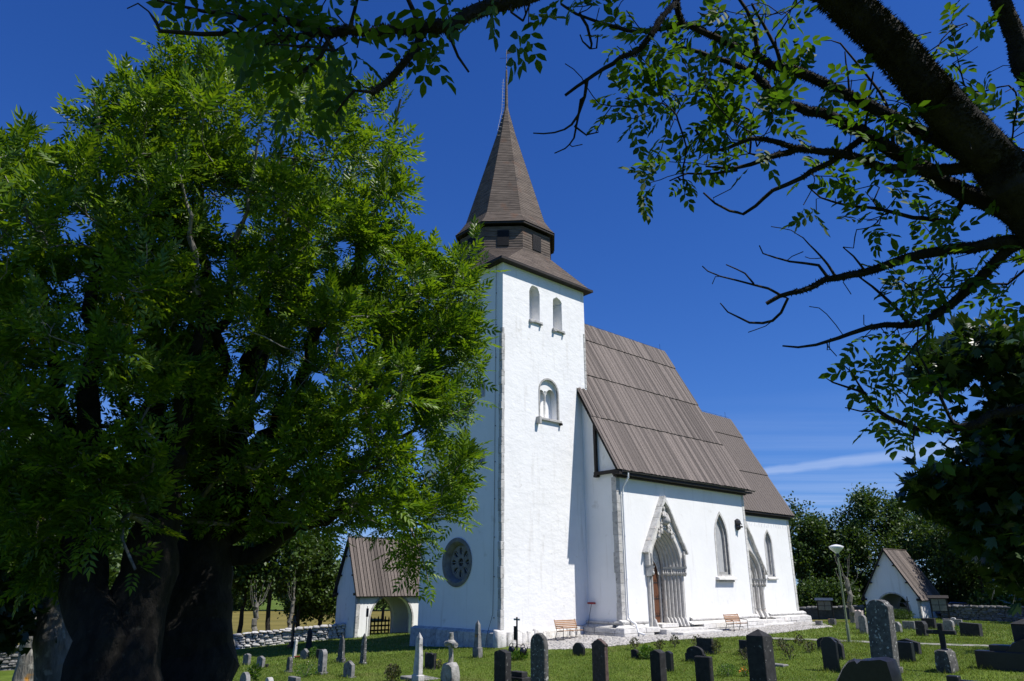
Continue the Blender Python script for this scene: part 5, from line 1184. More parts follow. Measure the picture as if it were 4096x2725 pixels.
# rustic crosses: log-like cross on a rough block
def rustic_cross(u0, us, u2, vt_block, vb, v_top, arm_v, arm_u, label, m1, m2, log=True, tilt=0.0):
    K, w, t, h = fit(u0, us, u2, vt_block, vb); c = K - SV*w/2 + EV*t/2
    G = empty('cross_monument', tuple(c), CH_ROT); tag(G, label, 'stone cross')
    r = random.Random(int(u0)); a = w/2
    boulder([(-a,-.25),(a,-.25),(a*1.02,h*.45),(a*.88,h*.9),(a*.4,h),(-a*.5,h*.99),(-a*.92,h*.86),(-a,h*.4)], t, GM[m1], G, 'rock_base', int(u0), 0.025)
    H = solve(lambda q: -pix(c + np.array([0,0,q]))[1], -v_top, 0.1, 5); Ha = solve(lambda q: -pix(c + np.array([0,0,q]))[1], -arm_v, 0.1, 5)
    al = abs(arm_u)*0.5
    rad = 0.085 if log else 0.07
    if log:
        pts = [(0,0,h*.8),(0.01,0,h+.2),(-.01,0.01,Ha-.1),(0,0,Ha),(0.01,0,H-.08),(0,0,H)]
        MB().tube(pts, [rad*1.25,rad*1.05,rad,rad*1.5,rad*.9,rad*.95], 9).build('cross_shaft', GM[m2], G, smooth=True, angle=R(50))
        MB().tube([(0,-al,Ha-.04),(0,-al*.3,Ha),(0,al*.3,Ha),(0,al,Ha-.02)], [rad*1.15,rad,rad,rad*1.15], 9).build('cross_arm', GM[m2], G, smooth=True, angle=R(50))
        MB().lathe([(0.02,-.02),(0.17,0.02),(0.19,.09),(0.10,.16),(0.02,.18)], (0,0,Ha-.02), 9).build('carved_wreath', GM[m2], G, smooth=True)
    else:
        MB().box(-.06,.06,-.085,.085,h*.8,H).build('cross_shaft', GM[m2], G, bevel=.02)
        MB().box(-.065,.065,-al,al,Ha-.07,Ha+.07).build('cross_arm', GM[m2], G, bevel=.02)
    return G
rustic_cross(1760,1808,1841,2650,2745,2531,2575,0.62,'carved log shaped stone cross with wreath on a rough rock','rough','rough')
rustic_cross(3742,3815,3844,2597,2696,2493,2529,0.92,'plain dark stone cross on a thick rough block','lich','dark',False)
# dark iron cross monument standing in the shade near the wall
K = gr(1166, 2595); G = empty('cross_monument', tuple(K), CH_ROT); tag(G, 'thin black cross on stepped foot in shade before the dry wall', 'stone cross')
MB().box(-.2,.2,-.28,.28,-.2,.22).box(-.14,.14,-.2,.2,.222,.42).build('foot', GM['black'], G, bevel=.015); MB().box(-.06,.06,-.11,.11,.42,1.95).build('cross_shaft', GM['black'], G, bevel=.02); MB().box(-.065,.065,-.30,.30,1.50,1.66).build('cross_arm', GM['black'], G, bevel=.02)
# stepped plinth slab right of the dark headstone
K, w, t, h = fit(2045, 2092, 2112, 2687, 2738)
G = empty('stepped_plinth', tuple(K - SV*w/2 + EV*t/2), CH_ROT); tag(G, 'low dark stepped stone plinth between two tall headstones', 'grave plinth')
MB().box(-t*.9,t*.9,-w*.6,w*.6,-.2,h*.55).build('lower_step', GM['dark'], G, bevel=.015); MB().box(-t*.6,t*.6,-w*.45,w*.5,h*.55,h).build('upper_step', GM['dark'], G, bevel=.015)
# lying slabs
for u, v, w, l, lab, m in ((1680, 2716, 1.3, 1.0, 'flat grave slab lying in the grass behind the pale obelisk', 'grey'), (572, 2690, 0.7, 0.5, 'flat pale rock lying in grass between the trunks', 'pale'), (3115, 2664, 0.6, 0.4, 'small flat plaque stone lying beside the big pillar', 'grey')):
    K = gr(u, v); G = MB().box(-l/2, l/2, -w/2, w/2, -.1, .07).build('grave_slab', GM[m], None, bevel=.025, loc=tuple(K), rot=(0.02, 0.03, CH_ROT)); tag(G, lab, 'grave slab')
# stepped dark family monument at the right edge
K = gr(3915, 2672); G = empty('family_monument', tuple(K), CH_ROT); tag(G, 'big black stepped family monument with pyramid capped pillar in tree shade', 'monument')
def yz(u, v, off=0.0):
    p = on_plane(u, v, K + EV*off, EV); return -float(np.dot(p - K, SV)), float(p[2] - K[2])
y1, z1 = yz(3903, 2600); y0, _ = yz(4140, 2600); MB().box(-.2,.25,y0,y1,-.3,z1).build('lower_block', GM['black'], G, bevel=.02)
y1, z2 = yz(3958, 2578, .1); MB().box(-.05,.5,y0,y1,z1-.3,z2).build('upper_block', GM['black'], G, bevel=.02)
ya, za_ = yz(4046, 2495, .2); yb_, zb_ = yz(4150, 2495, .2); zt_ = yz(4100, 2475, .2)[1]
mb = MB().box(.05,.55,yb_,ya,z2-.2,za_); mb.build('pillar', GM['dark'], G, bevel=.02)
mb = MB(); mb.v = [(.02,yb_-.03,za_+.003),(.58,yb_-.03,za_+.003),(.58,ya+.03,za_+.003),(.02,ya+.03,za_+.003),(.3,(ya+yb_)/2,zt_)]; mb.f = [(0,1,4),(1,2,4),(2,3,4),(3,0,4),(3,2,1,0)]; mb.build('pyramid_cap', GM['dark'], G)
boulder([yz(4010,2680,-.3), yz(4150,2680,-.3), yz(4150,2560,-.3), yz(4080,2555,-.3), yz(4040,2572,-.3), yz(4015,2610,-.3)][::-1], 0.3, GM['black'], G, 'side_boulder', 5, 0.02)
# grave kerb in the lower right corner
K = gr(3815, 2755); G = empty('grave_kerb', tuple(K), CH_ROT); tag(G, 'dark low stone grave kerb with corner blocks', 'grave kerb')
p2 = gr(4150, 2765); d = p2 - K; Lk = float(np.dot(d, SV)); 
hk = solve(lambda q: -pix(K + np.array([0,0,q]))[1], -2702, 0.05, 2)
MB().box(-.1,.1,-2.4,0,-.2,hk*.72).build('kerb_stone', GM['black'], G, bevel=.02); MB().box(-.13,.13,-.22,.12,-.2,hk).build('corner_block', GM['black'], G, bevel=.02); MB().box(-.13,.13,-2.3,-2.05,-.2,hk*.95).build('corner_block', GM['black'], G, bevel=.02)
# low hedge of the grave before the gatehouse is leafy: see plants.  white pebble on the wide stone
# flower pot, bowl
terra = mat('dark_flower_pot', (0.03,0.03,0.03), (0.06,0.05,0.05), 5, rough=0.7, bump=0.1)
K = gr(1067, 2671); o = MB().lathe([(0.05,0),(0.06,0.02),(0.09,0.16),(0.075,0.16),(0.06,0.12)], (0,0,0), 12).build('flower_pot', terra, None, loc=tuple(K), smooth=True, angle=R(40)); tag(o, 'small dark flower pot with dry flowers on the lawn', 'flower pot')
K = gr(1188, 2633); o = MB().lathe([(0.08,0),(0.13,0.03),(0.17,0.10),(0.15,0.10),(0.11,0.05)], (0,0,0), 14).build('grave_bowl', red, None, loc=tuple(K), smooth=True, angle=R(40)); tag(o, 'red bowl at the foot of the thin leaning pillar', 'bowl')
K, w, t, h = fit(3775, 3850, 3855, 2477, 2512); p = K - SV*w*.42 + EV*t/2; o = boulder([(-.16,0),(.16,0),(.17,.05),(.05,.10),(-.10,.09)], .16, GM['pale'], None, 'pebble', 2, .012); o.location = (p[0], p[1], K[2] + h); o.rotation_euler = (0,0,CH_ROT); tag(o, 'white pebble lying on top of the wide low headstone', 'pebble')
# ================================================================== trees
DS = 4096/2357.0                                # traced points are in 2357-pixel-wide picture coordinates
def tr(pts): return [at(u*DS, v*DS, d) for u, v, d in pts]
bark_dark = mat('mossy_dark_bark', (0.014,0.0125,0.010), (0.048,0.044,0.036), 9, (1,1,0.35), 0.95, 1.0, 10, 0.12, (1,1,0.25), spots=[((0.11,0.105,0.09), 7, 0.66, 0.08)])
bark_grey = mat('furrowed_grey_bark', (0.10,0.095,0.085), (0.27,0.255,0.225), 8, (1,1,0.25), 0.95, 1.0, 11, 0.07, (1,1,0.22), spots=[((0.34,0.33,0.29), 6, 0.58, 0.08), ((0.40,0.19,0.03), 2.2, 0.66, 0.06)])
bark_pale = mat('pale_young_bark', (0.09,0.085,0.07), (0.20,0.19,0.165), 7, (1,1,0.4), 0.9, 0.6, 20, 0.02, spots=[((0.36,0.20,0.03), 3.0, 0.64, 0.06), ((0.06,0.055,0.045), 4.0, 0.6, 0.1)])
bark_shade = mat('shade_black_mossy_bark', (0.007,0.0062,0.005), (0.024,0.021,0.017), 9, (1,1,0.5), 0.95, 1.0, 16, 0.05, spots=[((0.05,0.05,0.038), 7, 0.66, 0.08)])  # mossy bark blackened, the canopy's shade put into its colour
ash_m = leaf_mat('ash_leaf', [(0.050,0.115,0.010), (0.110,0.205,0.012), (0.170,0.265,0.018), (0.085,0.170,0.012), (0.040,0.098,0.012), (0.130,0.210,0.016)], 0.42, 0.42)
near_m = leaf_mat('near_ash_leaf', [(0.024,0.062,0.007), (0.050,0.115,0.009), (0.034,0.082,0.009), (0.075,0.145,0.012)], 0.52, 0.6)
maple_m = leaf_mat('maple_leaf', [(0.018,0.042,0.008), (0.028,0.062,0.010), (0.022,0.050,0.009)], 0.25, 0.4)
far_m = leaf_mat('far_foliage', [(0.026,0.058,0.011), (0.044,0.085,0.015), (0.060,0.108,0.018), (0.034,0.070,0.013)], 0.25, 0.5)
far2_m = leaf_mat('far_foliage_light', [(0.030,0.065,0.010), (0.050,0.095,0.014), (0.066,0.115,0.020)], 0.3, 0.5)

class Net:
    def __init__(s, cap=60000):
        s.P = np.zeros((cap, 3)); s.D = np.zeros((cap, 3)); s.par = np.full(cap, -1); s.rf = np.zeros(cap); s.n = 0; s.tips = []
    def node(s, p, par, rfix=0.0):
        i = s.n; s.P[i] = p; s.par[i] = par; s.rf[i] = rfix
        if par >= 0:
            d = s.P[i] - s.P[par]; s.D[i] = d/(np.linalg.norm(d)+1e-9)
            if s.par[par] < 0: s.D[par] = s.D[i]
        s.n += 1; return i
    def limb(s, pts, r0, r1, attach=None, step=0.25, wob=0.02, rng=np.random.default_rng(1), root=False, tp=1.0):
        """smooth limb through pts; attached to the nearest node unless root"""
        pts = [np.asarray(p, float) for p in pts]
        if root or s.n == 0: par = -1
        else: par = int(np.argmin(np.linalg.norm(s.P[:s.n] - pts[0], axis=1)))
        L = sum(np.linalg.norm(b-a) for a, b in zip(pts, pts[1:])); done = 0.0
        if par < 0: par = s.node(pts[0], -1, r0)
        Q = [2*pts[0]-pts[1]] + pts + [2*pts[-1]-pts[-2]]
        for k in range(1, len(Q)-2):
            a, b, c, d = Q[k-1:k+3]; seg = np.linalg.norm(c-b); m = max(1, int(math.ceil(seg/step)))
            for i in range(1 if k == 1 and par >= 0 and (root or np.linalg.norm(s.P[par]-pts[0]) < 1e-6) else (0 if k == 1 else 1), m+1):
                t = i/m
                p = 0.5*((2*b) + (-a+c)*t + (2*a-5*b+4*c-d)*t*t + (-a+3*b-3*c+d)*t**3)
                f = min(1, (done + seg*t)/L); r = r1 + (r0-r1)*(1-f)**tp
                par = s.node(p + rng.normal(0, wob*min(1, r*12+.15), 3), par, r)
            done += seg
        s.tips.append(par); return par
    def attach(s, T, step=0.22, wob=0.03, seed=1, up=0.0, dirw=0.5, origin=None, penal=0.0, maxlen=None):
        r = np.random.default_rng(seed); T = np.asarray(T)
        o = s.P[0] if origin is None else np.asarray(origin)
        for t in T[np.argsort(np.linalg.norm(T - o, axis=1))]:
            d = t - s.P[:s.n]; L = np.linalg.norm(d, axis=1) + 1e-6
            cosv = np.einsum('ij,ij->i', d, s.D[:s.n])/L
            j = int(np.argmin(L*(1 + dirw - dirw*cosv))); l = L[j]
            if l < 0.04: continue
            c = s.P[j] + s.D[j]*l*0.42 + np.array([0, 0, up*l]); m = max(1, int(math.ceil(l/step))); par = j; p0 = s.P[j].copy()
            for i in range(1, m+1):
                f = i/m; p = (1-f)**2*p0 + 2*f*(1-f)*c + f*f*t
                if i < m: p = p + r.normal(0, wob*step*2, 3)
                par = s.node(p, par)
            s.tips.append(par)
    def radii(s, tip=0.005, p=2.35):
        n = s.n; acc = np.zeros(n); hasc = np.zeros(n, bool); ch = s.par[:n]
        hasc[ch[ch >= 0]] = True; r = np.zeros(n)
        for i in range(n-1, -1, -1):
            v = acc[i] if hasc[i] else tip**p
            if s.rf[i] > 0: v = max(v*0, s.rf[i]**p)
            r[i] = v**(1/p)
            if ch[i] >= 0: acc[ch[i]] += v + (tip*0.10)**p
        # a child never thicker than its parent
        for i in range(n):
            if ch[i] >= 0: r[i] = min(r[i], r[ch[i]]*1.0)
        s.r = r; return r
    def mesh(s, name, m, gnarl=0.0, seed=1, minr=0.0, maxr=9.0, big=10):
        n = s.n; r = s.r; par = s.par[:n]; P = s.P[:n]
        main = np.full(n, -1); best = np.zeros(n)
        for i in range(n):
            q = par[i]
            if q >= 0 and r[i] > best[q]: best[q] = r[i]; main[q] = i
        Tn = np.zeros((n, 3))
        for i in range(n):
            d = P[i]-P[par[i]] if par[i] >= 0 else 0
            if main[i] >= 0: d = d + (P[main[i]]-P[i])
            l = np.linalg.norm(d); Tn[i] = d/l if l > 1e-9 else (0, 0, 1)
        ref = np.array([0.317, 0.911, 0.263]); A = np.cross(Tn, ref); A /= np.linalg.norm(A, axis=1)[:,None]+1e-9; B = np.cross(Tn, A)
        Vs, Fs, off = [], [], 0
        rg = np.random.default_rng(seed)
        for k, lo, hi in ((4, minr, 0.03), (7, 0.03, 0.12), (big+6, 0.12, 9)):
            idx = np.array([i for i in range(n) if par[i] >= 0 and max(lo, minr) <= r[i] < min(hi, maxr)])
            if len(idx) == 0: continue
            q = par[idx]; ang = 2*np.pi*np.arange(k)/k; cs, sn = np.cos(ang), np.sin(ang)
            ismain = main[q] == idx
            rp = np.where(ismain, r[q], r[idx]*1.12); rp = np.minimum(rp, np.where(ismain, 9, r[q]))
            Aq = np.where(ismain[:,None], A[q], A[idx]); Bq = np.where(ismain[:,None], B[q], B[idx])
            gn = lambda P0, rad: 1 + gnarl*np.sin(ang[None]*3 + P0[:,2:3]*1.7 + P0[:,0:1])*(rad[:,None] > .1) + gnarl*0.7*np.sin(ang[None]*7 + P0[:,2:3]*3.1)*(rad[:,None] > .1)
            R0 = P[q][:,None,:] + (Aq[:,None,:]*cs[None,:,None] + Bq[:,None,:]*sn[None,:,None])*(rp[:,None]*gn(P[q], rp))[:,:,None]
            R1 = P[idx][:,None,:] + (A[idx][:,None,:]*cs[None,:,None] + B[idx][:,None,:]*sn[None,:,None])*(r[idx][:,None]*gn(P[idx], r[idx]))[:,:,None]
            V = np.concatenate([R0, R1], 1).reshape(-1, 3); m_ = len(idx); b = (np.arange(m_)*2*k)[:,None] + off
            j = np.arange(k); j2 = (j+1) % k
            Fs.append(np.stack([b+j, b+j2, b+k+j2, b+k+j], 2).reshape(-1, 4)); Vs.append(V); off += len(V)
        return mesh_np(name, np.concatenate(Vs), np.concatenate(Fs), m, True)
def ash_template(n=4):
    V, Fq = [], []
    def leaflet(x, side, l, w, ang):
        c, s_ = math.cos(ang), math.sin(ang)*side
        b = len(V)
        for a, h, z in ((0, 0, 0), (.42, .5, .05), (1.0, 0, -.10), (.42, -.5, .05)):
            X, Y = a*l, h*w; V.append((x + X*c - Y*s_, X*s_ + Y*c, -0.22*x*x + z*l*1.0 - 0.10*a*a*l))
        Fq.extend([(b, b+1, b+2), (b, b+2, b+3)])
    for i in range(n):
        x = 0.30 + 0.58*i/(n-1)
        for sd in (-1, 1): leaflet(x, sd, 0.40*(1 - 0.18*abs(i-1.2)/2), 0.135, R(58 - 6*i))
    leaflet(0.95, 1, 0.42, 0.14, 0.0)
    return np.array(V), np.array(Fq)
def maple_template():
    pts = [(0,0),(.30,-.28),(.62,-.50),(.55,-.22),(.95,-.20),(.80,-.06),(1.1,0),(.80,.06),(.95,.20),(.55,.22),(.62,.50),(.30,.28)]
    V = np.array([(x, y, -0.12*x*x - 0.10*abs(y)) for x, y in pts]); n = len(pts)
    return V, np.array([(0, i, i+1) for i in range(1, n-1)])
def blob_template():
    V = np.array([(0,0,0),(.45,.36,.06),(1.0,0.05,-.12),(.5,-.38,.05)]); return V, np.array([(0,1,2),(0,2,3)])
def frames(D, rng, upbias=1.0, roll=0.5):
    n = len(D); D = D/(np.linalg.norm(D, axis=1)[:,None]+1e-9)
    U = np.array([0, 0, upbias])[None] + rng.normal(0, roll, (n, 3)); U -= D*np.einsum('ij,ij->i', U, D)[:,None]; U /= np.linalg.norm(U, axis=1)[:,None]+1e-9
    Y = np.cross(U, D); return np.stack([D, Y, U], 2)          # columns: x, y, z
def leaf_mesh(name, pos, D, size, tpl, m, rng, upbias=1.0, roll=0.5):
    V, Fq = tpl; M = frames(D, rng, upbias, roll); n = len(pos)
    W_ = np.einsum('nij,kj->nki', M, V)*size[:,None,None] + pos[:,None,:]
    Fc = (Fq[None] + (np.arange(n)*len(V))[:,None,None]).reshape(-1, Fq.shape[1])
    return mesh_np(name, W_.reshape(-1, 3), Fc, m)
def foliage(net, rng, per_tip=6, back=3, spread=0.10, out=1.0, droop=0.0, size=(0.24, 0.34), upb=0.35, tips=None, rnd=0.9, tpl=None, m=None, name='crown', upbias=1.0, roll=0.5):
    pos, D, sz = [], [], []
    for t in (net.tips if tips is None else tips):
        i = t
        for k in range(back):
            if i < 0: break
            nk = per_tip if k == 0 else max(1, int(per_tip*0.6))
            for _ in range(nk):
                v = rng.normal(0, rnd, 3); d = net.D[i]*out + v*0.7 + np.array([0, 0, upb - droop])
                pos.append(net.P[i] + rng.normal(0, spread, 3)); D.append(d); sz.append(rng.uniform(*size))
            i = net.par[i]
    return leaf_mesh(name, np.array(pos), np.array(D), np.array(sz), tpl, m, rng, upbias, roll)
def poly_d(x, y, poly):
    """distance to outline (pixels), inside mask"""
    P = np.asarray(poly, float); ins = inside(x, y, P); d = np.full(len(x), 1e9)
    for a, b in zip(P, np.roll(P, -1, 0)):
        ab = b-a; t = np.clip(((x-a[0])*ab[0] + (y-a[1])*ab[1])/(ab@ab), 0, 1); d = np.minimum(d, np.hypot(x-a[0]-t*ab[0], y-a[1]-t*ab[1]))
    return d, ins
def targets(poly, n, dist, half, rng, soft=300, dens=None):
    P = np.asarray(poly); out_ = []
    while len(out_) < n:
        x, y = rng.uniform(P[:,0].min(), P[:,0].max(), 4*n), rng.uniform(P[:,1].min(), P[:,1].max(), 4*n)
        d, ins = poly_d(x, y, P); k = ins & (d > 6)
        if dens is not None: k &= rng.uniform(0, 1, len(x)) < dens(x, y)
        for a, b, q in zip(x[k], y[k], d[k]):
            hd = half*math.sqrt(min(1, q/soft)); dd = dist(a, b) if callable(dist) else dist
            out_.append(at(a*DS, b*DS, dd + rng.uniform(-hd, hd)))
            if len(out_) >= n: break
    return np.array(out_)
def broad_ash(n=3):
    V, Fq = [], []
    def leaflet(x, side, l, w, ang):
        c, s_ = math.cos(ang), math.sin(ang)*side; b = len(V)
        for a, h, z in ((0, 0, 0), (.28, .42, .04), (.66, .44, .03), (1.0, 0, -.10), (.66, -.44, .03), (.28, -.42, .04)):
            X, Y = a*l, h*w; V.append((x + X*c - Y*s_, X*s_ + Y*c, -0.22*x*x + z*l - 0.12*a*a*l))
        Fq.extend([(b, b+1, b+2), (b, b+2, b+3), (b, b+3, b+4), (b, b+4, b+5)])
    for i in range(n):
        x = 0.28 + 0.50*i/(n-1)
        for sd in (-1, 1): leaflet(x, sd, 0.36*(1 - 0.12*abs(i-1)), 0.185, R(62 - 7*i))
    leaflet(0.90, 1, 0.40, 0.20, 0.0)
    return np.array(V), np.array(Fq)
def clumps(T, rng, k=5, rad=0.30):
    """each sampled point becomes a small clump of twig ends, so the crown has gaps"""
    q = rng.normal(0, 1, (len(T), k, 3)); q = q/np.linalg.norm(q, axis=2)[:,:,None]*rng.uniform(.25, 1, (len(T), k, 1))*rad*rng.uniform(.6, 1.3, (len(T), 1, 1)); q[:,:,2] *= 0.75
    return np.concatenate([T, (T[:,None,:] + q).reshape(-1, 3)])
ASH, MAPLE, BLOB, BROAD = ash_template(4), maple_template(), blob_template(), broad_ash(3)
def tree_obj(name, label, base, cat='tree', group=None):
    o = empty(name, tuple(base)); tag(o, label, cat, group); return o
def put(o, me, name, kind=None):
    c = link(name, me, o); c.location = -o.location
    if kind: tag(c, kind=kind)
    return c
def ground_pt(p): return np.array([p[0], p[1], float(gz(p[0], p[1])) - 0.25])

# ---- the great ash on the left: right hand trunk
ra = np.random.default_rng(21)
A = Net(90000)
b0 = at(452*DS, 1568*DS, 11.5); bA = ground_pt(b0)
A.limb([bA, b0*[1,1,0] + [0,0,1.3], *tr([(458,1430,11.6),(468,1290,11.7),(482,1190,11.8)])], 0.60, 0.34, root=True, wob=0.03, rng=ra)
limbsA = [([(480,1200,11.8),(470,1000,11.8),(480,800,11.9),(470,560,12.0),(450,300,12.1),(420,130,12.2)], .20, .02),
          ([(490,1200,11.8),(540,1000,11.9),(590,800,12.2),(640,560,12.4),(690,330,12.6),(720,170,12.7)], .21, .02),
          ([(500,1220,11.8),(600,1040,11.6),(700,860,11.4),(800,640,11.2),(880,420,11.1),(920,230,11.0)], .18, .02),
          ([(505,1230,11.8),(640,1080,11.5),(780,950,11.1),(920,840,10.8),(1020,700,10.7),(1080,560,10.6)], .15, .015),
          ([(510,1250,11.8),(660,1150,11.4),(820,1060,11.1),(960,990,11.0),(1090,930,10.9)], .12, .015),
          ([(520,1290,11.8),(620,1260,11.5),(720,1200,11.2),(840,1150,11.1),(960,1110,11.1),(1060,1060,11.1)], .13, .012),
          ([(840,1150,11.1),(920,1180,10.9),(960,1250,10.8),(985,1340,10.7)], .03, .008),
          ([(500,1210,11.8),(560,980,12.6),(650,700,13.4),(740,450,13.9),(800,260,14.0)], .16, .02),
          ([(490,1210,11.8),(500,950,11.0),(520,700,10.4),(560,480,10.1),(600,300,10.0)], .15, .02)]
for p, r0, r1 in limbsA: A.limb(tr(p), r0*1.15, r1, wob=0.05, rng=ra, tp=1.6)
polyA = [(360,340),(330,230),(395,125),(470,150),(520,120),(600,115),(700,155),(800,185),(890,190),(945,205),(925,290),(935,360),(915,440),(965,480),(1050,550),(1060,610),(1098,645),(1068,720),(1108,830),(1088,890),(1115,965),(1075,1090),(1025,1180),(1010,1240),(960,1265),(975,1310),(972,1335),(948,1335),(920,1295),(860,1270),(790,1265),(720,1255),(640,1235),(560,1230),(420,1200),(380,900),(340,600)]
dA = lambda u, v: 11.6 - 0.8*max(0, (u-700)/450)
TA = targets(polyA, 375, dA, 2.9, ra, 330, dens=lambda x, y: np.where((x < 620) & (y > 850), 0.75, 1.0))
TA = clumps(TA, ra, 5, 0.30)
A.attach(TA, step=0.20, wob=0.05, seed=3, up=0.10, dirw=0.55, origin=A.P[0] + [0,0,2.5])
A.radii(0.0045)
tA = tree_obj('ash_tree', 'great leafy ash tree with the thickest single trunk left of the church', bA)
put(tA, A.mesh('trunk', bark_shade, 0.07, 4, 0.05), 'trunk'); put(tA, A.mesh('branches', bark_grey, 0, 4, 0, 0.05), 'branches', 'stuff')
put(tA, foliage(A, ra, 4, 2, 0.035, 1.0, size=(0.17, 0.36), upb=0.42, rnd=0.8, tpl=ASH, m=ash_m), 'crown', 'stuff')
# ---- left hand trunk of the pair
rb = np.random.default_rng(22); B = Net(90000)
b0 = at(275*DS, 1568*DS, 10.2); bB = ground_pt(b0)
B.limb([bB, b0*[1,1,0] + [0,0,1.2], *tr([(300,1500,10.25),(325,1400,10.3),(345,1290,10.3),(360,1200,10.35),(366,1140,10.4)])], 0.50, 0.24, root=True, wob=0.03, rng=rb)
B.limb([bB, b0*[1,1,0] + [-.25,0,1.3], *tr([(225,1480,10.1),(205,1380,10.3),(190,1260,10.5),(185,1150,10.6),(182,1100,10.6)])], 0.36, 0.19, wob=0.03, rng=rb)
limbsB = [([(185,1120,10.6),(150,950,10.8),(110,740,11.0),(70,540,11.2),(40,380,11.3)], .15, .02),
          ([(190,1110,10.6),(210,900,10.4),(220,650,10.3),(230,420,10.3),(215,230,10.3)], .16, .02),
          ([(185,1130,10.6),(90,1010,10.3),(0,900,10.0),(-80,780,9.9)], .13, .02),
          ([(190,1200,10.5),(80,1150,10.6),(-20,1090,10.7),(-110,1020,10.8)], .12, .02),
          ([(365,1150,10.4),(370,950,10.6),(350,700,10.9),(330,450,11.2),(330,250,11.4)], .17, .02),
          ([(362,1160,10.4),(420,980,10.0),(450,760,9.8),(440,540,9.7),(400,340,9.8)], .15, .02),
          ([(350,1240,10.3),(300,1180,9.6),(280,1240,9.3),(310,1310,9.2)], .05, .02),
          ([(365,1180,10.4),(300,1000,11.6),(260,800,12.2),(250,560,12.6)], .13, .02)]
for p, r0, r1 in limbsB: B.limb(tr(p), r0*1.1, r1, wob=0.05, rng=rb, tp=1.6)
polyB = [(-160,400),(0,330),(30,310),(130,268),(225,255),(215,190),(190,128),(230,122),(270,160),(330,215),(400,250),(470,400),(500,700),(480,950),(440,1120),(400,1280),(350,1390),(290,1370),(230,1400),(120,1350),(40,1370),(-160,1300)]
TB = targets(polyB, 255, 10.6, 2.6, rb, 300, dens=lambda x, y: np.where(y > 900, 0.6, 1.0))
TB = clumps(TB, rb, 5, 0.30)
B.attach(TB, step=0.20, wob=0.05, seed=5, up=0.10, dirw=0.55, origin=B.P[0] + [0,0,3.0])
B.radii(0.0045)
tB = tree_obj('ash_tree', 'gnarled ash tree with forked double trunk beside the thickest trunk', bB)
put(tB, B.mesh('trunk', bark_shade, 0.09, 5, 0.05), 'trunk'); put(tB, B.mesh('branches', bark_grey, 0, 5, 0, 0.05), 'branches', 'stuff')
put(tB, foliage(B, rb, 4, 2, 0.035, 1.0, size=(0.17, 0.35), upb=0.42, rnd=0.8, tpl=ASH, m=ash_m), 'crown', 'stuff')
# ---- sunlit grey trunk behind, with maple leaves low on the left
rc = np.random.default_rng(23); Cn = Net(30000)
b0 = at(122*DS, 1568*DS, 14.2); bC = ground_pt(b0)
Cn.limb([bC, b0*[1,1,0] + [0,0,1.2], *tr([(120,1480,14.2),(128,1420,14.3),(110,1330,14.4),(95,1240,14.5),(60,1120,14.5)])], 0.30, 0.20, root=True, wob=0.02, rng=rc)
Cn.limb(tr([(95,1240,14.5),(30,1180,14.0),(-40,1130,13.6)]), .09, .03, rng=rc); Cn.limb(tr([(110,1330,14.4),(60,1280,13.8),(10,1290,13.4)]), .06, .02, rng=rc)
TC = targets([(-120,1080),(40,1100),(120,1180),(110,1300),(90,1360),(75,1420),(40,1470),(0,1480),(-120,1480)], 420, 13.6, 1.6, rc, 120)
Cn.attach(TC, step=0.25, wob=0.05, seed=6, dirw=0.4); Cn.radii(0.005)
tC = tree_obj('maple_tree', 'maple with sunlit furrowed grey trunk spotted with orange lichen', bC)
put(tC, Cn.mesh('trunk', bark_grey, 0.06, 6), 'trunk')
put(tC, foliage(Cn, rc, 5, 3, 0.12, 0.6, droop=0.5, size=(0.13, 0.20), tpl=MAPLE, m=maple_m), 'crown', 'stuff')
# ---- a thin trunk at the far left
rd = np.random.default_rng(24); Dn = Net(20000); b0 = at(62*DS, 1568*DS, 19.0); bD = ground_pt(b0)
Dn.limb([bD, b0*[1,1,0] + [0,0,1.4], *tr([(72,1440,19),(84,1330,19.2),(90,1220,19.4)])], 0.27, 0.17, root=True, rng=rd)
TD = targets([(-200,1000),(250,1000),(300,1200),(230,1330),(60,1340),(-200,1380)], 360, 19.5, 2.5, rd, 150)
Dn.attach(TD, step=0.35, wob=0.05, seed=7, dirw=0.4); Dn.radii(0.007)
tD = tree_obj('young_tree', 'slim grey trunked tree at the foot of the dark stone wall end', bD)
put(tD, Dn.mesh('trunk', bark_grey, 0.05, 7), 'trunk'); put(tD, foliage(Dn, rd, 5, 3, 0.2, 0.6, droop=0.3, size=(0.20, 0.34), tpl=BLOB, m=far_m), 'crown', 'stuff')

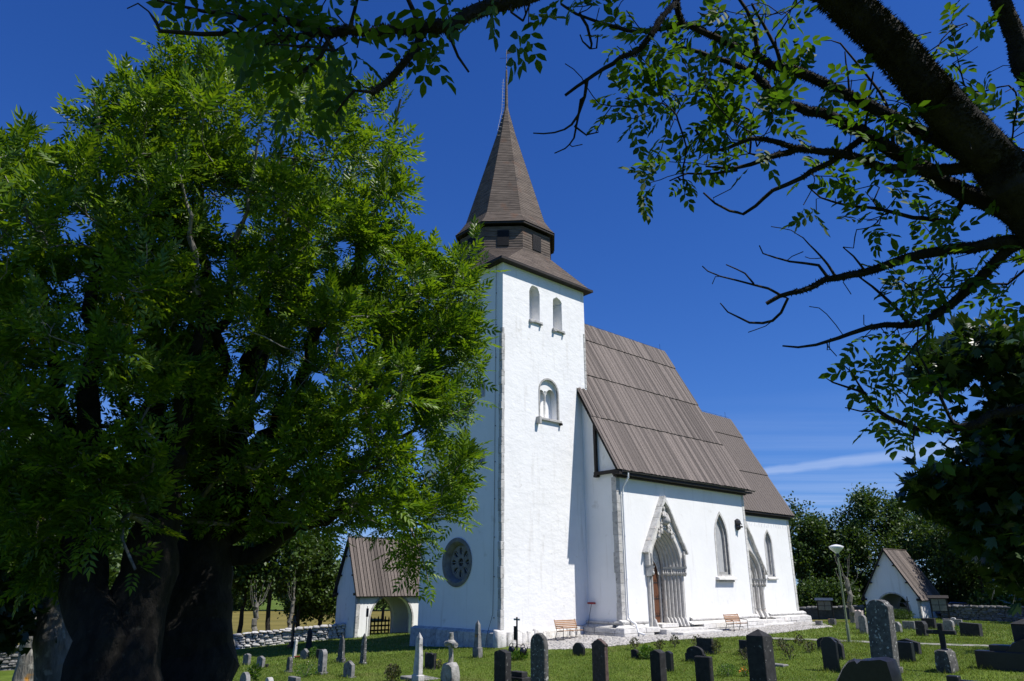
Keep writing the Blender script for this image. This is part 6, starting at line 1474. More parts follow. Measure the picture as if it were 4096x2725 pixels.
# ---- the ash overhead on the right: mossy limbs reaching across the sky
re_ = np.random.default_rng(31); Fg = Net(60000)
p1 = at(2700*DS, 900*DS, 6.3); bF = ground_pt(np.array([p1[0] + 0.9, p1[1] + 0.2, 0]))
Fg.limb([bF, bF + [-0.1, 0, 1.6], bF + [-0.3, 0, 2.9], p1, *tr([(2500,640,6.0),(2357,470,5.8),(2250,335,5.6),(2150,215,5.4),(2030,85,5.2),(1930,-25,5.1),(1850,-120,5.0)])], 0.235, 0.10, root=True, wob=0.02, rng=re_)
Fl = [([(2500,640,6.0),(2357,385,6.3),(2200,255,6.2),(2070,110,6.1),(1990,20,6.0),(1950,-40,6.0)], .065, .035),
 ([(2480,620,6.0),(2400,300,6.8),(2340,100,7.0),(2290,-20,7.0)], .10, .075),
 ([(2261,372,5.7),(2222,350,5.7),(2155,320,5.7),(2089,287,5.7),(2023,254,5.6),(1957,225,5.6),(1891,188,5.6),(1812,159,5.5),(1745,132,5.5),(1679,102,5.5),(1613,69,5.4),(1570,59,5.4),(1514,69,5.4),(1465,71,5.3),(1422,63,5.3),(1382,53,5.3),(1329,30,5.2),(1290,12,5.2)], .050, .008),
 ([(2430,570,5.9),(2357,515,5.9),(2288,472,5.9),(2222,446,5.9),(2155,416,5.9),(2106,380,5.9),(2056,350,5.8),(2007,317,5.8),(1957,291,5.8),(1891,261,5.8),(1809,238,5.7),(1759,192,5.7),(1726,165,5.7),(1613,122,5.6),(1557,106,5.6)], .075, .012),
 ([(2260,372,5.7),(2189,387,5.7),(2122,393,5.7),(2040,383,5.7),(1974,367,5.6),(1924,350,5.6),(1858,344,5.6),(1792,327,5.6),(1726,320,5.5),(1646,347,5.5),(1600,300,5.5)], .042, .008),
 ([(1842,343,5.6),(1812,350,5.6),(1762,367,5.5),(1696,386,5.5),(1627,383,5.4)], .026, .006),
 ([(1696,392,5.5),(1640,400,5.4),(1580,400,5.4),(1540,415,5.3)], .012, .005),
 ([(1990,314,5.8),(1911,373,5.6),(1845,410,5.5),(1779,439,5.4),(1739,476,5.4),(1712,492,5.4),(1679,485,5.3),(1646,469,5.3),(1620,443,5.3)], .024, .006),
 ([(1570,59,5.4),(1557,0,5.3),(1540,-40,5.2)], .03, .02),
 ([(1557,0,5.3),(1524,40,5.1),(1501,83,5.0),(1471,116,5.0),(1432,132,4.9),(1389,159,4.9),(1352,182,4.8),(1300,221,4.8)], .026, .010),
 ([(1352,182,4.8),(1345,225,4.8),(1330,265,4.8),(1316,287,4.8),(1276,307,4.7),(1227,307,4.7)], .012, .004),
 ([(1340,230,4.8),(1325,285,4.8),(1321,317,4.8),(1300,343,4.7),(1276,353,4.7)], .009, .004), ([(1323,291,4.8),(1349,310,4.8),(1376,304,4.8),(1377,300,4.8)], .007, .004),
 ([(1333,30,5.2),(1352,63,5.2),(1362,100,5.2),(1360,114,5.2),(1372,110,5.2),(1376,80,5.2)], .012, .005), ([(1360,112,5.2),(1342,95,5.2),(1335,79,5.2)], .007, .004),
 ([(2400,560,5.9),(2357,555,5.9),(2280,561,5.8),(2200,573,5.8),(2119,586,5.7),(2038,610,5.7),(1957,634,5.6),(1897,646,5.6),(1844,670,5.5),(1796,682,5.5),(1764,699,5.5)], .045, .014),
 ([(1800,680,5.5),(1735,654,5.4),(1659,638,5.4),(1630,625,5.4),(1618,612,5.4)], .010, .004), ([(1735,654,5.4),(1715,630,5.4),(1671,610,5.4)], .007, .004),
 ([(1812,686,5.5),(1800,720,5.5),(1780,739,5.5),(1727,743,5.4),(1675,719,5.4),(1659,699,5.4)], .014, .004),
 ([(1905,638,5.6),(1885,610,5.6),(1816,602,5.5),(1756,582,5.5),(1746,565,5.5)], .012, .004), ([(1921,630,5.6),(1905,610,5.6),(1877,577,5.6),(1848,547,5.6)], .010, .004), ([(1990,622,5.6),(1965,590,5.6),(1941,569,5.6)], .009, .004), ([(1941,569,5.6),(1965,570,5.6),(1968,545,5.6)], .006, .004),
 ([(2400,540,5.9),(2321,573,5.9),(2240,654,5.9),(2159,719,5.8),(2099,751,5.8),(2038,749,5.7),(1957,767,5.7),(1877,795,5.6),(1800,797,5.6)], .042, .006),
 ([(2095,747,5.8),(2058,703,5.7),(2006,658,5.7),(1975,636,5.7)], .016, .006), ([(2139,739,5.8),(2137,767,5.8),(2107,795,5.8),(2080,830,5.7)], .014, .005),
 ([(2460,930,6.1),(2357,941,6.1),(2280,957,6.1),(2220,985,6.0),(2139,987,6.0),(2078,977,5.9),(2018,945,5.9),(1990,904,5.8),(1953,892,5.8),(1917,880,5.8)], .040, .006),
 ([(2018,945,5.9),(1980,947,5.8),(1945,938,5.8)], .008, .004), ([(2196,977,6.0),(2167,917,6.0),(2119,824,6.0)], .014, .007), ([(1990,904,5.8),(1960,860,5.8),(1939,838,5.8)], .008, .004),
 ([(1990,310,5.8),(2000,230,5.7),(2010,165,5.7)], .010, .005), ([(1957,225,5.6),(1950,170,5.6),(1945,120,5.6)], .008, .004), ([(1745,132,5.5),(1735,60,5.4),(1700,-10,5.4)], .016, .010), ([(1800,150,5.5),(1770,80,5.5),(1730,10,5.4)], .014, .008), ([(2056,350,5.8),(2040,240,5.8),(1935,100,5.7)], .014, .006),
 ([(2189,510,5.9),(2100,500,5.8),(2020,480,5.8),(1960,475,5.7),(1890,455,5.7),(1860,430,5.7)], .018, .005),
 # the limb that crosses overhead to the upper left
 ([(1850,-120,5.0),(1600,-170,4.5),(1400,-110,4.1),(1280,-40,3.9),(1186,0,3.8),(1103,22,3.75),(1037,50,3.7),(971,69,3.7),(905,73,3.65),(806,69,3.6),(740,76,3.6),(641,89,3.55),(560,80,3.55),(462,76,3.5),(370,71,3.5),(357,53,3.5)], .075, .008),
 ([(740,76,3.6),(640,40,3.6),(561,43,3.6),(512,31,3.6),(429,20,3.55),(363,2,3.5)], .02, .006),
 ([(968,75,3.7),(960,110,3.65),(932,142,3.6),(892,185,3.6),(852,215,3.55)], .024, .018), ([(858,212,3.55),(813,211,3.5),(773,264,3.5)], .010, .006),
 ([(806,69,3.6),(812,30,3.6),(825,-10,3.6)], .012, .008), ([(968,69,3.7),(955,30,3.7),(935,-10,3.7)], .014, .010), ([(1037,85,3.7),(1055,130,3.7),(1080,165,3.7)], .008, .005), ([(760,80,3.6),(740,130,3.5),(700,165,3.5)], .014, .009)]
for p, r0, r1 in Fl: Fg.limb(tr(p), r0, r1, wob=0.012, rng=re_, step=0.12)
nb_ = Fg.n
cl = [(1480,130,55,5.4),(1545,115,55,5.4),(1600,150,80,5.5),(1660,200,90,5.5),(1560,245,80,5.4),(1620,275,90,5.5),(1700,250,85,5.6),(1525,405,45,5.3),(1575,400,50,5.3),(1455,235,45,5.3),(1500,270,60,5.3),(1640,330,80,5.5),(1760,210,55,5.6),(1800,260,55,5.6),(1700,310,70,5.5),(1735,55,70,5.4),(1790,30,60,5.4),(1650,20,60,5.4),(1420,20,35,5.2),(1350,5,35,5.1),(1290,0,28,5.1),(1850,110,40,5.5),(1890,400,35,5.6),(1890,450,35,5.6),(2020,260,55,5.7),(2080,300,80,5.7),(2150,330,60,5.8),(1990,290,45,5.7),(2230,120,55,6.5),(2170,50,55,6.2),(2330,220,50,6.6),(2340,290,55,6.6),(2050,480,75,5.8),(2150,480,85,5.9),(2250,490,80,6.0),(2000,520,50,5.7),(2330,430,60,6.2),(2130,635,75,5.8),(2200,640,75,5.9),(2160,700,55,5.8),(2080,660,45,5.7),(2060,850,80,5.8),(2040,800,55,5.8),(2110,890,50,5.9),(2080,960,60,5.9),(2055,985,40,5.8),(2085,1015,28,5.8),(2020,925,35,5.8),(2290,600,70,6.2),(2340,640,60,6.4),(1930,180,35,5.6),(2290,360,50,6.4)]
T_ = []
for u, v, s_, d in cl:
    for _ in range(max(2, int(s_/10.5))): T_.append(at((u + re_.normal(0, s_*.6))*DS, (v + re_.normal(0, s_*.55))*DS, d + re_.normal(0, .3)))
cl2 = [(520,30,50),(575,60,50),(640,40,60),(700,30,55),(620,110,50),(690,120,55),(755,60,45),(680,165,45),(750,140,50),(790,185,22),(600,15,60),(830,110,30),(990,40,40),(1030,65,32),(1080,25,36),(1130,5,28),(1195,5,24),(1215,45,16),(540,0,50),(1000,105,30),(660,70,60),(720,85,50)]
for u, v, s_ in cl2:
    for _ in range(max(2, int(s_/13))): T_.append(at((u + re_.normal(0, s_*.6))*DS, (v + re_.normal(0, s_*.55))*DS, 3.6 + re_.normal(0, .22)))
Fg.tips = []
Fg.attach(np.array(T_), step=0.10, wob=0.03, seed=8, dirw=0.35, origin=p1)
leaf_tips = list(Fg.tips)
# bare twigs with buds all along the limbs
tw_ = []
for i in range(90):
    q = re_.integers(12, nb_); d = re_.normal(0, 1, 3); d -= Fg.D[q]*np.dot(d, Fg.D[q])*0.7; d[2] += 0.5; tw_.append(Fg.P[q] + d/np.linalg.norm(d)*re_.uniform(.12, .34))
Fg.attach(np.array(tw_), step=0.08, wob=0.04, seed=9, dirw=0.2, origin=p1)
Fg.radii(0.0032)
# unseen upper crown, added above the frame to shade trunks and near leaves
hi = []
for c_, r_, n_ in (((1.2, 4.4, 11.6), (3.0, 2.4, 1.7), 420), ((2.2, 1.0, 11.0), (2.6, 2.0, 1.6), 380)):
    q = re_.normal(0, 1, (n_, 3)); q = q/np.linalg.norm(q, axis=1)[:,None]*re_.uniform(.2, 1, (n_, 1))**.5*np.array(r_) + np.array(c_)
    uu, vv = pix(q); hi.append(q[(vv < -260) | (uu > 4400)])
Fh = Net(20000); Fh.limb([bF + [-0.3, 0, 2.9], bF + [-0.1, -.3, 5.5], (5.6, 3.0, 8.5), (5.8, 2.6, 10.5)], .24, .08, root=True, rng=re_); Fh.limb([(5.4, 3.4, 7.8), (4.0, 4.0, 9.6), (2.2, 4.3, 10.9), (0.6, 4.4, 11.4)], .13, .03, rng=re_)
Fh.limb([(4.0, 4.0, 9.6), (3.0, 2.2, 10.4), (2.0, 0.8, 11.0)], .08, .03, rng=re_)
Fh.attach(np.concatenate(hi), step=0.3, wob=0.04, seed=15, dirw=0.4); Fh.radii(0.005)
tF = tree_obj('ash_tree', 'overhanging ash whose mossy limbs reach across the sky', bF)
put(tF, Fg.mesh('trunk', bark_shade, 0.05, 8), 'trunk')
put(tF, Fh.mesh('upper_limbs', bark_shade, 0.02, 9), 'upper_limbs'); put(tF, foliage(Fh, re_, 5, 2, 0.06, 0.8, size=(.24, .34), tpl=BROAD, m=near_m, rnd=.9), 'upper_crown', 'stuff')
# moss tufts: short needles bristling from the limbs
def tufts(net, n, lo, hi, rng, l=(0.012, 0.035)):
    idx = np.array([i for i in range(1, net.n) if lo < net.r[i] < hi]); wgt = net.r[idx]; q = rng.choice(idx, n, p=wgt/wgt.sum())
    t = rng.uniform(0, 1, n)[:,None]; p = net.P[q]*t + net.P[net.par[q]]*(1-t)
    d = rng.normal(0, 1, (n, 3)); d -= net.D[q]*np.einsum('ij,ij->i', d, net.D[q])[:,None]; d /= np.linalg.norm(d, axis=1)[:,None]
    L = rng.uniform(*l, n)[:,None]; b = p + d*net.r[q][:,None]*0.93; w = net.D[q]*0.005
    tip = b + d*L + rng.normal(0, .006, (n, 3))
    V = np.stack([b-w, b+w, tip], 1).reshape(-1, 3); return V, np.arange(3*n).reshape(n, 3)
V1, F1 = tufts(Fg, 36000, 0.016, 0.10, re_, (0.003, 0.012)); V2, F2 = tufts(Fg, 60000, 0.10, 0.5, re_, (0.008, 0.030))
V, Fc = np.concatenate([V1, V2]), np.concatenate([F1, F2 + len(V1)])
moss_m = mat('grey_green_moss', (0.009,0.0085,0.006), (0.026,0.025,0.017), 6, rough=1.0, bump=0)
put(tF, mesh_np('moss', V, Fc, moss_m), 'moss', 'stuff')
# leaves: the largest 300 leaflets as objects, all others joined
pos, D, sz = [], [], []
for t in leaf_tips:
    near_ = np.linalg.norm(Fg.P[t] - CAMP) < 4.3
    for _ in range(2):
        v = re_.normal(0, 0.8, 3); d = Fg.D[t] + v*0.8 + np.array([0, 0, -0.25]); pos.append(Fg.P[t] + re_.normal(0, .02, 3)); D.append(d); sz.append(re_.uniform(.17, .26)*(0.88 if near_ else 1))
pos, D, sz = map(np.array, (pos, D, sz))
dn_ = np.linalg.norm(pos - CAMP, axis=1); order = np.argsort(dn_)
pick = order[:42]; rest = order[42:]
crF = put(tF, leaf_mesh('crown', pos[rest], D[rest], sz[rest], BROAD, near_m, re_, 1.0, 0.5), 'crown', 'stuff')
Mf = frames(D[pick], re_, 1.0, 0.5)
lv = []
for k in range(7):
    Vk = BROAD[0][k*6:k*6+6]; lv.append(mesh_np('leaf', Vk, np.array([(0,1,2),(0,2,3),(0,3,4),(0,4,5)]), near_m))
for q, M in zip(pick, Mf):
    W4 = Matrix([list(M[0])+[0], list(M[1])+[0], list(M[2])+[0], [0,0,0,1]])
    for k in range(7):
        o = link('leaf', lv[k], crF); o.matrix_local = Matrix.Translation(Vector(pos[q])) @ W4 @ Matrix.Scale(float(sz[q]), 4)

# ---- the dark maple at the right edge
rm = np.random.default_rng(41); Mn = Net(40000)
bM = ground_pt(np.array([9.6, 8.6, 0]))
Mn.limb([bM, bM + [0,0,2.0], bM + [-.3,.1,4.0], bM + [-.6,.2,6.5], bM + [-.6,.2,9.5]], 0.30, 0.06, root=True, rng=rm)
for p, r0, r1 in (([(2500,1080,10.5),(2380,1060,10.0),(2290,1080,9.6),(2200,1120,9.3),(2120,1140,9.2)], .07, .015), ([(2500,900,10.4),(2400,850,10.0),(2300,800,9.8),(2230,770,9.7)], .06, .012), ([(2480,980,10.4),(2380,960,10.0),(2300,940,9.8)], .05, .012), ([(2300,800,9.8),(2220,830,9.6),(2140,845,9.5)], .02, .008)):
    Mn.limb([Mn.P[min(8, Mn.n-1)]] + tr(p), r0, r1, rng=rm, wob=0.03)
mp_ = [([(2207,760),(2240,745),(2300,755),(2420,740),(2420,820),(2300,822),(2235,830),(2215,800)], 60), ([(2107,815),(2150,812),(2215,818),(2215,850),(2190,862),(2150,875),(2120,868)], 60), ([(2275,820),(2420,820),(2420,960),(2330,955),(2285,930),(2268,880)], 55),
       ([(2213,1010),(2235,965),(2290,940),(2420,940),(2420,1180),(2300,1170),(2230,1150),(2215,1080)], 190), ([(2096,1130),(2130,1100),(2200,1090),(2240,1120),(2235,1165),(2160,1160),(2110,1150)], 110), ([(2150,1150),(2420,1150),(2420,1400),(2320,1350),(2250,1270)], 110)]
TM = np.concatenate([targets(p, n, 9.5, 0.9, rm, 40) for p, n in mp_])
ctrM = np.array([11.8, 7.6, 7.5]); ex = rm.normal(0, 1, (700, 3)); ex = ex/np.linalg.norm(ex, axis=1)[:,None]*rm.uniform(.5, 1, (700, 1))**.5*np.array([2.6, 2.8, 4.0]) + ctrM
uu, vv = pix(ex); ex = ex[(uu > 4180) | (ex[:,1] < 1)]
Mn.attach(np.concatenate([TM, ex]), step=0.22, wob=0.05, seed=11, dirw=0.3); Mn.radii(0.005)
tM = tree_obj('maple_tree', 'dark maple with broad lobed leaves hanging beside the gable gatehouse view', bM)
put(tM, Mn.mesh('trunk', bark_dark, 0.04, 9), 'trunk'); put(tM, foliage(Mn, rm, 5, 3, 0.09, 0.5, droop=0.6, size=(0.12, 0.19), tpl=MAPLE, m=maple_m), 'crown', 'stuff')

# ---- background trees
def bg_tree(p, h, w, seed, label, m=far_m, trunk=0.22, nt=110, leaf=(0.26, 0.42), per=22, name='leafy_tree', group=None, barkm=bark_dark, low=0.25, lobes=6, top=0.5):
    r = np.random.default_rng(seed); p = np.array([p[0], p[1], float(gz(p[0], p[1]))]); n = Net(8000)
    n.limb([p - [0,0,.3], p + [r.normal(0,.2), r.normal(0,.2), h*.28], p + [r.normal(0,.35), r.normal(0,.35), h*.55], p + [0,0,h*.9]], trunk, 0.03, root=True, rng=r, step=0.6)
    T = []
    for _ in range(lobes):
        a = r.uniform(0, 2*np.pi); f = r.uniform(.15, 1); zc = h*(low + (1-low)*f*0.85); rad = w/2*math.sqrt(max(.08, 1 - ((f - .42)/.62)**2))
        c = p + np.array([math.cos(a)*rad*.62, math.sin(a)*rad*.62, zc]); s_ = w*r.uniform(.16, .27)
        q = r.normal(0, 1, (nt//lobes, 3)); q = q/np.linalg.norm(q, axis=1)[:,None]*r.uniform(.3, 1, (len(q), 1)); T.append(c + q*np.array([s_, s_, s_*.85]))
    q = r.normal(0, 1, (nt//2, 3)); q = q/np.linalg.norm(q, axis=1)[:,None]*r.uniform(.55, 1, (len(q), 1)); T.append(p + np.array([0, 0, h*(.5+low/2)]) + q*np.array([w*.42, w*.42, h*(1-low)*.5]))
    T = np.concatenate(T); T = T[T[:,2] > p[2] + h*low*.7]; T[:,2] = np.minimum(T[:,2], p[2] + h)
    n.attach(T, step=0.6, wob=0.06, seed=seed, dirw=0.4, up=.05); n.radii(0.014)
    o = tree_obj(name, label, p, 'tree', group)
    put(o, n.mesh('trunk', barkm, 0.04, seed), 'trunk')
    put(o, foliage(n, r, per, 2, w*.060, 0.5, droop=0.1, size=leaf, tpl=BLOB, m=m, rnd=1.0, roll=0.9), 'crown', 'stuff')
    return o
def bp(u, v_base, d): q = at(u*DS, v_base*DS, d); return q
def by_px(u, d): q = ray(u*DS, 1415*DS); q = q/np.hypot(q[0], q[1])*d; return (q[0], q[1])
def ht(u, v, d):
    p = by_px(u, d); q = ray(u*DS, v*DS); t = np.hypot(*p)/np.hypot(q[0], q[1]); return EYE + q[2]*t - float(gz(*p))
for u, d, vtop, w, sd, lab, mm in (
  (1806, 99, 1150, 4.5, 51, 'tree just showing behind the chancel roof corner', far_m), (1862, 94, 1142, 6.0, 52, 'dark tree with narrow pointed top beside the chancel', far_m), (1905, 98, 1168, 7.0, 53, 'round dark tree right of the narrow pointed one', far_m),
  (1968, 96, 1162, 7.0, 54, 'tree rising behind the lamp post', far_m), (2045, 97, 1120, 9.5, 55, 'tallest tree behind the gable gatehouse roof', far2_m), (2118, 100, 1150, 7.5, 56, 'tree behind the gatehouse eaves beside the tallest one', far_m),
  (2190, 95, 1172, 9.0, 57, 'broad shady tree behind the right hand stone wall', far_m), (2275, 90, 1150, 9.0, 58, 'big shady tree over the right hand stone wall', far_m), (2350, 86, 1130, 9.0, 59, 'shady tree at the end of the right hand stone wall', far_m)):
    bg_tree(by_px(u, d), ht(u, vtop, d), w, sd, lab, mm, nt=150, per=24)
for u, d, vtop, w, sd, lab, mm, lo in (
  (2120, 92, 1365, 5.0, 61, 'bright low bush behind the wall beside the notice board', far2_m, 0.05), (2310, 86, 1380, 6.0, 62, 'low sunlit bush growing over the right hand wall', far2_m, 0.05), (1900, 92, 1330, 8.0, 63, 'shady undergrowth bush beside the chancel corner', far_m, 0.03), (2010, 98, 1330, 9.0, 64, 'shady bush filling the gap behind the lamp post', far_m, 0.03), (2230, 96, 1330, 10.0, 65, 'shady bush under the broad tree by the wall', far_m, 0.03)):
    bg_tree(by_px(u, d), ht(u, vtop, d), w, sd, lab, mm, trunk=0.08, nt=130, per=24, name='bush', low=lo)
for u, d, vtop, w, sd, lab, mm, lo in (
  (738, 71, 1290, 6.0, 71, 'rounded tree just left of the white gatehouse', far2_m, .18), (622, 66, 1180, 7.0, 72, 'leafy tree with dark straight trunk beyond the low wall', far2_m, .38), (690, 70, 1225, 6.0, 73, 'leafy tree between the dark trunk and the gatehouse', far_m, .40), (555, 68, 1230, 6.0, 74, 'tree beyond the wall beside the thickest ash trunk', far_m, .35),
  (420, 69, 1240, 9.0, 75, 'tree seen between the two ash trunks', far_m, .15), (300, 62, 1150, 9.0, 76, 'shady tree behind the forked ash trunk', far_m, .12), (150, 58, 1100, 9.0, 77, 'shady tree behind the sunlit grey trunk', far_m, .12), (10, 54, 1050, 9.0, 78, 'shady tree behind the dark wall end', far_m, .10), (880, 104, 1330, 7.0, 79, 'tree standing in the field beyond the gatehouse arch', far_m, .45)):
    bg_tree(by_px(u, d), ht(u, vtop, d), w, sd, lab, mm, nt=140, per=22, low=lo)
# hedge row at the far edge of the field
for i in range(15):
    x = -78 + i*6.4
    bg_tree((x*1.2, 139 + (i % 3)*2.5), 8.0 + 2.0*math.sin(i*2.1) + (1.5 if i % 4 == 0 else 0), 10.0, 90+i, 'bushy hedgerow tree along the far edge of the field', far_m if i % 2 else far2_m, trunk=0.12, nt=80, leaf=(.4, .65), per=22, name='hedgerow_tree', group='trees along the far edge of the field', low=0.03)
# trees outside the right edge that shade the corner of the churchyard
bg_tree((27.5, 27.0), 12.0, 9.0, 130, 'churchyard tree beside the path shading the black monument', far_m, nt=160, per=26, low=.3)
bg_tree((49.0, 61.5), 12.0, 9.0, 131, 'churchyard tree beside the wall shading the notice board', far_m, nt=160, per=26, low=.3)
# pollards: bare knobbly trunk with pale upright shoots
def pollard(p, h, r0, seed, label, nsh, ln, leaves, barkm=bark_pale):
    r = np.random.default_rng(seed); p = np.array([p[0], p[1], float(gz(p[0], p[1]))]); n = Net(6000)
    n.limb([p - [0,0,.3], p + [r.normal(0,.08), 0, h*.4], p + [r.normal(0,.12), 0, h*.75], p + [r.normal(0,.1), 0, h]], r0, r0*.85, root=True, rng=r, step=0.3, wob=0.06)
    k = n.n - 1
    for i in range(nsh):
        a = r.uniform(0, 2*np.pi); e = r.uniform(.15, .8); d = np.array([math.cos(a)*e, math.sin(a)*e, 1.0]); b = n.P[k - r.integers(0, 3)]
        n.limb([b, b + d*[1.3,1.3,.7]*ln*.4, b + d*ln*r.uniform(.7, 1.1)], r0*.16, .012, rng=r, step=0.3, wob=.05)
    n.radii(0.01)
    o = tree_obj('pollard_tree', label, p); put(o, n.mesh('trunk', barkm, 0.10, seed), 'trunk')
    if leaves: put(o, foliage(n, r, leaves, 3, .25, .6, size=(.16, .30), tpl=BLOB, m=far2_m), 'crown', 'stuff')
pollard(by_px(1960, 64), 3.2, .19, 81, 'knobbly pollard with orange lichen trunk beside the lamp post', 7, 1.9, 2)
pollard(by_px(585, 63), 2.9, .22, 82, 'pollard with pale upright shoots beyond the low wall', 9, 2.0, 4)
pollard(by_px(672, 64), 3.1, .17, 83, 'lichened pollard with thin shoots near the gatehouse', 8, 2.0, 4)
# ================================================================== low plants on the graves
def plant(u, v, w, h, n, m, label, name='shrub', leaf=(0.05, 0.09), upr=0.5, seed=1, flower=None, cat='shrub'):
    r = np.random.default_rng(seed); p = gr(u, v); q = r.normal(0, 1, (n, 3)); q = q/np.linalg.norm(q, axis=1)[:,None]*r.uniform(.25, 1, (n, 1))**.6
    pos = p + np.array([0, 0, h*.45]) + q*np.array([w/2, w/2, h*.5]); D = q + np.array([0, 0, upr]) + r.normal(0, .4, (n, 3))
    o = empty(name, tuple(p)); tag(o, label, cat)
    st = MB()
    for i in range(7):
        a = r.uniform(0, 6.28); st.tube([(0, 0, -.05), (math.cos(a)*w*.15, math.sin(a)*w*.15, h*.4), (math.cos(a)*w*.3, math.sin(a)*w*.3, h*.8)], .007, 4)
    st.build('stems', bark_pale, o)
    put(o, leaf_mesh('foliage', pos, D, r.uniform(*leaf, n), BLOB, m, r, 1.0, .7), 'foliage', 'stuff')
    if flower:
        k = flower[1]; fp = p + np.array([0,0,h*.5]) + r.normal(0, 1, (k, 3))*np.array([w*.3, w*.3, h*.22]) + [0, 0, h*.25]
        put(o, leaf_mesh('flowers', np.repeat(fp, 4, 0), r.normal(0, 1, (k*4, 3)) + [0, 0, .4], np.full(k*4, flower[2]), BLOB, flower[0], r), 'flowers', 'stuff')
bright = leaf_mat('bright_shrub_leaf', [(0.05,0.12,0.012), (0.08,0.17,0.018)], 0.35, 0.45); dull = leaf_mat('dull_herb_leaf', [(0.05,0.065,0.02), (0.10,0.085,0.04), (0.04,0.07,0.02)], 0.25, 0.6)
orange = mat('orange_petal', (0.55,0.11,0.008), (0.70,0.20,0.012), 8, rough=0.6, bump=0); yellow = mat('yellow_petal', (0.45,0.34,0.02), (0.55,0.42,0.03), 8, rough=0.6, bump=0)
plant(1252, 2634, .50, .58, 500, bright, 'bright green round shrub between small headstones', seed=1)
plant(1220, 2708, 1.0, .55, 500, bright, 'loose rose bush with pale buds on the left lawn', 'rose_bush', (.04, .08), .3, 2, (mat('pale_rose', (0.6,0.5,0.42), (0.7,0.6,0.5), 5, bump=0), 14, .03))
plant(1568, 2728, .62, .65, 500, dull, 'brown and green heather clump before the pale obelisk', 'heather_clump', (.05, .10), 1.6, 3)
plant(1755, 2676, .28, .38, 180, dull, 'small yellow flowering plant beside the scalloped headstone', 'flower_clump', (.04, .07), .8, 4, (yellow, 10, .03))
plant(2586, 2636, .62, .55, 500, bright, 'leafy plant sprawling over the little dark headstone', 'shrub', (.06, .11), .4, 5)
plant(2914, 2703, .75, .40, 700, bright, 'low pale green cushion plant on a grave', 'cushion_plant', (.03, .06), .5, 6)
plant(2986, 2706, .30, .26, 160, bright, 'orange marigolds beside the massive black pillar', 'marigold_clump', (.03, .06), .6, 7, (orange, 16, .045))
plant(2868, 2618, .4, .6, 260, dull, 'dry brown herb beside the flat topped headstone', 'wild_herb', (.04, .08), 1.2, 8)
plant(3838, 2534, .45, .45, 260, bright, 'yellow flowers beside the rounded shoulder headstone', 'flower_clump', (.04, .08), .6, 9, (yellow, 14, .045))
plant(3600, 2477, 2.6, .9, 2400, far_m, 'dark clipped hedge before the round arch', 'hedge', (.08, .14), .4, 10, None, 'hedge')
plant(2072, 2640, .9, .35, 420, bright, 'tall grass and flowers around the sign post foot', 'flower_clump', (.05, .12), 1.6, 11, (orange, 2, .035))
plant(1012, 2730, .45, .75, 160, near_m, 'leafy ash shoots sprouting beside the thickest trunk', 'ash_sapling', (.10, .16), .6, 12)
for i, (u, v) in enumerate(((2640, 2600), (2700, 2590), (2790, 2600), (3130, 2600), (3200, 2585), (3080, 2610), (2980, 2640), (2540, 2600), (3160, 2640), (3240, 2612))):
    plant(u, v, .5, .45 + .1*(i % 3), 130, dull, 'tall weedy grass herb in the unmown strip by the cobbles', 'wild_herb', (.05, .10), 2.2, 20+i)
    bpy.data.objects[-1] if False else None
for o in COL.objects:
    if o.get('label') == 'tall weedy grass herb in the unmown strip by the cobbles': o['group'] = 'weeds in the unmown strip'
# longer grass left standing against the stones
rt = np.random.default_rng(77); tp2 = []
for o in COL.objects:
    if o.parent is None and o.name.split('.')[0] in ('gravestone', 'obelisk', 'cross_monument', 'boulder_gravestone', 'family_monument', 'stepped_plinth', 'lamp_post', 'sign_post'):
        k = 150; a = rt.uniform(0, 2*np.pi, k); q = rt.uniform(.22, .62, k); tp2.append(np.stack([o.location.x + np.cos(a)*q, o.location.y + np.sin(a)*q], 1))
tp2 = np.concatenate(tp2); n = len(tp2); z = gz(tp2[:,0], tp2[:,1]); a = rt.uniform(0, 6.28, n); hh = rt.uniform(.06, .20, n); le = rt.uniform(0, 6.28, n)
V = np.empty((n, 3, 3)); V[:,0] = np.stack([tp2[:,0]-np.cos(a)*.012, tp2[:,1]-np.sin(a)*.012, z-.01], 1); V[:,1] = np.stack([tp2[:,0]+np.cos(a)*.012, tp2[:,1]+np.sin(a)*.012, z-.01], 1); V[:,2] = np.stack([tp2[:,0]+np.cos(le)*hh*.5, tp2[:,1]+np.sin(le)*hh*.5, z+hh], 1)
tag(link('grass', mesh_np('grass', V.reshape(-1, 3), np.arange(3*n).reshape(n, 3), grass_m)), 'longer uncut grass left standing around the gravestone feet', 'grass', kind='stuff')
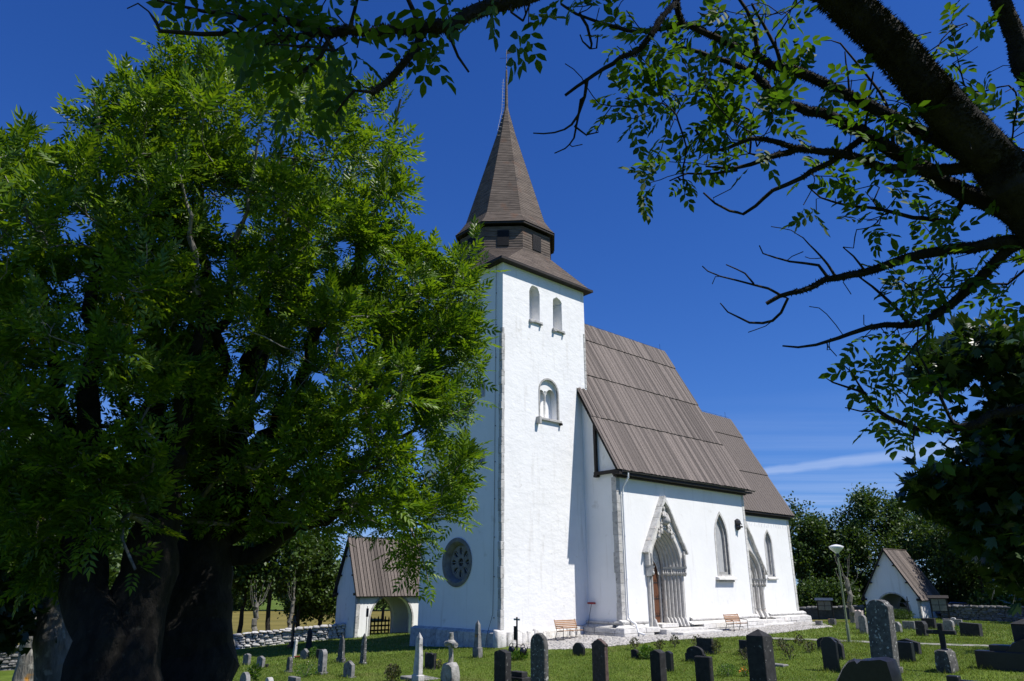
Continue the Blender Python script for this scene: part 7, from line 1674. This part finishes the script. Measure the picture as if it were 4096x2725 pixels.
# ================================================================== cars and a house beyond the walls
def car(p, rz, paint, label):
    C_ = empty('parked_car', (p[0], p[1], float(gz(*p[:2]))), rz); tag(C_, label, 'car')
    side = [(-2.1,.35),(-2.15,.75),(-1.95,.92),(-1.35,.98),(-.75,1.42),(.75,1.45),(1.35,1.0),(2.0,.88),(2.15,.6),(2.1,.33)]
    mb = MB(); mb.prism([(x, -.82, z) for x, z in side], (0, 1.64, 0)); mb.build('body', paint, C_, bevel=.06)
    MB().prism([(-1.22,-.835,.99),(-.72,-.835,1.36),(.70,-.835,1.38),(1.18,-.835,1.0)], (0,.01,0)).build('side_window', PL['dglass'], C_); MB().prism([(-1.22,.825,.99),(-.72,.825,1.36),(.70,.825,1.38),(1.18,.825,1.0)], (0,.01,0)).build('side_window', PL['dglass'], C_)
    for x in (-1.3, 1.3):
        for y in (-.80, .80):
            m2 = MB(); m2.lathe([(.31,-.09),(.31,.09)], (0,0,0), 16); m2.v = [(a, c, b) for a, b, c in m2.v]; w_ = m2.build('wheel', plastic, C_, loc=(x, y, .31))
            m2 = MB(); m2.lathe([(.19,-.1),(.19,.1)], (0,0,0), 12); m2.v = [(a, c, b) for a, b, c in m2.v]; m2.build('rim', PL['white_metal'], w_)
    for y in (-.55, .55): MB().box(2.06, 2.15, y-.16, y+.16, .62, .74).build('headlight', PL['white_metal'], C_)
blue = mat('blue_car_paint', (0.02,0.05,0.12), (0.025,0.06,0.14), 3, rough=0.25, bump=0, spec=0.6); whitep = mat('white_car_paint', (0.65,0.66,0.68), (0.7,0.7,0.72), 3, rough=0.25, bump=0, spec=0.6)
car(by_px(2212, 87), R(150), blue, 'blue car parked behind the right hand stone wall'); car(by_px(2088, 91), R(100), whitep, 'white car seen through the round arch of the gatehouse')
Hq = by_px(88, 78); HS = empty('white_house', (Hq[0], Hq[1], float(gz(*Hq))), R(35)); tag(HS, 'white house gable glimpsed through leaves beyond the dark wall', 'house')
MB().prism([(-3,0,-.3),(3,0,-.3),(3,0,3.2),(0,0,5.6),(-3,0,3.2)], (0,7,0)).build('wall', PL['plaster2'], HS)
for s_ in (-1, 1): MB().hexa([(s_*3.4,-.3,2.88),(s_*3.4,7.3,2.88),(0,7.3,5.62),(0,-.3,5.62),(s_*3.4,-.3,3.0),(s_*3.4,7.3,3.0),(0,7.3,5.75),(0,-.3,5.75)]).build('roof', PL['iron'], HS)
wq = MB().box(-.5,.5,-.03,-.004,1.2,2.4).build('window', PL['dglass'], HS)
